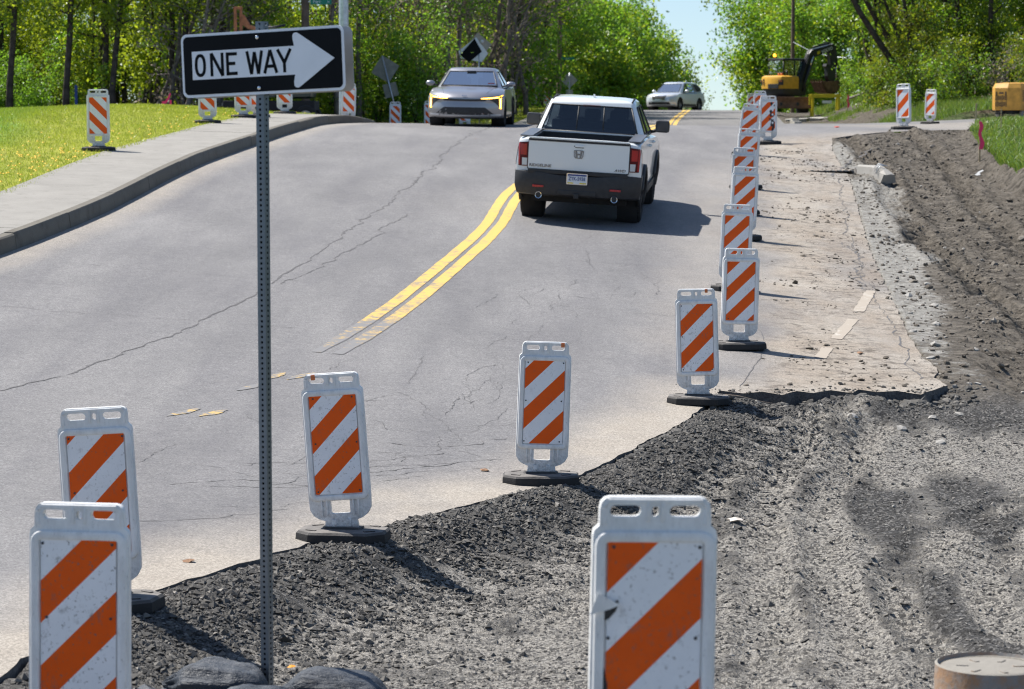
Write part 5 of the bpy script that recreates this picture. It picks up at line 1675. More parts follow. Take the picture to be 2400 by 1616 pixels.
# ------------------------------------------------------------------ white pickup, seen from behind
def build_pickup():
    root = thing('pickup_truck', 'white crew cab pickup truck driving away up the road', 'pickup truck')
    W = .995
    pr = [(.12, .44), (.03, .50), (0, .60), (0, .9), (.0, 1.24), (.02, 1.29), (.07, 1.315), (.6, 1.315), (1.75, 1.31), (2.6, 1.26), (3.6, 1.215), (3.95, 1.20), (4.5, 1.15), (4.95, 1.08), (5.2, .98), (5.3, .82), (5.31, .55), (5.2, .38), (4.8, .33), (2.6, .34), (.7, .40)]

    def tf(y_, z_, s):
        a = abs(s)
        k = 1 - .10 * max(0, (z_ - .95)) - .14 * max(0, .55 - z_) - .02 * max(0, .8 - z_)
        yy = y_ + (.10 * a ** 7 if y_ < .5 else 0) - (.42 * a ** 4 * max(0, (y_ - 4.3) / 1.0) if y_ > 4.3 else 0)
        return (s * W * k, yy, z_ - (.045 * a ** 8 if z_ > 1.0 else 0))
    st = [-1, -.985, -.95, -.88, -.75, -.5, -.25, 0, .25, .5, .75, .88, .95, .985, 1]
    me = slab_body(pr, W, tf, st).mesh('body', MAT['truck_white'])
    cut = []
    for ay in (1.12, 4.30):
        for sx in (-1, 1):
            c = MB(); c.cyl((sx * .62, ay, .40), (sx * 1.3, ay, .40), .465, n=32); cut.append(c)
    c = MB(); c.box((0, .91, 1.45), (1.50, 1.60, 1.1)); cut.append(c)
    full = bvh_of(me)
    body = boolean_cut(me, cut); smooth_mesh(body, 32)
    if len(body.materials) < 2: body.materials.append(MAT['under'])
    obj('body', body, root)
    # wheel-well liners
    for ay in (1.12, 4.30):
        for sx in (-1, 1):
            mb = MB(); mb.lathe([(.458, -.02), (.458, .30), (0, .30)], (sx * .92 if sx < 0 else .62, ay, .40), 28, 'X'); mb.build('wheel_well', MAT['under'], root)
            # dark flare
            pts = [(sx * (W - .006 if True else 0), ay + .485 * math.cos(a), .40 + .485 * math.sin(a)) for a in [math.radians(-14 + 208 * k / 18) for k in range(19)]]
            mb = MB(); mb.tube([(sx * .985 * (1 - .10 * max(0, p[2] - .95) - .14 * max(0, .55 - p[2])), p[1], p[2]) for p in pts], .032, 6); mb.build('fender_flare', MAT['darkgrey'], root)
    # bed
    mb = MB(); mb.box((0, .91, .905), (1.49, 1.59, .02)); mb.box((-.745, .91, 1.1), (.012, 1.59, .38)); mb.box((.745, .91, 1.1), (.012, 1.59, .38)); mb.box((0, 1.70, 1.1), (1.49, .012, .38)); mb.box((0, .118, 1.1), (1.49, .012, .38))
    mb.build('bed_liner', MAT['black'], root)
    for sx in (-1, 1):
        mb = MB(); mb.box((sx * .855, .93, 1.318), (.20, 1.62, .022), bev=.008); mb.build('bed_rail_cap', MAT['rail'], root)
    # tailgate
    tg = thing('tailgate', None, None); tg.parent = root
    mb = MB(); mb.prism(rrect(-.795, .795, .835, 1.292, .022, 3), -.022, .0); mb.build('gate_panel', MAT['truck_white'], tg, sharp=30)
    mb = MB(); mb.prism(rrect(-.806, .806, .822, 1.30, .022, 3), -.006, .004); mb.build('gate_gap', MAT['black'], tg)
    mb = MB(); mb.box((0, -.004, 1.306), (1.58, .07, .024), bev=.008); mb.build('gate_cap', MAT['truck_white'], tg)
    mb = MB(); mb.box((0, -.014, 1.277), (1.586, .03, .034), bev=.004); mb.build('gate_spoiler', MAT['black'], tg)
    mb = MB(); mb.prism(rrect(-.092, .092, 1.178, 1.244, .016, 3), -.026, -.021); mb.build('handle_recess', MAT['truck_white'], tg)
    mb = MB(); mb.prism(rrect(-.06, .075, 1.186, 1.205, .006, 3), -.0285, -.0258); mb.build('handle_shadow_gap', MAT['darkgrey'], tg)
    mb = MB(); mb.box((.01, -.032, 1.214), (.135, .016, .034), bev=.008); mb.build('handle', MAT['truck_white'], tg)
    mb = MB(); mb.lathe([(0, -.0275), (.009, -.0275)], (-.075, 0, 1.21), 10, 'Y'); mb.build('lock', MAT['black'], tg)
    # emblem: rounded frame with an upright letter-like mark inside
    em = thing('emblem', None, None); em.parent = root
    o_ = [(-.078, 1.145), (-.045, 1.152), (.045, 1.152), (.078, 1.145), (.072, 1.06), (.058, 1.03), (.035, 1.024), (-.035, 1.024), (-.058, 1.03), (-.072, 1.06)]
    i_ = [(x_ * .86, 1.088 + (z_ - 1.088) * .84) for x_, z_ in o_]
    mb = MB(); mb.prism(o_, -.032, -.021, [i_])
    mb.prism([(-.056, 1.140), (-.030, 1.140), (-.022, 1.098), (.022, 1.098), (.030, 1.140), (.056, 1.140), (.040, 1.034), (.018, 1.034), (.016, 1.078), (-.016, 1.078), (-.018, 1.034), (-.040, 1.034)], -.033, -.021)
    mb.build('badge', MAT['badge_dark'], em)
    obj('model_lettering', text_mesh('model_lettering', 'RIDGELINE', .058, MAT['badge_dark'], .003, .0012, 1.25), root, loc=(-.60, -.026, .885), rot=(math.pi / 2, 0, 0))
    obj('drive_lettering', text_mesh('drive_lettering', 'AWD', .052, MAT['badge_dark'], .003, .0012, 1.35, shear=.3), root, loc=(.66, -.026, .875), rot=(math.pi / 2, 0, 0))
    # tail lights wrap the corner
    for sx in (-1, 1):
        tl = thing('tail_light', None, None); tl.parent = root
        a0, a1 = .805, .975
        top = [(sx * (a0 + (a1 - a0) * k / 6), 1.235 - .02 * k / 6) for k in range(7)]; bot = [(sx * (a0 + (a1 - a0 - .02) * k / 6), .86) for k in range(7)]
        m2 = drape(full, top, bot, 'rear', .014, 8, 6); m2.build('lens', MAT['red_dark'], tl)
        m2 = drape(full, [(sx * .83, 1.20), (sx * .93, 1.195)], [(sx * .83, 1.03), (sx * .925, 1.03)], 'rear', .018, 4, 3); m2.build('brake_lamp', MAT['red_lens'], tl)
        m2 = drape(full, [(sx * .815, .985), (sx * .90, .985)], [(sx * .815, .875), (sx * .895, .875)], 'rear', .018, 4, 3); m2.build('reverse_lamp', MAT['clear_lens'], tl)
        m2 = drape(full, [(sx * .94, 1.21), (sx * .972, 1.20)], [(sx * .93, .875), (sx * .955, .87)], 'rear', .018, 3, 5); m2.build('side_lamp', MAT['red_lens'], tl)
        # side wrap
        mb = drape(full, [(.10, 1.215), (.19, 1.20), (.26, 1.16)], [(.10, .87), (.17, .88), (.22, .92)], 'right' if sx > 0 else 'left', .008, 6, 4); mb.build('side_lens', MAT['red_dark'], tl)
    # bumper
    bp = thing('rear_bumper', None, None); bp.parent = root
    prof_ = [(-.03, .80), (-.085, .785), (-.10, .70), (-.085, .56), (-.05, .45), (.06, .42), (.25, .42), (.25, .80)]
    rows = []
    for s in [-1, -.985, -.94, -.86, -.6, -.3, 0, .3, .6, .86, .94, .985, 1]:
        a = abs(s); rows.append([(s * 1.005 * (1 - .03 * (z_ < .5)), y_ + .20 * a ** 6 + (.035 if a < .34 and z_ > .6 else 0), z_ - (.03 if a < .34 and z_ > .75 else 0)) for y_, z_ in prof_])
    mb = MB(); mb.grid(rows, closed=True); mb.f.append(tuple(range(7, -1, -1))); mb.m.append(0); mb.sm.append(False); mb.f.append(tuple(12 * 8 + k for k in range(8))); mb.m.append(0); mb.sm.append(False)
    mb.build('bumper_shell', MAT['darkgrey'], bp, sharp=30)
    for sx in (-1, 1):
        mb = MB(); mb.box((sx * .61, -.082, .575), (.175, .03, .032), bev=.006); mb.build('reflector', MAT['red_lens'], bp)
    mb = MB(); mb.box((0, -.055, .50), (.62, .06, .09), bev=.02); mb.build('lower_valance', MAT['black'], bp)
    mb = MB(); mb.box((0, -.07, .455), (.08, .10, .08), bev=.01); mb.box((0, -.122, .455), (.05, .004, .05)); mb.build('tow_receiver', MAT['black'], bp)
    for sx in (-1, 1):
        ex = thing('exhaust_pipe', None, None); ex.parent = root
        mb = MB(); mb.lathe([(.0, .03), (.042, .03), (.044, -.0), (.052, -.004), (.052, .16), (.03, .3)], (sx * .60, -.06, .435), 20, 'Y'); mb.build('tip', MAT['chrome'], ex, sharp=40)
        mb = MB(); mb.lathe([(0, -.0), (.043, .002)], (sx * .60, -.055, .435), 16, 'Y'); mb.build('bore', MAT['black'], ex)
    # licence plate
    lp_ = thing('licence_plate', None, None); lp_.parent = root; lp_.location = (0, -.098, .715)
    mb = MB(); mb.prism(rrect(-.165, .165, -.085, .085, .012, 3), .0, .008); mb.build('plate_frame', MAT['chrome'], lp_)
    mb = MB(); mb.prism(rrect(-.152, .152, -.073, .073, .01, 3), -.003, .0); mb.build('plate_face', MAT['plate'], lp_)
    mb = MB(); mb.box((0, -.0045, .06), (.30, .002, .024)); mb.build('blue_band', MAT['plate_blue'], lp_)
    for x0_, x1_ in ((-.145, -.055), (.045, .145)):
        mb = MB(); mb.box(((x0_ + x1_) / 2, -.0045, -.062), (x1_ - x0_, .002, .018)); mb.build('yellow_band', MAT['plate_yellow'], lp_)
    obj('plate_number', text_mesh('plate_number', 'ZYK-5938', .078, MAT['plate_blue'], .001, .0012, .80), lp_, loc=(0, -.006, .002), rot=(math.pi / 2, 0, 0))
    mb = MB(); mb.box((0, -.03, .80), (1.58, .05, .06), bev=.01); mb.build('step_recess', MAT['black'], root)
    # cab
    cb = Cabin(dict(yr=1.74, yf=4.02, w=.905, wr=.80, wf=.76, ys=(2.02, 2.62, 2.72, 3.72), dz=-.07), dict(yr=2.02, yf=3.14, w=.70, wr=.635, wf=.60, ys=(2.20, 2.64, 2.70, 3.02)), 1.27, 1.775, .055)
    cb.build(MAT['truck_white'], MAT['glass_dark'], root, frame=MAT['black'])
    mb = MB(); mb.box((0, 1.83, 1.335), (1.50, .03, .05), bev=.01); mb.build('rear_sill', MAT['black'], root)
    for x_ in (-.22, .22):
        mb = MB(); mb.tube([(x_, 1.785, 1.345), (x_ * .95, 1.955, 1.70)], .011, 5); mb.build('slider_frame', MAT['black'], root)
    for sx in (-1, 1):
        mb = MB(); mb.tube([(sx * .655, 2.08, 1.80), (sx * .645, 2.6, 1.826), (sx * .63, 3.1, 1.80)], .014, 6); mb.build('roof_seam', MAT['darkgrey'], root)
    mb = MB(); mb.prism([(2.30, 1.815), (2.46, 1.82), (2.34, 1.885), (2.31, 1.885)], -.014, .014, to=lambda v: Vector((v.y, v.x, v.z))); mb.build('antenna_fin', MAT['truck_white'], root)
    mb = MB(); mb.box((0, 2.0, 1.715), (.30, .05, .03), bev=.01); mb.build('high_brake_lamp', MAT['red_dark'], root)
    # seats
    for x_, y_ in ((-.42, 2.25), (.42, 2.25), (0, 2.25), (-.42, 3.0), (.42, 3.0)):
        s_ = thing('seat', None, None); s_.parent = root
        mb = MB(); mb.box((x_, y_ + .22, 1.0), (.5, .5, .16), bev=.05); mb.build('cushion', MAT['seat'], s_)
        mb = MB(); mb.box((x_, y_, 1.24), (.5, .14, .46), bev=.05); mb.build('seat_back', MAT['seat'], s_)
        mb = MB(); mb.box((x_, y_, 1.56), (.27, .11, .19), bev=.05); mb.build('headrest', MAT['seat'], s_)
    mb = MB(); mb.box((0, 3.65, 1.20), (1.5, .4, .2), bev=.05); mb.build('dashboard', MAT['seat'], root)
    # mirrors and side details
    for sx in (-1, 1):
        mr = thing('door_mirror', None, None); mr.parent = root
        mb = MB(); mb.box((sx * 1.10, 3.45, 1.36), (.24, .13, .20), bev=.05); mb.build('mirror_housing', MAT['black'], mr)
        mb = MB(); mb.box((sx * 1.10, 3.382, 1.36), (.20, .006, .155), bev=.002); mb.build('mirror_glass', MAT['mirror_dark'], mr)
        mb = MB(); mb.tube([(sx * .90, 3.52, 1.26), (sx * 1.02, 3.48, 1.29)], .03, 8); mb.build('mirror_arm', MAT['black'], mr)
        side = 'right' if sx > 0 else 'left'
        for yd in (1.86, 2.72, 3.95):
            m2 = drape(full, [(yd - .006, 1.26), (yd + .006, 1.26)], [(yd - .006, .45), (yd + .006, .45)], side, .003, 1, 10); m2.build('door_gap', MAT['black'], root)
        for yd in (2.05, 2.95):
            mb = MB(); mb.tube([(sx * .965, yd, 1.13), (sx * 1.0, yd + .04, 1.13), (sx * 1.0, yd + .20, 1.13), (sx * .965, yd + .24, 1.13)], .017, 6); mb.build('door_handle', MAT['truck_white'], root)
        m2 = drape(full, [(1.65, .50), (3.75, .50)], [(1.65, .36), (3.75, .36)], side, .012, 8, 2); m2.build('sill_trim', MAT['darkgrey'], root)
    mb = MB(); mb.box((0, 2.7, .36), (1.5, 4.6, .12)); mb.build('underbody', MAT['under'], root)
    mb = MB(); mb.cyl((-.8, 1.12, .39), (.8, 1.12, .39), .05, n=10); mb.box((0, .75, .42), (.9, .5, .12), bev=.03); mb.build('rear_axle', MAT['under'], root)
    for ay in (1.12, 4.30):
        for sx in (-1, 1):
            wheel(root, (sx * .845, ay, .39), .39, .255, sx)
    return root


pk = build_pickup()
stand(pk, 1.12, 42.5, 6.6, (0, 1.12))
pk.scale = (1, 1, 1.03)


# ------------------------------------------------------------------ grey sedan, seen from the front
def build_sedan():
    root = thing('sedan', 'silver grey sedan with amber lights coming over the crest', 'car')
    W = .925
    pr = [(-2.12, .24), (-2.30, .32), (-2.36, .55), (-2.34, .85), (-2.25, 1.0), (-1.9, 1.02), (-1.5, .99), (-.5, .955), (.5, .955), (1.0, .965), (1.25, .945), (1.6, .905), (1.95, .855), (2.18, .80), (2.30, .735), (2.345, .69), (2.35, .63), (2.33, .60), (2.34, .54), (2.36, .46), (2.355, .30), (2.31, .22), (2.15, .185), (0, .18)]

    def tf(y_, z_, s):
        a = abs(s); k = 1 - .16 * max(0, z_ - .72) - .10 * max(0, .42 - z_)
        yy = y_ - (.55 * a ** 3.2 * max(0, (y_ - 1.25) / 1.1)) + (.35 * a ** 4 * max(0, (-1.4 - y_) / .95))
        return (s * W * k, yy, z_ - (.07 * a ** 5 if z_ > .7 else 0) + (.02 * a ** 4 if z_ < .3 else 0))
    st = [-1, -.985, -.95, -.88, -.78, -.64, -.48, -.3, -.15, 0, .15, .3, .48, .64, .78, .88, .95, .985, 1]
    me = slab_body(pr, W, tf, st).mesh('body', MAT['silver'])
    full = bvh_of(me)
    cut = []
    for ay in (-1.38, 1.34):
        for sx in (-1, 1):
            c = MB(); c.cyl((sx * .60, ay, .335), (sx * 1.2, ay, .335), .375, n=32); cut.append(c)
    body = boolean_cut(me, cut); smooth_mesh(body, 36); obj('body', body, root)
    for ay in (-1.38, 1.34):
        for sx in (-1, 1):
            mb = MB(); mb.lathe([(.37, -.02), (.37, .30), (0, .30)], (sx * .90 if sx < 0 else .60, ay, .335), 24, 'X'); mb.build('wheel_well', MAT['under'], root)
            wheel(root, (sx * .80, ay, .325), .325, .22, sx)
    cb = Cabin(dict(yr=-1.98, yf=1.12, w=.80, wr=.64, wf=.70, ys=(-1.35, -.28, -.18, .78), dz=-.045), dict(yr=-1.02, yf=.28, w=.575, wr=.48, wf=.515, ys=(-.80, -.24, -.18, .16)), .965, 1.365, .055)
    cb.build(MAT['silver'], MAT['glass'], root, frame=MAT['black'])
    # front: headlamp signature, slot grille, lower intake, lip
    for sx in (-1, 1):
        hl = thing('headlight', None, None); hl.parent = root
        m2 = drape(full, [(sx * .44, .70), (sx * .87, .75)], [(sx * .70, .60), (sx * .875, .42)], 'front', .006, 8, 5); m2.build('lamp_housing', MAT['black'], hl)
        m2 = drape(full, [(sx * .40, .683), (sx * .60, .695), (sx * .80, .722), (sx * .89, .765)], [(sx * .41, .663), (sx * .60, .668), (sx * .80, .690), (sx * .88, .735)], 'front', .013, 12, 2); m2.build('amber_bar', MAT['amber_led'], hl)
        m2 = drape(full, [(sx * .42, .677), (sx * .60, .686), (sx * .80, .711)], [(sx * .42, .669), (sx * .60, .676), (sx * .80, .70)], 'front', .017, 10, 1); m2.build('amber_core', MAT['led_core'], hl)
        m2 = drape(full, [(sx * .815, .71), (sx * .865, .72)], [(sx * .825, .435), (sx * .865, .43)], 'front', .013, 2, 8); m2.build('amber_leg', MAT['amber_led'], hl)
        m2 = drape(full, [(sx * .832, .70), (sx * .850, .70)], [(sx * .838, .45), (sx * .852, .45)], 'front', .017, 1, 8); m2.build('amber_leg_core', MAT['led_core'], hl)
        m2 = drape(full, [(sx * .62, .30), (sx * .86, .31)], [(sx * .62, .255), (sx * .86, .265)], 'front', .02, 6, 2); m2.build('lower_winglet', MAT['suv_silver'], root)
    m2 = drape(full, [(-.55, .668), (-.2, .655), (.2, .655), (.55, .668)], [(-.5, .615), (-.2, .607), (.2, .607), (.5, .615)], 'front', .006, 14, 2); m2.build('slot_grille', MAT['black'], root)
    m2 = drape(full, [(-.50, .460), (.50, .460)], [(-.72, .285), (.72, .285)], 'front', .006, 14, 4); m2.build('lower_intake', MAT['black'], root)
    m2 = drape(full, [(-.58, .275), (.58, .275)], [(-.60, .255), (.60, .255)], 'front', .02, 14, 1); m2.build('front_lip', MAT['suv_silver'], root)
    m2 = drape(full, [(-.10, .39), (.10, .39)], [(-.10, .34), (.10, .34)], 'front', .012, 2, 1); m2.build('radar_cover', MAT['darkgrey'], root)
    tmx = text_mesh('badge', 'KIA', .05, MAT['chrome'], .002, .001, 1.6); obj('badge', tmx, root, loc=(0, 2.325, .735), rot=(math.radians(52), 0, math.pi))
    for sx in (-1, 1):
        pts = [(sx * (.52 + .18 * k / 6), 2.1 - 1.05 * k / 6) for k in range(7)]
        mb = MB(); path = []
        for a, b in pts:
            h = full.ray_cast(Vector((a, b, 5)), Vector((0, 0, -1)))
            if h[0] is not None: path.append(h[0] + Vector((0, 0, .001)))
        mb.tube(path, .004, 4); mb.build('bonnet_seam', MAT['black'], root)
        mr = thing('door_mirror', None, None); mr.parent = root
        mb = MB(); mb.ellipsoid((sx * .99, .70, 1.02), (.115, .075, .065), 14, 8); mb.build('mirror_housing', MAT['silver'], mr)
        mb = MB(); mb.tube([(sx * .80, .68, .97), (sx * .93, .70, .985)], .022, 6); mb.build('mirror_arm', MAT['black'], mr)
        side = 'right' if sx > 0 else 'left'
        for yd in (-.95, -.2, .85):
            m2 = drape(full, [(yd - .005, .93), (yd + .005, .93)], [(yd - .005, .3), (yd + .005, .3)], side, .003, 1, 8); m2.build('door_gap', MAT['black'], root)
        m2 = drape(full, [(-.95, .27), (.92, .27)], [(-.95, .2), (.92, .2)], side, .008, 6, 2); m2.build('sill_trim', MAT['black'], root)
    for x_, y_ in ((-.37, -.9), (.37, -.9), (-.37, .0), (.37, .0)):
        s_ = thing('seat', None, None); s_.parent = root
        mb = MB(); mb.box((x_, y_, .92), (.48, .14, .5), bev=.05); mb.build('seat_back', MAT['seat'], s_)
        mb = MB(); mb.box((x_, y_, 1.22), (.26, .10, .17), bev=.04); mb.build('headrest', MAT['seat'], s_)
    mb = MB(); mb.box((0, .82, .93), (1.4, .5, .12), bev=.04); mb.build('dashboard', MAT['seat'], root)
    mb = MB(); mb.box((0, .42, 1.30), (.24, .04, .07), bev=.02); mb.build('inner_mirror', MAT['black'], root)
    mb = MB(); mb.prism([(-.62, 1.02), (-.44, 1.02), (-.46, 1.045), (-.60, 1.045)], 1.0, 1.003); mb.build('windshield_sticker', MAT['red_lens'], root, loc=(0, -.03, .0))
    mb = MB(); mb.box((0, 0, .25), (1.5, 4.0, .12)); mb.build('underbody', MAT['under'], root)
    return root


sd = build_sedan()
stand(sd, -1.17, 69.2, 176.2 + 8.0, (0, 1.34), 0, 1.08)


# ------------------------------------------------------------------ silver suv on the far crest
def build_suv():
    root = thing('suv', 'silver suv turning on the far crest of the road', 'car')
    W = .92
    pr = [(-2.0, .30), (-2.25, .40), (-2.33, .62), (-2.32, .95), (-2.22, 1.10), (-1.5, 1.08), (-.5, 1.05), (.6, 1.03), (1.0, 1.05), (1.3, 1.04), (1.7, 1.0), (2.05, .94), (2.22, .85), (2.29, .72), (2.31, .5), (2.27, .34), (2.1, .26), (0, .26)]

    def tf(y_, z_, s):
        a = abs(s); k = 1 - .14 * max(0, z_ - .8) - .10 * max(0, .5 - z_)
        yy = y_ - (.45 * a ** 3.4 * max(0, (y_ - 1.25) / 1.05)) + (.25 * a ** 4 * max(0, (-1.4 - y_) / .95))
        return (s * W * k, yy, z_ - (.06 * a ** 5 if z_ > .8 else 0))
    st = [-1, -.985, -.95, -.88, -.75, -.5, -.25, 0, .25, .5, .75, .88, .95, .985, 1]
    me = slab_body(pr, W, tf, st).mesh('body', MAT['suv_silver'])
    full = bvh_of(me); cut = []
    for ay in (-1.38, 1.34):
        for sx in (-1, 1):
            c = MB(); c.cyl((sx * .58, ay, .37), (sx * 1.2, ay, .37), .42, n=28); cut.append(c)
    body = boolean_cut(me, cut); smooth_mesh(body, 36); obj('body', body, root)
    for ay in (-1.38, 1.34):
        for sx in (-1, 1):
            mb = MB(); mb.lathe([(.415, -.02), (.415, .30), (0, .30)], (sx * .88 if sx < 0 else .58, ay, .37), 24, 'X'); mb.build('wheel_well', MAT['under'], root)
            wheel(root, (sx * .80, ay, .355), .355, .23, sx)
    cb = Cabin(dict(yr=-2.15, yf=1.10, w=.80, wr=.64, wf=.68, ys=(-1.0, -.12, -.04, .72), dz=-.04), dict(yr=-1.75, yf=.22, w=.605, wr=.52, wf=.53, ys=(-.72, -.10, -.04, .10)), 1.06, 1.60, .05)
    R = cb.build(MAT['suv_silver'], MAT['glass'], root, frame=MAT['black'])
    for sx in (-1, 1):
        q = [Vector((sx * .797, -1.20, 1.125)), Vector((sx * .775, -1.95, 1.18)), Vector((sx * .66, -1.66, 1.50)), Vector((sx * .635, -.98, 1.545))]
        mb = MB(); mb.add([p + Vector((sx * .02, 0, 0)) for p in q], [(0, 1, 2, 3)]); mb.build('quarter_window', MAT['black'], root)
        side = 'right' if sx > 0 else 'left'
        m2 = drape(full, [(-.9, .42), (.9, .42)], [(-.9, .28), (.9, .28)], side, .01, 6, 2); m2.build('sill_trim', MAT['black'], root)
        for yd in (-.98, -.06, .86):
            m2 = drape(full, [(yd - .005, 1.02), (yd + .005, 1.02)], [(yd - .005, .45), (yd + .005, .45)], side, .003, 1, 8); m2.build('door_gap', MAT['black'], root)
        mr = thing('door_mirror', None, None); mr.parent = root
        mb = MB(); mb.ellipsoid((sx * 1.0, .62, 1.12), (.12, .08, .085), 12, 8); mb.build('mirror_housing', MAT['suv_silver'], mr)
        mb = MB(); mb.tube([(sx * .80, .62, 1.06), (sx * .93, .62, 1.09)], .022, 6); mb.build('mirror_arm', MAT['black'], mr)
        m2 = drape(full, [(sx * .44, .875), (sx * .90, .90)], [(sx * .50, .80), (sx * .88, .86)], 'front', .012, 8, 2); m2.build('headlight', MAT['clear_lens'], root)
        m2 = drape(full, [(sx * .66, .60), (sx * .84, .62)], [(sx * .66, .54), (sx * .84, .56)], 'front', .012, 4, 2); m2.build('fog_lamp', MAT['clear_lens'], root)
        m2 = drape(full, [(-2.2, 1.0), (-1.95, 1.0)], [(-2.2, .92), (-2.0, .93)], side, .012, 3, 2); m2.build('tail_light', MAT['red_lens'], root)
    m2 = drape(full, [(-.46, .88), (.46, .88)], [(-.42, .83), (.42, .83)], 'front', .014, 10, 1); m2.build('grille_bar', MAT['chrome'], root)
    m2 = drape(full, [(-.44, .82), (.44, .82)], [(-.36, .66), (.36, .66)], 'front', .008, 10, 2); m2.build('grille', MAT['black'], root)
    m2 = drape(full, [(-.38, .655), (.38, .655)], [(-.36, .62), (.36, .62)], 'front', .014, 10, 1); m2.build('lower_grille_bar', MAT['chrome'], root)
    m2 = drape(full, [(-.6, .50), (.6, .50)], [(-.7, .30), (.7, .30)], 'front', .008, 12, 3); m2.build('lower_bumper', MAT['black'], root)
    mb = MB(); mb.box((0, 0, .32), (1.5, 3.9, .12)); mb.build('underbody', MAT['under'], root)
    mb = MB(); mb.box((0, .75, 1.02), (1.4, .5, .12), bev=.04); mb.build('dashboard', MAT['seat'], root)
    for x_ in (-.37, .37):
        mb = MB(); mb.box((x_, -.05, 1.1), (.46, .16, .62), bev=.06); mb.build('seat', MAT['seat'], root)
    return root


sv = build_suv()
stand(sv, 9.1, 147.0, 180 + 27, (0, 0), .0)
# ================================================================== TREES
def M_leaf(name, lo, hi, trans, tf=.45):
    t = NT(name); tone = t.attr('tone')
    rnd = t.n('ObjectInfo').outputs['Random']
    c = t.mix(tone, lo, hi)
    c = t.mix(t.math('MULTIPLY', rnd, .35), c, t.mix(.5, c, (.10, .12, .012)))
    d = t.n('BsdfDiffuse', Color=c); tr = t.n('BsdfTranslucent', Color=t.mix(tone, tuple(x * .55 for x in trans), trans))
    g = t.n('BsdfGlossy', Color=(.9, .95, .9), Roughness=.4)
    m1 = t.n('MixShader', Fac=tf); t.t.links.new(d.outputs[0], m1.inputs[1]); t.t.links.new(tr.outputs[0], m1.inputs[2])
    m2 = t.n('MixShader', Fac=.045); t.t.links.new(m1.outputs[0], m2.inputs[1]); t.t.links.new(g.outputs[0], m2.inputs[2])
    t.t.links.new(m2.outputs[0], t.out.inputs[0])
    return t.mat


MAT['leaf_fresh'] = M_leaf('fresh_leaf', (.055, .115, .008), (.23, .31, .016), (.66, .80, .04))
MAT['leaf_mid'] = M_leaf('green_leaf', (.036, .105, .010), (.13, .27, .018), (.42, .76, .05))
MAT['leaf_dark'] = M_leaf('deep_green_leaf', (.028, .07, .007), (.12, .20, .011), (.50, .66, .03))
MAT['leaf_gold'] = M_leaf('yellow_leaf', (.09, .11, .012), (.20, .20, .02), (.48, .45, .03))
MAT['leaf_tan'] = M_leaf('tan_seed_cluster', (.20, .15, .12), (.44, .35, .29), (.45, .35, .27), .3)
MAT['leaf_pale'] = M_leaf('pale_willow_leaf', (.12, .15, .05), (.24, .27, .12), (.4, .46, .2))


def unit(v): return v / (np.linalg.norm(v, axis=-1, keepdims=True) + 1e-9)


def leaf_mesh(name, C, size, mats, tone, matidx=None, r=None):
    n = len(C)
    nrm = unit(r.normal(0, 1, (n, 3)) + np.array([0, 0, .35])); a = unit(np.cross(nrm, r.normal(0, 1, (n, 3)))); b = np.cross(nrm, a)
    s = (size * r.uniform(.6, 1.35, n))[:, None]
    P = np.stack([C - a * s * .62, C + b * s * .36 + nrm * s * .08, C + a * s * .62, C - b * s * .36 + nrm * s * .08], 1).reshape(-1, 3)
    me = mesh_np(name, P, np.arange(4 * n).reshape(-1, 4), mats, False, {'tone': np.repeat(tone, 4)})
    if matidx is not None: me.polygons.foreach_set('material_index', matidx.astype(np.int32))
    return me


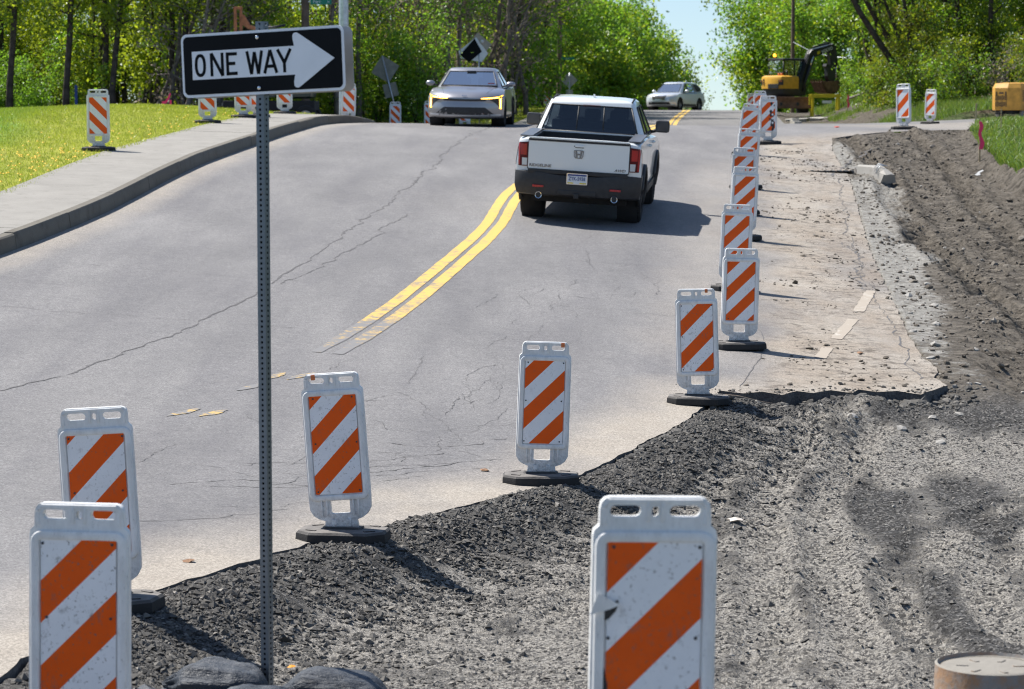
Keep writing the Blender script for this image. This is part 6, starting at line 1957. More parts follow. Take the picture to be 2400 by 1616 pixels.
def make_tree(seed, H, r0, lo, cr, nlimb, nleaf, leaf, mats, lean=(0, 0), stems=1, up=.5, spread=.24, droop=0.0, second=0.0, twigs=4, topbias=1.0):
    r = np.random.default_rng(seed); mb = MB(); cent = []; wt = []
    for st in range(stems):
        az = r.uniform(0, 6.28); off = np.array([math.cos(az), math.sin(az)]) * (.0 if stems == 1 else r.uniform(.1, .45))
        ln = np.array(lean) + r.normal(0, .05 if stems == 1 else .16, 2)
        Hh = H * (1 if st == 0 else r.uniform(.6, 1)); rr = r0 * (1 if st == 0 else r.uniform(.5, .9)); N = 9
        wob = np.cumsum(r.normal(0, .035 * Hh / N * 2, (N, 2)), 0)
        path = [np.array([off[0] + ln[0] * z + wob[i, 0], off[1] + ln[1] * z + wob[i, 1], z]) for i, z in enumerate(np.linspace(-.25, Hh * .93, N))]
        rad = [rr * (1.25 if i == 0 else 1) * (1 - .82 * i / (N - 1)) for i in range(N)]
        mb.tube(path, rad, 7)
        for k in range(max(1, nlimb // stems)):
            t = lo + (1 - lo) * (r.random() ** topbias); t = min(t, .98)
            f = t * (N - 1); i = min(int(f), N - 2); p = path[i] + (path[i + 1] - path[i]) * (f - i)
            az = k * 2.4 + r.uniform(-.5, .5); el = up + r.normal(0, .2)
            shape = math.sin(math.pi * min(1, .22 + .78 * (1 - t) ** .8)) if lo < .3 else (1 - .55 * t)
            L = cr * max(.3, shape) * r.uniform(.65, 1.15)
            d = np.array([math.cos(az) * math.cos(el), math.sin(az) * math.cos(el), math.sin(el)])
            pts = [p]; m = 5
            for q in range(m):
                d = unit(d + r.normal(0, .14, 3) + np.array([0, 0, .07 - droop * (q + 1) * .12])); pts.append(pts[-1] + d * L / m)
            lr = max(.012, rr * (1 - .8 * t) * .45)
            mb.tube(pts, [lr * (1 - .85 * q / m) for q in range(m + 1)], 5, caps=False)
            for q in range(2, m + 1):
                cent.append(pts[q]); wt.append(1.0)
            for tw in range(twigs):
                q = r.integers(1, m + 1); d2 = unit(d * .5 + r.normal(0, .8, 3)); tl = L * r.uniform(.18, .42)
                e = pts[q] + d2 * tl * .5; e2 = e + unit(d2 + r.normal(0, .3, 3)) * tl * .5
                mb.tube([pts[q], e, e2], [lr * .35, lr * .25, .004], 3, caps=False)
                cent += [e, e2]; wt += [.8, 1.2]
    trunk = mb.mesh('trunk', MAT['bark'])
    cent = np.array(cent); wt = np.array(wt) / sum(wt)
    ci = r.choice(len(cent), nleaf, p=wt); ctone = r.uniform(.0, 1.0, len(cent))
    C = cent[ci] + r.normal(0, spread, (nleaf, 3)) * np.array([1, 1, .75])
    C[:, 2] = np.maximum(C[:, 2], .1)
    tone = np.clip(ctone[ci] + r.normal(0, .2, nleaf), 0, 1)
    mi = None
    if second > 0:
        cs = r.random(len(cent)) < second; mi = cs[ci].astype(int)
    crown = leaf_mesh('crown', C, leaf, mats, tone, mi, r)
    return trunk, crown


MAT['bark_grey'] = M_simple('grey_bark', (.19, .165, .145), .95, 0, .4, 5, .02, 24, spec=.15)
LF, LM_, LD, LG, LT, LP = (MAT[k] for k in ('leaf_fresh', 'leaf_mid', 'leaf_dark', 'leaf_gold', 'leaf_tan', 'leaf_pale'))
TREES = {
    'wood1': make_tree(1, 15, .17, .10, 3.2, 22, 7500, .115, [LF], (.03, 0)),
    'wood2': make_tree(2, 14, .13, .12, 2.8, 20, 7000, .115, [LF, LM_], (-.06, 0), second=.4),
    'wood3': make_tree(3, 16, .20, .16, 3.4, 22, 7000, .115, [LM_, LF], (.02, .03), second=.3),
    'wood4': make_tree(4, 12, .09, .08, 2.4, 20, 6000, .11, [LF], (.12, 0), stems=2),
    'bare1': make_tree(5, 9, .11, .10, 3.0, 34, 700, .12, [LT, LF], (.22, 0), stems=3, twigs=8, second=.4),
    'tan1': make_tree(6, 14, .15, .08, 3.0, 26, 6400, .105, [LM_, LT], (-.02, 0), second=.42, spread=.30),
    'tan2': make_tree(7, 13, .14, .10, 2.8, 24, 6000, .105, [LM_, LT], (.05, 0), second=.5, spread=.30),
    'under1': make_tree(8, 5.0, .045, .08, 1.6, 22, 4600, .10, [LF], (0, 0), stems=3),
    'under2': make_tree(9, 4.2, .04, .05, 1.5, 22, 4300, .095, [LF, LM_], (.1, 0), stems=4, second=.5),
    'under3': make_tree(10, 3.4, .035, .05, 1.3, 20, 3600, .09, [LM_], (-.08, 0), stems=4),
    'round1': make_tree(11, 10.5, .22, .06, 4.2, 44, 22000, .21, [LM_, LF], (.02, 0), second=.3, spread=.55, up=.35),
    'round2': make_tree(12, 9.0, .2, .05, 3.8, 42, 20000, .21, [LM_, LF], (-.02, 0), second=.45, spread=.55, up=.35),
    'road1': make_tree(13, 11, .18, .07, 3.4, 34, 13000, .15, [LM_, LF], (.03, 0), second=.35, spread=.45),
    'road2': make_tree(14, 12, .17, .10, 3.2, 32, 11000, .15, [LM_, LT], (-.03, 0), second=.25, spread=.42),
    'pole1': make_tree(23, 15, .14, .26, 3.0, 22, 6000, .115, [LF], (.05, 0)),
    'pole2': make_tree(24, 14, .11, .22, 2.6, 20, 5200, .115, [LF, LM_], (.16, 0), stems=2, second=.4),
    'pole3': make_tree(25, 13, .12, .24, 2.8, 20, 5000, .11, [LM_, LT], (-.05, 0), second=.5),
    'lean1': make_tree(15, 12, .17, .22, 3.6, 26, 6500, .12, [LD, LG], (-.42, -.05), second=.35, up=.45, stems=3),
    'lean2': make_tree(16, 11, .14, .20, 3.4, 26, 6200, .12, [LD, LM_], (-.34, .02), second=.4, up=.4, stems=3),
    'bank1': make_tree(17, 11, .17, .07, 3.0, 30, 10000, .125, [LD, LF], (-.12, 0), second=.28, up=.4),
    'bank2': make_tree(18, 9, .14, .05, 2.8, 30, 10000, .12, [LD, LG], (-.05, 0), second=.25, up=.4),
    'shrub1': make_tree(19, 2.6, .028, .05, 1.1, 20, 3600, .08, [LD, LG], (-.1, 0), stems=5, second=.3, spread=.22),
    'shrub2': make_tree(20, 2.1, .024, .05, 1.0, 20, 3200, .075, [LD, LM_], (.05, 0), stems=5, second=.5, spread=.2),
    'brush1': make_tree(21, 2.4, .02, .05, 1.3, 40, 420, .09, [LT, LG], (-.2, 0), stems=7, twigs=7, second=.5),
    'willow': make_tree(22, 8, .2, .15, 4.0, 36, 9000, .22, [LP], (0, 0), droop=.7, spread=.5),
}
for k_ in ('bare1', 'tan1', 'tan2', 'pole3', 'brush1'):
    TREES[k_][0].materials[0] = MAT['bark_grey']
RT = random.Random(5)


def tree(kind, x_, y_, name, label, group, s=1.0, rz=None, dz=-.1, cat='tree'):
    tk, cw = TREES[kind]
    z = float(w_ground(x_, y_)) + dz
    rt = thing(name, label, cat, (x_, y_, z), (0, 0, RT.uniform(0, 6.28) if rz is None else rz), group)
    rt.scale = (s, s, s * RT.uniform(.93, 1.07))
    obj('trunk', tk, rt); obj('crown', cw, rt)
    return rt


# left woods
GL = 'leafy trees of the woods behind the left lawn'
spots = []
def spaced(x_, y_, d):
    for a, b in spots:
        if (a - x_) ** 2 + ((b - y_) * .8) ** 2 < d * d: return False
    spots.append((x_, y_)); return True
k = 0
while k < 34:
    x_ = RT.uniform(-30, -3.2); y_ = RT.uniform(93.5, 122)
    if x_ > -4.5 and y_ < 98: continue
    if not spaced(x_, y_, 1.5): continue
    kd = RT.choice(['wood1', 'wood2', 'wood3', 'wood4', 'wood2']) if x_ < -8.5 else RT.choice(['tan1', 'tan2', 'wood2', 'tan1', 'wood4'])
    tree(kd, x_, y_, 'woodland_tree', 'slender leafy tree in the dense woods behind the left lawn' if x_ < -8.5 else 'tree with tan seed clusters in the woods left of the sedan', GL if x_ < -8.5 else 'seed-laden trees left of the sedan', RT.uniform(.85, 1.15)); k += 1
for x_, y_, kd in ((-17.6, 92.5, 'pole1'), (-15.7, 92.6, 'pole1'), (-13.7, 92.7, 'pole1'), (-12.2, 94.2, 'pole2'), (-11.2, 93.0, 'pole1'), (-9.4, 93.1, 'pole1'), (-6.2, 95.5, 'pole3'), (-5.5, 97.5, 'pole3'), (-3.6, 101.5, 'pole3'), (-2.5, 103.2, 'pole3'), (-1.9, 106, 'pole3')):
    spots.append((x_, y_))
    tree(kd, x_, y_, 'slim_tree', 'slim dark-trunked tree at the front of the left woods' if x_ < -8 else 'slim dark-trunked tree in the woods behind the sedan', 'slim dark trunks at the front of the left woods' if x_ < -8 else 'slim dark trunks behind the sedan', RT.uniform(.9, 1.1), RT.uniform(-1.2, 1.2))
for x_, y_ in ((-11.6, 92.6), (-12.6, 93.4), (-10.9, 93.6)):
    tree('bare1', x_, y_, 'bare_brush_tree', 'leaning grey leafless saplings left of the sign' , 'bare saplings left of the sign', 1.0, RT.uniform(-.5, .5))
for x_, y_ in ((-5.6, 99.5), (-4.2, 104), (-2.6, 105), (-.9, 109), (.3, 116), (-1.6, 111)):
    tree('bare1', x_, y_, 'bare_brush_tree', 'grey nearly leafless tree behind the sedan', 'grey leafless trees behind the sedan', RT.uniform(1.0, 1.3))
k = 0
while k < 30:
    x_ = RT.uniform(-27, -3.0); y_ = RT.uniform(92.2, 112)
    if not spaced(x_, y_, .9): continue
    tree(RT.choice(['under1', 'under2', 'under3']), x_, y_, 'understory_tree', 'low leafy sapling at the foot of the left woods', 'saplings at the foot of the left woods', RT.uniform(.75, 1.15)); k += 1
for k in range(26):
    x_ = RT.uniform(-48, -2); y_ = RT.uniform(124, 165)
    tree(RT.choice(['wood1', 'wood3', 'road1', 'wood2']), x_, y_, 'woodland_tree', 'leafy tree deep inside the left woods', 'trees deep inside the left woods', RT.uniform(.9, 1.25))
k = 0
while k < 34:
    x_ = RT.uniform(-30, -1.5); y_ = RT.uniform(104, 126)
    if x_ > -3 and y_ < 110: continue
    if not spaced(x_, y_, .8): continue
    tree(RT.choice(['under1', 'under2', 'under1']), x_, y_, 'understory_tree', 'leafy sapling in the shade of the left woods', 'saplings in the shade of the left woods', RT.uniform(.9, 1.3)); k += 1
for x_, y_, kd in ((-6.55, 96.5, 'under2'), (-7.0, 99, 'under1'), (-6.1, 101, 'under1'), (-5.2, 98.5, 'under3'), (-7.9, 97, 'under2')):
    tree(kd, x_, y_, 'understory_tree', 'leafy sapling behind the brown utility pole', 'saplings behind the brown utility pole', 1.1)
# left side of the far road
GR = 'leafy trees along the left of the far road'
for x_, y_, kd, s in ((-2.6, 108, 'tan2', 1), (-1.2, 113, 'tan1', .95), (-4.4, 112, 'tan1', 1), (-2.9, 118, 'road2', 1), (-.2, 121, 'road2', 1), (.1, 128, 'road1', 1), (-3.2, 127, 'road2', 1.1), (1.2, 134, 'road2', .95), (-1.2, 136, 'road1', 1), (-.1, 146, 'road1', 1.0), (-3.5, 142, 'road1', 1.1), (1.0, 155, 'road1', 1.0), (3.0, 162, 'road1', .95), (-1.6, 160, 'road2', 1.1), (2.0, 172, 'round1', .95), (4.3, 180, 'round1', .9), (.2, 182, 'round2', 1.05)):
    tree(kd, x_, y_, 'roadside_tree', 'leafy green tree along the left side of the far road', GR, s)
for x_, y_, kd, s, lb in ((6.6, 196, 'round2', 1.02, 'broad round-crowned tree left of the sky gap, tallest of its clump'), (9.6, 204, 'round1', .92, 'round-crowned green tree behind the silver suv'), (11.6, 214, 'round2', .98, 'round-crowned tree with a low dark branch beside the sky gap'), (3.5, 206, 'round1', 1.05, 'round green tree behind the pickup, left of the suv'), (8.0, 222, 'round1', 1.12, 'farther round green tree above the suv'), (13.4, 232, 'willow', .8, 'pale hazy willow in the sky gap')):
    tree(kd, x_, y_, 'round_tree', lb, 'round-crowned trees beyond the far crest', s)
for x_, y_, kd, s, lb in ((18.0, 188, 'round1', .92, 'bright green round tree right of the sky gap behind the excavator'), (19.8, 196, 'round2', 1.05, 'green tree behind the excavator cab'), (18.6, 172, 'road1', .95, 'leafy tree just behind the excavator boom'), (22.0, 184, 'round2', 1.1, 'tall green tree behind the excavator boom'), (24.5, 170, 'road1', 1.1, 'leafy tree behind the leaning trunks'), (21.0, 156, 'road1', .9, 'leafy tree right behind the excavator arm')):
    tree(kd, x_, y_, 'round_tree', lb, 'green trees behind the excavator', s)
# right bank
GB = 'trees crowding the right bank'
for x_, y_, kd, s, lb in ((16.9, 110, 'lean1', 1.0, 'thick dark trunk leaning left over the bank, nearest the white panel'), (17.8, 113, 'lean1', .92, 'dark leaning tree just right of the thickest leaning trunk'), (16.2, 116, 'lean2', .95, 'dark leaning tree nearest the excavator arm'), (18.6, 108, 'lean2', 1.0, 'dark leaning tree right of the small bright panel'), (19.6, 115, 'lean2', 1.05, 'dark tree leaning behind the small bright panel')):
    tree(kd, x_, y_, 'leaning_tree', lb, 'dark trees leaning over the right bank', s, RT.uniform(-.25, .25))
spots.clear(); k = 0
while k < 30:
    x_ = RT.uniform(17.5, 36); y_ = RT.uniform(104, 142)
    if x_ < 18.5 and y_ > 128: continue
    if not spaced(x_, y_, 1.6): continue
    tree(RT.choice(['bank1', 'bank2', 'bank1', 'lean2']), x_, y_, 'bank_tree', 'leafy dark green tree crowding the right bank', GB, RT.uniform(.85, 1.15), RT.uniform(-.6, .6)); k += 1
k = 0
while k < 46:
    x_ = RT.uniform(15.6, 27); y_ = RT.uniform(97.5, 118)
    if x_ < 17.5 and y_ < 101: continue
    if not spaced(x_, y_, .75): continue
    kd = RT.choice(['shrub1', 'shrub2', 'brush1', 'shrub1'])
    tree(kd, x_, y_, 'shrub', 'leafless brown brush on the right bank' if kd == 'brush1' else 'small leafy shrub on the right bank', 'shrubs on the right bank', RT.uniform(.7, 1.2), cat='shrub'); k += 1
for k in range(12):
    y_ = RT.uniform(118, 150); x_ = float(xr_far(y_)) + RT.uniform(4.5, 7.5)
    tree(RT.choice(['shrub1', 'shrub2']), x_, y_, 'shrub', 'small leafy shrub on the slope right of the excavator', 'shrubs right of the excavator', RT.uniform(.8, 1.2), cat='shrub')
for k in range(16):
    x_ = RT.uniform(22, 48); y_ = RT.uniform(140, 172)
    tree(RT.choice(['bank1', 'road1', 'bank2']), x_, y_, 'bank_tree', 'leafy tree far back on the right bank', 'trees far back on the right bank', RT.uniform(1.0, 1.3))
# grass tufts on the far banks
n = 26000
Y = rng.uniform(96.5, 140, n); X = xr_far(Y) + rng.uniform(2.2, 7.0, n)
k = fbm(X * .6, Y * .25, 3, 44) > -.12; X = X[k]; Y = Y[k]
blades('far_bank_grass', X, Y, w_ground(X, Y), rng.uniform(.10, .34, len(X)), rng.uniform(.02, .045, len(X)), MAT['blade_near'], label='green grass on the far right bank', lean=.5)['category'] = 'grass'
n = 16000
Y = rng.uniform(93, 101, n); X = rng.uniform(13.5, 24, n)
k = ~inside(X, Y, ROAD); X = X[k]; Y = Y[k]
blades('verge_grass', X, Y, w_ground(X, Y), rng.uniform(.12, .38, len(X)), rng.uniform(.016, .036, len(X)), MAT['blade_near'], label='tall green grass along the far edge of the side street', lean=.5)['category'] = 'grass'
n = 16000
Y = rng.uniform(93, 150, n); X = xl_far(Y) - 1.6 - np.abs(rng.normal(0, 2.5, n))
blades('far_lawn_grass', X, Y, w_ground(X, Y), rng.uniform(.04, .12, len(X)), rng.uniform(.02, .05, len(X)), MAT['blade_lawn'], label='bright mown grass beside the far sidewalk', lean=.5)['category'] = 'grass'
n = 14000
Y = rng.uniform(90.5, 96, n); X = rng.uniform(-26, -5, n)
k = ~inside(X, Y, ROAD); X = X[k]; Y = Y[k]
blades('wood_edge_grass', X, Y, w_ground(X, Y), rng.uniform(.1, .4, len(X)), rng.uniform(.016, .04, len(X)), MAT['blade_near'], label='rough green grass along the edge of the left woods', lean=.5)['category'] = 'grass'
# ================================================================== POLES, SIGNS, MACHINES IN THE BACKGROUND
def zrel(z): return ZC + z


def pole(name, label, x_, y_, h, r0, r1, mat, lean=(0, 0), cat='pole'):
    z = float(w_ground(x_, y_))
    rt = thing(name, label, cat, (x_, y_, z), (math.radians(lean[0]), math.radians(lean[1]), 0))
    mb = MB(); N = 8; mb.tube([(0, 0, -.3 + (h + .3) * k / N) for k in range(N + 1)], [r0 + (r1 - r0) * k / N for k in range(N + 1)], 14); mb.build('shaft', mat, rt)
    return rt


up = pole('utility_pole', 'brown wooden utility pole behind the right end of the sign', -7.3, 93.2, 10.5, .155, .12, MAT['pole_wood'])
mb = MB(); mb.box((0, -.05, 9.4), (2.4, .1, .12), bev=.01); mb.build('cross_arm', MAT['pole_wood'], up)
for dx in (-1.05, -.5, .5, 1.05):
    mb = MB(); mb.lathe([(.02, 9.46), (.05, 9.5), (.05, 9.58), (.03, 9.62), (0, 9.63)], (dx, -.05, 0), 10); mb.build('insulator', MAT['darkgrey'], up)
sp = pole('steel_pole', 'thick grey steel pole at the corner behind the sign edge', -4.95, 77.6, 9.0, .155, .13, MAT['steel'])
mb = MB(); mb.box((0, 0, .05), (.42, .42, .05), bev=.01); mb.build('base_plate', MAT['steel'], sp)
mb = MB(); mb.tube([(0, 0, 8.9), (.6, .2, 9.5), (2.2, .6, 9.8)], [.06, .05, .04], 8); mb.build('arm', MAT['steel'], sp)
mb = MB(); mb.box((2.5, .66, 9.8), (.7, .3, .14), bev=.05); mb.build('lamp_head', MAT['darkgrey'], sp)
p2 = pole('utility_pole', 'slim brown utility pole between the sedan and the suv', 2.62, 147.5, 10, .135, .10, MAT['pole_wood'], (0, .6))
mb = MB(); mb.box((0, -.05, 9.0), (2.2, .1, .12), bev=.01); mb.build('cross_arm', MAT['pole_wood'], p2)
p3 = pole('utility_pole', 'brown utility pole behind the excavator cab', 17.9, 168, 9, .14, .11, MAT['pole_wood'])
mb = MB(); mb.box((0, -.05, 8.2), (2.2, .1, .12), bev=.01); mb.build('cross_arm', MAT['pole_wood'], p3)
mb = MB(); mb.tube([(17.9, 167.8, zrel(4.4)), (18.6, 166, zrel(3.9)), (19.6, 163, zrel(3.4)), (21.5, 158, zrel(3.1))], .02, 5)
mb.build('cable', MAT['steel'], None, label='pale cable sagging from the pole behind the excavator', cat='cable')


def street_sign(txt2, x_, y_, z_, w, h, label, pole_dx):
    rt = thing('street_name_sign', label, 'street sign', (x_, y_, z_))
    mb = MB(); mb.prism(rrect(-w / 2, w / 2, -h / 2, h / 2, .015, 3), -.004, .004); mb.build('blade', MAT['green_sign'], rt)
    for tx, dx, sz in txt2:
        obj('lettering', text_mesh('lettering', tx, sz, MAT['sign_white'], .001), rt, loc=(dx, -.006, -.005), rot=(math.pi / 2, 0, 0))
    mb = MB(); mb.box((pole_dx, .02, 0), (.10, .03, .05)); mb.build('bracket', MAT['steel'], rt)
    return rt


street_sign((('Farr', -.14, .17), ('St', .26, .10)), -6.73, 93.0, zrel(3.86), .74, .20, 'green street name sign reading Farr St on the utility pole', -.40)
street_sign((('Home', -.03, .10),), 3.12, 147.4, zrel(2.96), .72, .15, 'small green street name sign on the slim far pole', -.40)


def diamond(name, label, x_, y_, zc, side, lean, mat, plaque=None, hpost=None):
    zg = float(w_ground(x_, y_)); h = zc - zg
    rt = thing(name, label, 'road sign', (x_, y_, zg), (0, math.radians(lean), 0))
    d = side * .7071
    mb = MB(); mb.prism([(0, h - d), (d, h), (0, h + d), (-d, h)], 0, .004); mb.build('board', mat, rt)
    mb = MB(); mb.tube([(0, -.03, -.2), (0, -.03, h + d * .9)], .028, 8); mb.build('post', MAT['steel'], rt)
    if plaque:
        mb = MB(); mb.prism(rrect(-plaque[0] / 2, plaque[0] / 2, h + plaque[2] - plaque[1] / 2, h + plaque[2] + plaque[1] / 2, .02, 3), 0, .004); mb.build('plaque', mat, rt)
    return rt


MAT['sign_back'] = M_simple('weathered_sign_back', (.22, .22, .18), .6, .2, .2)
MAT['sign_tan'] = M_simple('tan_sign_back', (.42, .37, .31), .7, 0, .15)
diamond('diamond_sign', 'back of a leaning diamond sign left of the sedan', -4.05, 95.6, zrel(1.60), .74, -14, MAT['sign_back'], (.5, .5, -.78))
diamond('diamond_sign', 'small grey diamond sign seen from behind right of the slim pole', 3.05, 140, zrel(1.66), .62, 0, MAT['alu'], (.36, .34, -.68))
# folded construction boards behind the sedan roof
cs = thing('construction_sign', 'folded construction sign boards in tan, white and black above the sedan roof', 'road sign', (-1.38, 101.5, float(w_ground(-1.38, 101.5))))
h = 2.55 + .55
mb = MB(); mb.tube([(.12, -.02, -.2), (.1, -.02, h - .1)], .03, 8); mb.build('post', MAT['steel'], cs)
zz = zrel(2.40) - float(w_ground(-1.38, 101.5))
mb = MB(); mb.prism([(.05, zz + .63), (.60, zz + .18), (.18, zz - .38), (-.36, zz + .1)], .0, .012); mb.build('tan_board', MAT['sign_tan'], cs)
mb = MB(); mb.prism([(.0, zz + .45), (.46, zz - .17), (.22, zz - .50), (-.60, zz - .36), (-.68, zz - .08)], -.03, -.018); mb.build('white_board', MAT['sign_white'], cs)
mb = MB(); mb.prism([(-.06, zz + .40), (.22, zz - .10), (-.28, zz - .52), (-.62, zz - .22)], -.05, -.038); mb.build('black_board', MAT['sign_black'], cs)
mb = MB(); mb.ellipsoid((.22, -.06, zz + .28), (.08, .06, .08), 10, 8); mb.build('warning_lamp', MAT['clear_lens'], cs)

# blue marker post, pink flagging on a shoot
mb = MB(); mb.box((0, 0, .32), (.085, .03, .70), bev=.008); mb.build('blue_marker', M_simple('blue_marker_plastic', (.004, .03, .16), .5), None, loc=(-13.5, 81.5, float(w_lawn(-13.5, 76)) + .12), label='dark blue marker post at the edge of the left woods', cat='marker post')
fr = thing('pink_flagging', 'pink flagging tape tied to a shoot left of the sign', 'flagging tape', (-10.95, 83.5, zrel(-.1)))
mb = MB(); mb.tube([(.05, 0, -.3), (.1, 0, .3), (.12, 0, .68)], .012, 5); mb.build('shoot', MAT['bark'], fr)
mb = MB(); mb.grid([[(.13, -.01, .66), (.10, -.02, .70)], [(.08, -.02, .50), (.02, -.02, .54)], [(-.02, -.02, .36), (-.05, -.03, .44)], [(-.15, -.02, .33), (-.16, -.03, .42)]]); mb.build('tape_end', MAT['pink'], fr)
mb = MB(); mb.grid([[(.09, -.01, .46), (.15, -.02, .46)], [(.08, -.02, .30), (.15, -.02, .30)], [(.05, -.02, .16), (.12, -.03, .14)], [(.01, -.02, .10), (.06, -.03, .07)]]); mb.build('tape_end', MAT['pink'], fr)

# ------------------------------------------------------------------ utility truck behind the sign
MAT['dark_green'] = M_simple('dark_green_paint', (.012, .035, .030), .3, 0, .2, 5, coat=.5)
MAT['rust_orange'] = M_simple('rusty_orange_paint', (.36, .13, .06), .7, 0, .35, 9)
ut = thing('utility_truck', 'dark green utility truck with a rusty orange boom frame behind the sign', 'truck', (-7.62, 84.6, float(w_road(-8.0, 84.6)) - .0), (0, 0, 0))
ut.scale = (1.12, 1.12, 1.22)
mb = MB(); mb.box((-.1, 0, .66), (2.6, 1.9, .25), bev=.03); mb.build('chassis', MAT['under'], ut)
for dx in (-.95, .95):
    for dy in (-.85, .85):
        w_ = thing('wheel', None, None); w_.parent = ut; w_.location = (dx, dy, .34)
        mb = MB(); mb.lathe([(.2, -.13), (.31, -.13), (.34, -.09), (.34, .09), (.31, .13), (.2, .13)], (0, 0, 0), 24, 'Y'); mb.build('tyre', MAT['tyre'], w_, sharp=40)
        mb = MB(); mb.lathe([(0, -.10), (.19, -.11), (.21, -.08), (.21, .08), (0, .1)], (0, 0, 0), 18, 'Y'); mb.build('rim', MAT['rim'], w_, sharp=40)
mb = MB(); mb.box((.62, 0, 1.72), (1.05, 1.9, 1.75), bev=.18); mb.build('cab', MAT['dark_green'], ut, sharp=40)
mb = MB(); mb.box((.55, -.955, 2.1), (.7, .02, .5), bev=.05); mb.build('cab_window', MAT['glass_dark'], ut)
mb = MB(); mb.box((-.25, 0, 2.36), (.75, 1.7, .40), bev=.04); mb.build('white_box', MAT['truck_white'], ut)
mb = MB(); mb.box((-.55, 0, 1.5), (1.3, 1.9, 1.25), bev=.04); mb.build('side_body', MAT['dark_green'], ut)
for dx in (-1.08, -.92):
    mb = MB(); mb.box((dx, -.35, 2.75), (.075, .12, .95), bev=.01); mb.build('mast_plate', MAT['rust_orange'], ut)
mb = MB(); mb.box((-1.0, -.35, 3.2), (.2, .14, .07), bev=.01); mb.build('mast_cap', MAT['rust_orange'], ut)
mb = MB(); mb.prism([(-.9, 3.05), (-.82, 3.02), (-.66, 2.76), (-.45, 2.68), (-.45, 2.62), (-.72, 2.66), (-.92, 2.8)], -.42, -.28); mb.build('boom_elbow', MAT['rust_orange'], ut)
mb = MB(); mb.prism([(-.88, 2.56), (-.6, 2.5), (-.5, 2.2), (-.9, 2.2)], -.42, -.3); mb.build('boom_bracket', MAT['rust_orange'], ut)
mb = MB(); mb.tube([(-.55, -.35, 2.67), (0, -.35, 2.70), (.35, -.35, 2.76)], .035, 8); mb.build('boom_bar', MAT['black'], ut)

# ------------------------------------------------------------------ excavator
MAT['ex_yellow'] = M_simple('excavator_yellow', (.66, .36, .04), .45, 0, .12, 5, coat=.2)
MAT['ex_dark'] = M_simple('excavator_charcoal', (.03, .033, .04), .5, 0, .25)
MAT['ex_black'] = M_simple('boom_black', (.016, .017, .02), .45, 0, .3, 8, coat=.2)
MAT['rust'] = M_simple('worn_steel', (.20, .11, .07), .7, .2, .35, 7)
MAT['trackr'] = M_simple('muddy_track', (.05, .045, .04), .95, 0, .4, 9, .01, 40)
MAT['frame_yellow'] = M_simple('frame_yellow', (.68, .55, .02), .5, 0, .12)
exz = zrel(-.06)
ex = thing('excavator', 'yellow and charcoal mini excavator with black boom on the dug-up roadside', 'excavator', (13.05, 128.0, exz))
HD = math.radians(-50)
def upm(v): return Matrix.Rotation(HD, 3, 'Z') @ Vector(v)
class XB(MB):
    def add(s, vs, fs, m=0, smooth=False): return MB.add(s, [upm(v) for v in vs], fs, m, smooth)
# undercarriage, square to the road
for sx in (-.78, .78):
    tr = thing('track', None, None); tr.parent = ex
    path = [(math.copysign(1, 1) * 0, 0)]
    mb = MB(); o_ = []
    for k in range(28):
        a = 2 * math.pi * k / 28; yy = .27 * math.cos(a) + (.85 if math.cos(a) >= 0 else -.85); zz_ = .29 + .27 * math.sin(a); o_.append((yy, zz_))
    mb.prism(o_, sx + .3 - .19, sx + .3 + .19, to=lambda v: Vector((v.y, v.x, v.z))); mb.build('belt', MAT['trackr'], tr)
    for k in range(18):
        yy = -1.0 + k * .118
        for zz_ in (.575, .008):
            mb = MB(); mb.box((sx + .3, yy, zz_), (.38, .05, .04)); mb.build('grouser', MAT['trackr'], tr)
mb = MB(); mb.box((.3, 0, .42), (1.3, 1.2, .3), bev=.05); mb.cyl((.1, 0, .5), (.1, 0, .82), .5, n=20); mb.build('car_body', MAT['ex_dark'], ex)
bl = thing('dozer_blade', None, None); bl.parent = ex
rows = [[(x_, -1.55 + .10 * math.sin(t_ * math.pi) , .26 + .46 * t_) for x_ in (-.72, .3, 1.32)] for t_ in [k / 6 for k in range(7)]]
rows2 = [[(p[0], p[1] + .05, p[2]) for p in r] for r in rows]
mb = MB(); mb.grid(rows); mb.grid(rows2, flip=True); mb.box((.3, -1.52, .735), (2.06, .09, .05), bev=.01); mb.box((.3, -1.50, .25), (2.06, .07, .08), bev=.01); mb.build('blade_face', MAT['rust'], bl)
for x_ in (-.1, .7):
    mb = MB(); mb.box((x_, -1.15, .42), (.12, .75, .16), bev=.02); mb.build('blade_arm', MAT['ex_dark'], bl)
# upper structure
ub = thing('upper_body', None, None); ub.parent = ex
def plan(w, l, y0, r): return [(-w, y0), (-w, y0 - l + r), (-w + r * .35, y0 - l + r * .3), (-w + r, y0 - l), (w - r, y0 - l), (w - r * .35, y0 - l + r * .3), (w, y0 - l + r), (w, y0)]
def stack(levels):
    mb = XB(); mb.grid([[(x_, y_, z_) for x_, y_ in plan(w, l, y0, r)] for (w, l, y0, r, z_) in levels], closed=True)
    n_ = 8; b = len(mb.v) - 8
    mb.f.append(tuple(b + k for k in range(8))); mb.m.append(0); mb.sm.append(False); mb.f.append(tuple(range(7, -1, -1))); mb.m.append(0); mb.sm.append(False)
    return mb
stack([(.74, 1.10, .55, .35, .80), (.80, 1.2, .55, .38, .92), (.80, 1.2, .55, .38, 1.16)]).build('counterweight', MAT['ex_dark'], ub, sharp=35)
stack([(.795, 1.19, .45, .38, 1.16), (.80, 1.2, .45, .38, 1.62), (.77, 1.15, .45, .36, 1.74), (.66, 1.0, .40, .3, 1.80)]).build('engine_cover', MAT['ex_yellow'], ub, sharp=35)
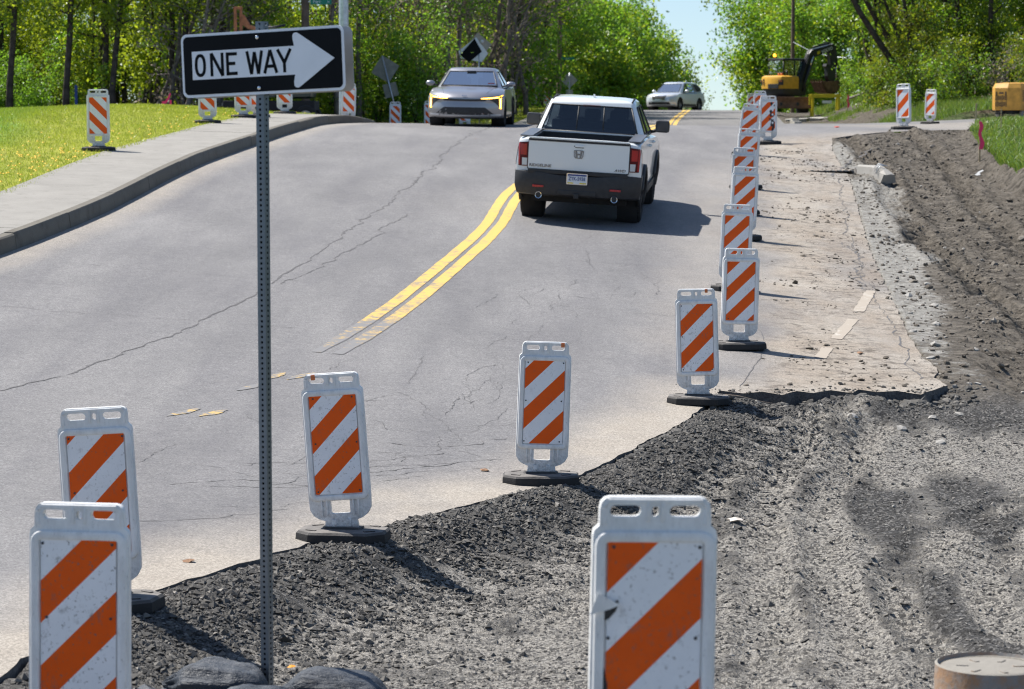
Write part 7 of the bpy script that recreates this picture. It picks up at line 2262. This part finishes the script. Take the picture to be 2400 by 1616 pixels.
mb = XB(); mb.box((.25, -.752, 1.28), (.7, .03, .22), bev=.02); mb.build('cover_notch', MAT['ex_dark'], ub)
for x_ in (-.62, .62):
    mb = XB(); mb.box((x_, -.60, 1.46), (.24, .12, .26), rot=Matrix.Rotation(.7 * math.copysign(1, x_), 3, 'Z'), bev=.03); mb.build('corner_lamp_housing', MAT['ex_dark'], ub)
    mb = XB(); mb.box((x_ * 1.06, -.655, 1.52), (.14, .04, .05), rot=Matrix.Rotation(.7 * math.copysign(1, x_), 3, 'Z'), bev=.01); mb.build('corner_lamp', MAT['orange'], ub)
mb = XB(); mb.box((-.40, -.755, 1.5), (.07, .012, .28)); mb.build('marking', MAT['rust'], ub)
for x_ in (.1, .28):
    mb = XB(); mb.cyl((x_, -.2, 1.78), (x_, -.2, 1.92), .06, n=10); mb.build('beacon_stub', MAT['orange'], ub)
# cab
cbn = thing('operator_cab', None, None); cbn.parent = ex
cx_, cy_, cw, cl_ = -.22, .62, .52, .72
mb = XB(); mb.box((cx_, cy_, 1.32), (cw * 2, cl_ * 2, .75), bev=.05); mb.build('cab_base', MAT['ex_dark'], cbn)
mb = XB(); mb.box((cx_, cy_, 2.58), (cw * 2 + .04, cl_ * 2 + .06, .11), bev=.05); mb.build('cab_roof', MAT['ex_dark'], cbn)
for a, b in ((-1, -1), (1, -1), (-1, 1), (1, 1), (1, .1), (-1, .1)):
    mb = XB(); mb.tube([(cx_ + a * (cw - .03), cy_ + b * (cl_ - .03), 1.65), (cx_ + a * (cw - .05), cy_ + b * (cl_ - .06), 2.55)], .042, 6); mb.build('pillar', MAT['ex_black'], cbn)
for (p, q) in (((-1, -1), (1, -1)), ((1, -1), (1, 1)), ((1, 1), (-1, 1)), ((-1, 1), (-1, -1))):
    a = Vector((cx_ + p[0] * (cw - .03), cy_ + p[1] * (cl_ - .03), 1.69)); b = Vector((cx_ + q[0] * (cw - .03), cy_ + q[1] * (cl_ - .03), 1.69)); dz = Vector((0, 0, .84))
    mb = XB(); mb.add([a, b, b + dz, a + dz], [(0, 1, 2, 3)]); mb.build('cab_window', MAT['glass'], cbn)
mb = XB(); mb.box((cx_, cy_ - .25, 1.85), (.5, .12, .55), bev=.04); mb.box((cx_, cy_, 1.6), (.5, .5, .14), bev=.04); mb.build('seat', MAT['seat'], cbn)
mb = XB(); mb.cyl((cx_ - .4, cy_ - .4, 2.63), (cx_ - .4, cy_ - .4, 2.72), .05, n=10); mb.build('beacon_foot', MAT['ex_black'], cbn)
mb = XB(); mb.ellipsoid((cx_ - .4, cy_ - .4, 2.78), (.075, .075, .085), 10, 8); mb.build('beacon', M_simple('lit_beacon', (.9, .4, .02), .3, emis=(1, .36, .02), estr=4.0), cbn)
# boom, arm, bucket (plane x = .38)
bx = .36
bm = thing('boom', None, None); bm.parent = ex
def plate(pts, x0_, x1_, mat, nm, par):
    mb = XB(); mb.prism(pts, x0_, x1_, to=lambda v: Vector((v.y, v.x, v.z))); return mb.build(nm, mat, par)
plate([(.75, 1.15), (1.05, 1.0), (1.45, 1.75), (1.92, 2.72), (3.15, 3.08), (3.2, 3.26), (3.05, 3.34), (1.75, 3.08), (1.5, 2.85), (1.12, 1.95)], bx - .13, bx + .13, MAT['ex_black'], 'boom_beam', bm)
plate([(2.05, 2.83), (2.25, 2.89), (2.25, 3.03), (2.05, 2.98)], bx + .131, bx + .136, MAT['frame_yellow'], 'yellow_tag', bm)
tm = text_mesh('boom_lettering', 'VOLVO', .22, MAT['sign_white'], .002, .004, 1.1)
to_ = obj('boom_lettering', tm, bm, loc=upm((bx + .138, 2.75, 3.07)), rot=(math.pi / 2, math.radians(-16), HD + math.pi / 2))
mb = XB(); mb.tube([(bx + .2, .95, 1.05), (bx + .2, 1.5, 2.3)], .055, 8); mb.build('boom_cylinder', MAT['ex_black'], bm)
mb = XB(); mb.tube([(bx + .2, 1.5, 2.3), (bx + .2, 1.72, 2.75)], .032, 8); mb.build('boom_rod', MAT['chrome'], bm)
mb = XB(); mb.tube([(bx, 1.9, 3.2), (bx, 3.1, 3.42)], .05, 8); mb.build('arm_cylinder', MAT['ex_black'], bm)
plate([(.55, .8), (1.2, .85), (1.25, 1.35), (.9, 1.5), (.55, 1.2)], bx - .2, bx + .2, MAT['ex_black'], 'boom_foot', bm)
ar = thing('dipper_arm', None, None); ar.parent = ex
plate([(2.95, 3.25), (3.2, 3.4), (3.45, 3.2), (3.4, 1.65), (3.2, 1.5), (3.08, 1.62), (3.02, 2.6)], bx - .1, bx + .1, MAT['ex_black'], 'arm_beam', ar)
mb = XB(); mb.tube([(bx, 3.52, 3.0), (bx, 3.55, 2.3)], .045, 8); mb.build('bucket_cylinder', MAT['ex_black'], ar)
mb = XB(); mb.tube([(bx, 3.55, 2.3), (bx, 3.56, 1.7)], .028, 8); mb.build('bucket_rod', MAT['chrome'], ar)
plate([(3.1, 2.0), (3.0, 2.35), (2.75, 2.4), (2.7, 2.28), (2.85, 2.2), (2.82, 1.8), (2.95, 1.5), (3.1, 1.55)], bx - .12, bx + .12, MAT['ex_black'], 'thumb', ar)
bk = thing('bucket', None, None); bk.parent = ex
pts = [(3.35, 1.55), (3.45, 1.25), (3.25, 1.02), (2.85, .95), (2.4, 1.05), (2.1, 1.52)]
plate([(3.4, 1.58), (3.45, 1.25), (3.2, .98), (2.8, .92), (2.45, 1.0), (2.12, 1.5), (2.2, 1.52), (2.55, 1.12), (2.9, 1.02), (3.2, 1.08), (3.3, 1.3), (3.25, 1.55)], bx - .38, bx + .38, MAT['rust'], 'bucket_shell', bk)
for s_ in (-.38, .36):
    plate([(3.4, 1.58), (3.45, 1.25), (3.2, .98), (2.8, .92), (2.45, 1.0), (2.12, 1.5)], bx + s_, bx + s_ + .02, MAT['rust'], 'bucket_side', bk)
for k in range(5):
    plate([(2.14, 1.5), (2.22, 1.52), (2.08, 1.66)], bx - .36 + k * .17, bx - .30 + k * .17, MAT['rust'], 'tooth', bk)


for dx_, o_2 in ((-.05, 0), (.05, .04)):
    mb = XB(); mb.tube([(bx + dx_, 1.0, 1.6), (bx + dx_, 1.25, 2.3 + o_2), (bx + dx_, 1.55, 3.02 + o_2), (bx + dx_, 2.3, 3.3 + o_2), (bx + dx_, 2.95, 3.44 + o_2), (bx + dx_, 3.3, 3.1)], .02, 5); mb.build('hydraulic_hose', MAT['ex_black'], bm)
mb = XB(); mb.tube([(cx_ - .5, cy_ + .7, 1.7), (cx_ - .72, cy_ + .75, 2.1), (cx_ - .72, cy_ + .75, 2.3)], .016, 5); mb.box((cx_ - .72, cy_ + .75, 2.35), (.16, .04, .26), bev=.02); mb.build('cab_mirror', MAT['ex_black'], cbn)
mb = XB(); mb.tube([(.1, -.55, 1.8), (.1, -.55, 1.95), (.62, -.35, 1.95), (.62, -.35, 1.78)], .018, 5); mb.build('hand_rail', MAT['ex_black'], ub)
mb = XB(); mb.cyl((.52, -.1, 1.76), (.52, -.1, 2.05), .045, n=10); mb.build('exhaust_stack', MAT['ex_black'], ub)


# operator inside the cab
def skin_figure(name, verts, edges, radii, mat, root_i=0, sub=1):
    me = bpy.data.meshes.new(name); me.from_pydata(verts, edges, [])
    ob = bpy.data.objects.new(name, me); sc.collection.objects.link(ob)
    md = ob.modifiers.new('s', 'SKIN')
    if not me.skin_vertices: me.attributes.new('x', 'FLOAT', 'POINT')
    lay = me.skin_vertices[0].data if me.skin_vertices else None
    if lay:
        for v, r in zip(lay, radii): v.radius = r if hasattr(r, '__len__') else (r, r)
        lay[root_i].use_root = True
    sb = ob.modifiers.new('u', 'SUBSURF'); sb.levels = sub; sb.render_levels = sub
    bpy.context.view_layer.update()
    out = bpy.data.meshes.new_from_object(ob.evaluated_get(bpy.context.evaluated_depsgraph_get()))
    bpy.data.objects.remove(ob)
    out.materials.clear(); out.materials.append(mat); out.polygons.foreach_set('use_smooth', [True] * len(out.polygons))
    return out


pv = [(0, 0, .1), (0, .0, .3), (0, -.02, .5), (0, .0, .60), (0, .01, .72), (.18, 0, .5), (.26, .1, .28), (.2, .34, .22), (-.18, 0, .5), (-.26, .1, .28), (-.2, .34, .22), (.1, .1, .08), (.12, .42, .1), (.12, .46, -.25), (-.1, .1, .08), (-.12, .42, .1), (-.12, .46, -.25)]
pe = [(0, 1), (1, 2), (2, 3), (3, 4), (2, 5), (5, 6), (6, 7), (2, 8), (8, 9), (9, 10), (0, 11), (11, 12), (12, 13), (0, 14), (14, 15), (15, 16)]
prd = [.15, .15, .14, .06, .085, .07, .055, .04, .07, .055, .04, .09, .075, .06, .09, .075, .06]
try:
    fm = skin_figure('person', pv, pe, prd, MAT['cloth_dark'])
    pr_ = thing('person', 'person in dark clothing seated in the excavator cab', 'person', Vector((13.05, 128.0, exz)) + upm((cx_, cy_ - .1, 1.62)), (0, 0, HD))
    obj('body', fm, pr_)
    mb = MB(); mb.ellipsoid((0, .015, .74), (.082, .10, .115), 12, 10); mb.ellipsoid((0, .115, .73), (.015, .02, .025), 6, 4); mb.build('head', MAT['skin'], pr_)
    mb = MB(); mb.ellipsoid((0, .0, .79), (.09, .105, .085), 12, 8); mb.build('cap', MAT['cloth_dark'], pr_)
except Exception as e_:
    print('figure', e_)

# yellow trench frame beyond the excavator
tf_ = thing('trench_frame', 'yellow steel trench frame under the excavator bucket', 'trench frame', (15.05, 126.2, float(w_ground(15.05, 126.2)) - .05))
zf = zrel(.22) - tf_.location.z
for dx in (-.62, .62):
    for dy in (0, .7):
        mb = MB(); mb.box((dx, dy, (zf + .62) / 2), (.11, .11, zf + .62), bev=.01); mb.build('leg', MAT['frame_yellow'], tf_)
for dy in (0, .7):
    mb = MB(); mb.box((0, dy, zf + .53), (1.45, .10, .17), bev=.01); mb.build('beam', MAT['frame_yellow'], tf_)
mb = MB(); mb.box((-.78, -.1, zf + .35), (.08, .08, .5), bev=.01); mb.build('side_post', MAT['frame_yellow'], tf_)
mb = MB(); mb.box((.05, -.07, zf + .24), (.46, .02, .13)); mb.build('white_board', MAT['sign_white'], tf_)
gz2 = lambda a, b: float(w_ground(a, b))
stake(15.25, 119.5, gz2(15.25, 119.5), .85, 'pink-taped stake in front of the yellow trench frame', True)
stake(15.9, 118.5, gz2(15.9, 118.5), .6, 'wooden stake on the grass slope right of the trench frame', tilt=(0, -2))
stake(16.35, 117.0, gz2(16.35, 117), .75, 'leaning wooden stake on the grass slope', tilt=(0, -9))
mb = MB(); mb.tube([(15.8, 124, gz2(15.8, 124) + .5), (16.4, 124, gz2(16.4, 124) + .45), (17.2, 124, gz2(17.2, 124) + .6)], [.06, .05, .04], 7); mb.build('fallen_log', M_simple('pale_log', (.34, .31, .27), .9, 0, .25), None, label='pale fallen log on the grass slope above the frame', cat='log')
# old kerb stones left in the dug-up strip
for k, (a, b, lbl) in enumerate(((11.55, 106.5, 'nearest'), (11.75, 109.0, 'middle'), (11.98, 111.5, 'farthest'))):
    mb = MB(); mb.box((0, 0, .1), (.30, 2.2, .42), bev=.03); mb.build('old_kerb_stone', MAT['rubble'], None, loc=(a, b, float(w_ground(a, b)) + .02), rot=(0, 0, math.radians(-4)), label=lbl + ' of three old kerb stones in the strip before the excavator', cat='kerb')
for k, (a, b, sx_, lbl) in enumerate(((12.6, 116.5, 1.0, 'broken pale slab lying left of the excavator blade'), (13.9, 119.5, .9, 'broken pale slab lying right of the excavator blade'))):
    mb = MB(); mb.prism([(-.5 * sx_, -.3), (.4 * sx_, -.4), (.6 * sx_, .1), (.2 * sx_, .4), (-.45 * sx_, .3)], 0, .14, to=lambda v: Vector((v.x, v.z, v.y))); mb.build('broken_slab', MAT['rubble'], None, loc=(a, b, float(w_ground(a, b)) + .03), rot=(.05, -.06, k), label=lbl, cat='rubble')

# ------------------------------------------------------------------ yellow compressor at the right edge
MAT['comp'] = M_simple('worn_yellow_paint', (.56, .29, .045), .6, 0, .22, 6)
cp = thing('air_compressor', 'worn yellow trailer air compressor with slotted grilles at the right edge', 'compressor', (16.38, 85.8, float(w_road(16.38, 85.8)) + .03), (0, 0, math.radians(-40)))
pl_ = [(-.02, -.62), (.38, -.62), (.62, -.40), (.62, 1.6), (-.5, 1.6), (-.5, -.40)]
pl_ = [(-.36, -.62), (.10, -.62), (.42, -.34), (.42, 1.5), (-.62, 1.5), (-.62, -.34)]
def lev(s, z_): return [((x_ + .1) * s - .1, (y_ - .4) * s + .4, z_) for x_, y_ in pl_]
mb = MB(); mb.grid([lev(.98, .30), lev(1, .36), lev(1, 1.02), lev(.9, 1.17), lev(.55, 1.2)], closed=True)
b = len(mb.v) - 6; mb.f.append(tuple(b + k for k in range(6))); mb.m.append(0); mb.sm.append(False); mb.f.append(tuple(range(5, -1, -1))); mb.m.append(0); mb.sm.append(False)
mb.build('housing', MAT['comp'], cp, sharp=25)
for r_ in range(2):
    for k in range(9):
        mb = MB(); mb.box((-.33 + k * .048, -.624, .50 + r_ * .2), (.02, .012, .15 + .03 * math.sin(k * 1.7))); mb.build('grille_slot', MAT['black'], cp)
mb = MB(); mb.box((-.13, -.624, .86), (.16, .012, .05)); mb.build('latch_hole', MAT['black'], cp)
for dx in (-.30, .04):
    mb = MB(); mb.box((dx, -.635, .84), (.03, .03, .13), bev=.006); mb.build('latch', MAT['black'], cp)
for r_ in range(8):
    for k in range(3):
        mb = MB(); mb.box((.426, -.1 + k * .32, .60 + r_ * .048), (.012, .24, .02)); mb.build('side_slot', MAT['black'], cp)
for dx in (-.50, .36):
    w_ = thing('wheel', None, None); w_.parent = cp; w_.location = (dx - .08, .1, .17)
    mb = MB(); mb.lathe([(.09, -.06), (.17, -.06), (.19, -.03), (.19, .03), (.17, .06), (.09, .06)], (0, 0, 0), 20, 'X'); mb.build('tyre', M_simple('dusty_tyre', (.30, .29, .27), .9), w_, sharp=40)
    mb = MB(); mb.lathe([(0, -.05), (.09, -.05), (.09, .05), (0, .05)], (0, 0, 0), 14, 'X'); mb.build('rim', MAT['comp'], w_)
mb = MB(); mb.box((-.1, .3, .24), (.6, 1.6, .12), bev=.02); mb.tube([(-.1, -.5, .24), (-.1, -1.0, .2)], .035, 8); mb.build('frame', MAT['under'], cp)
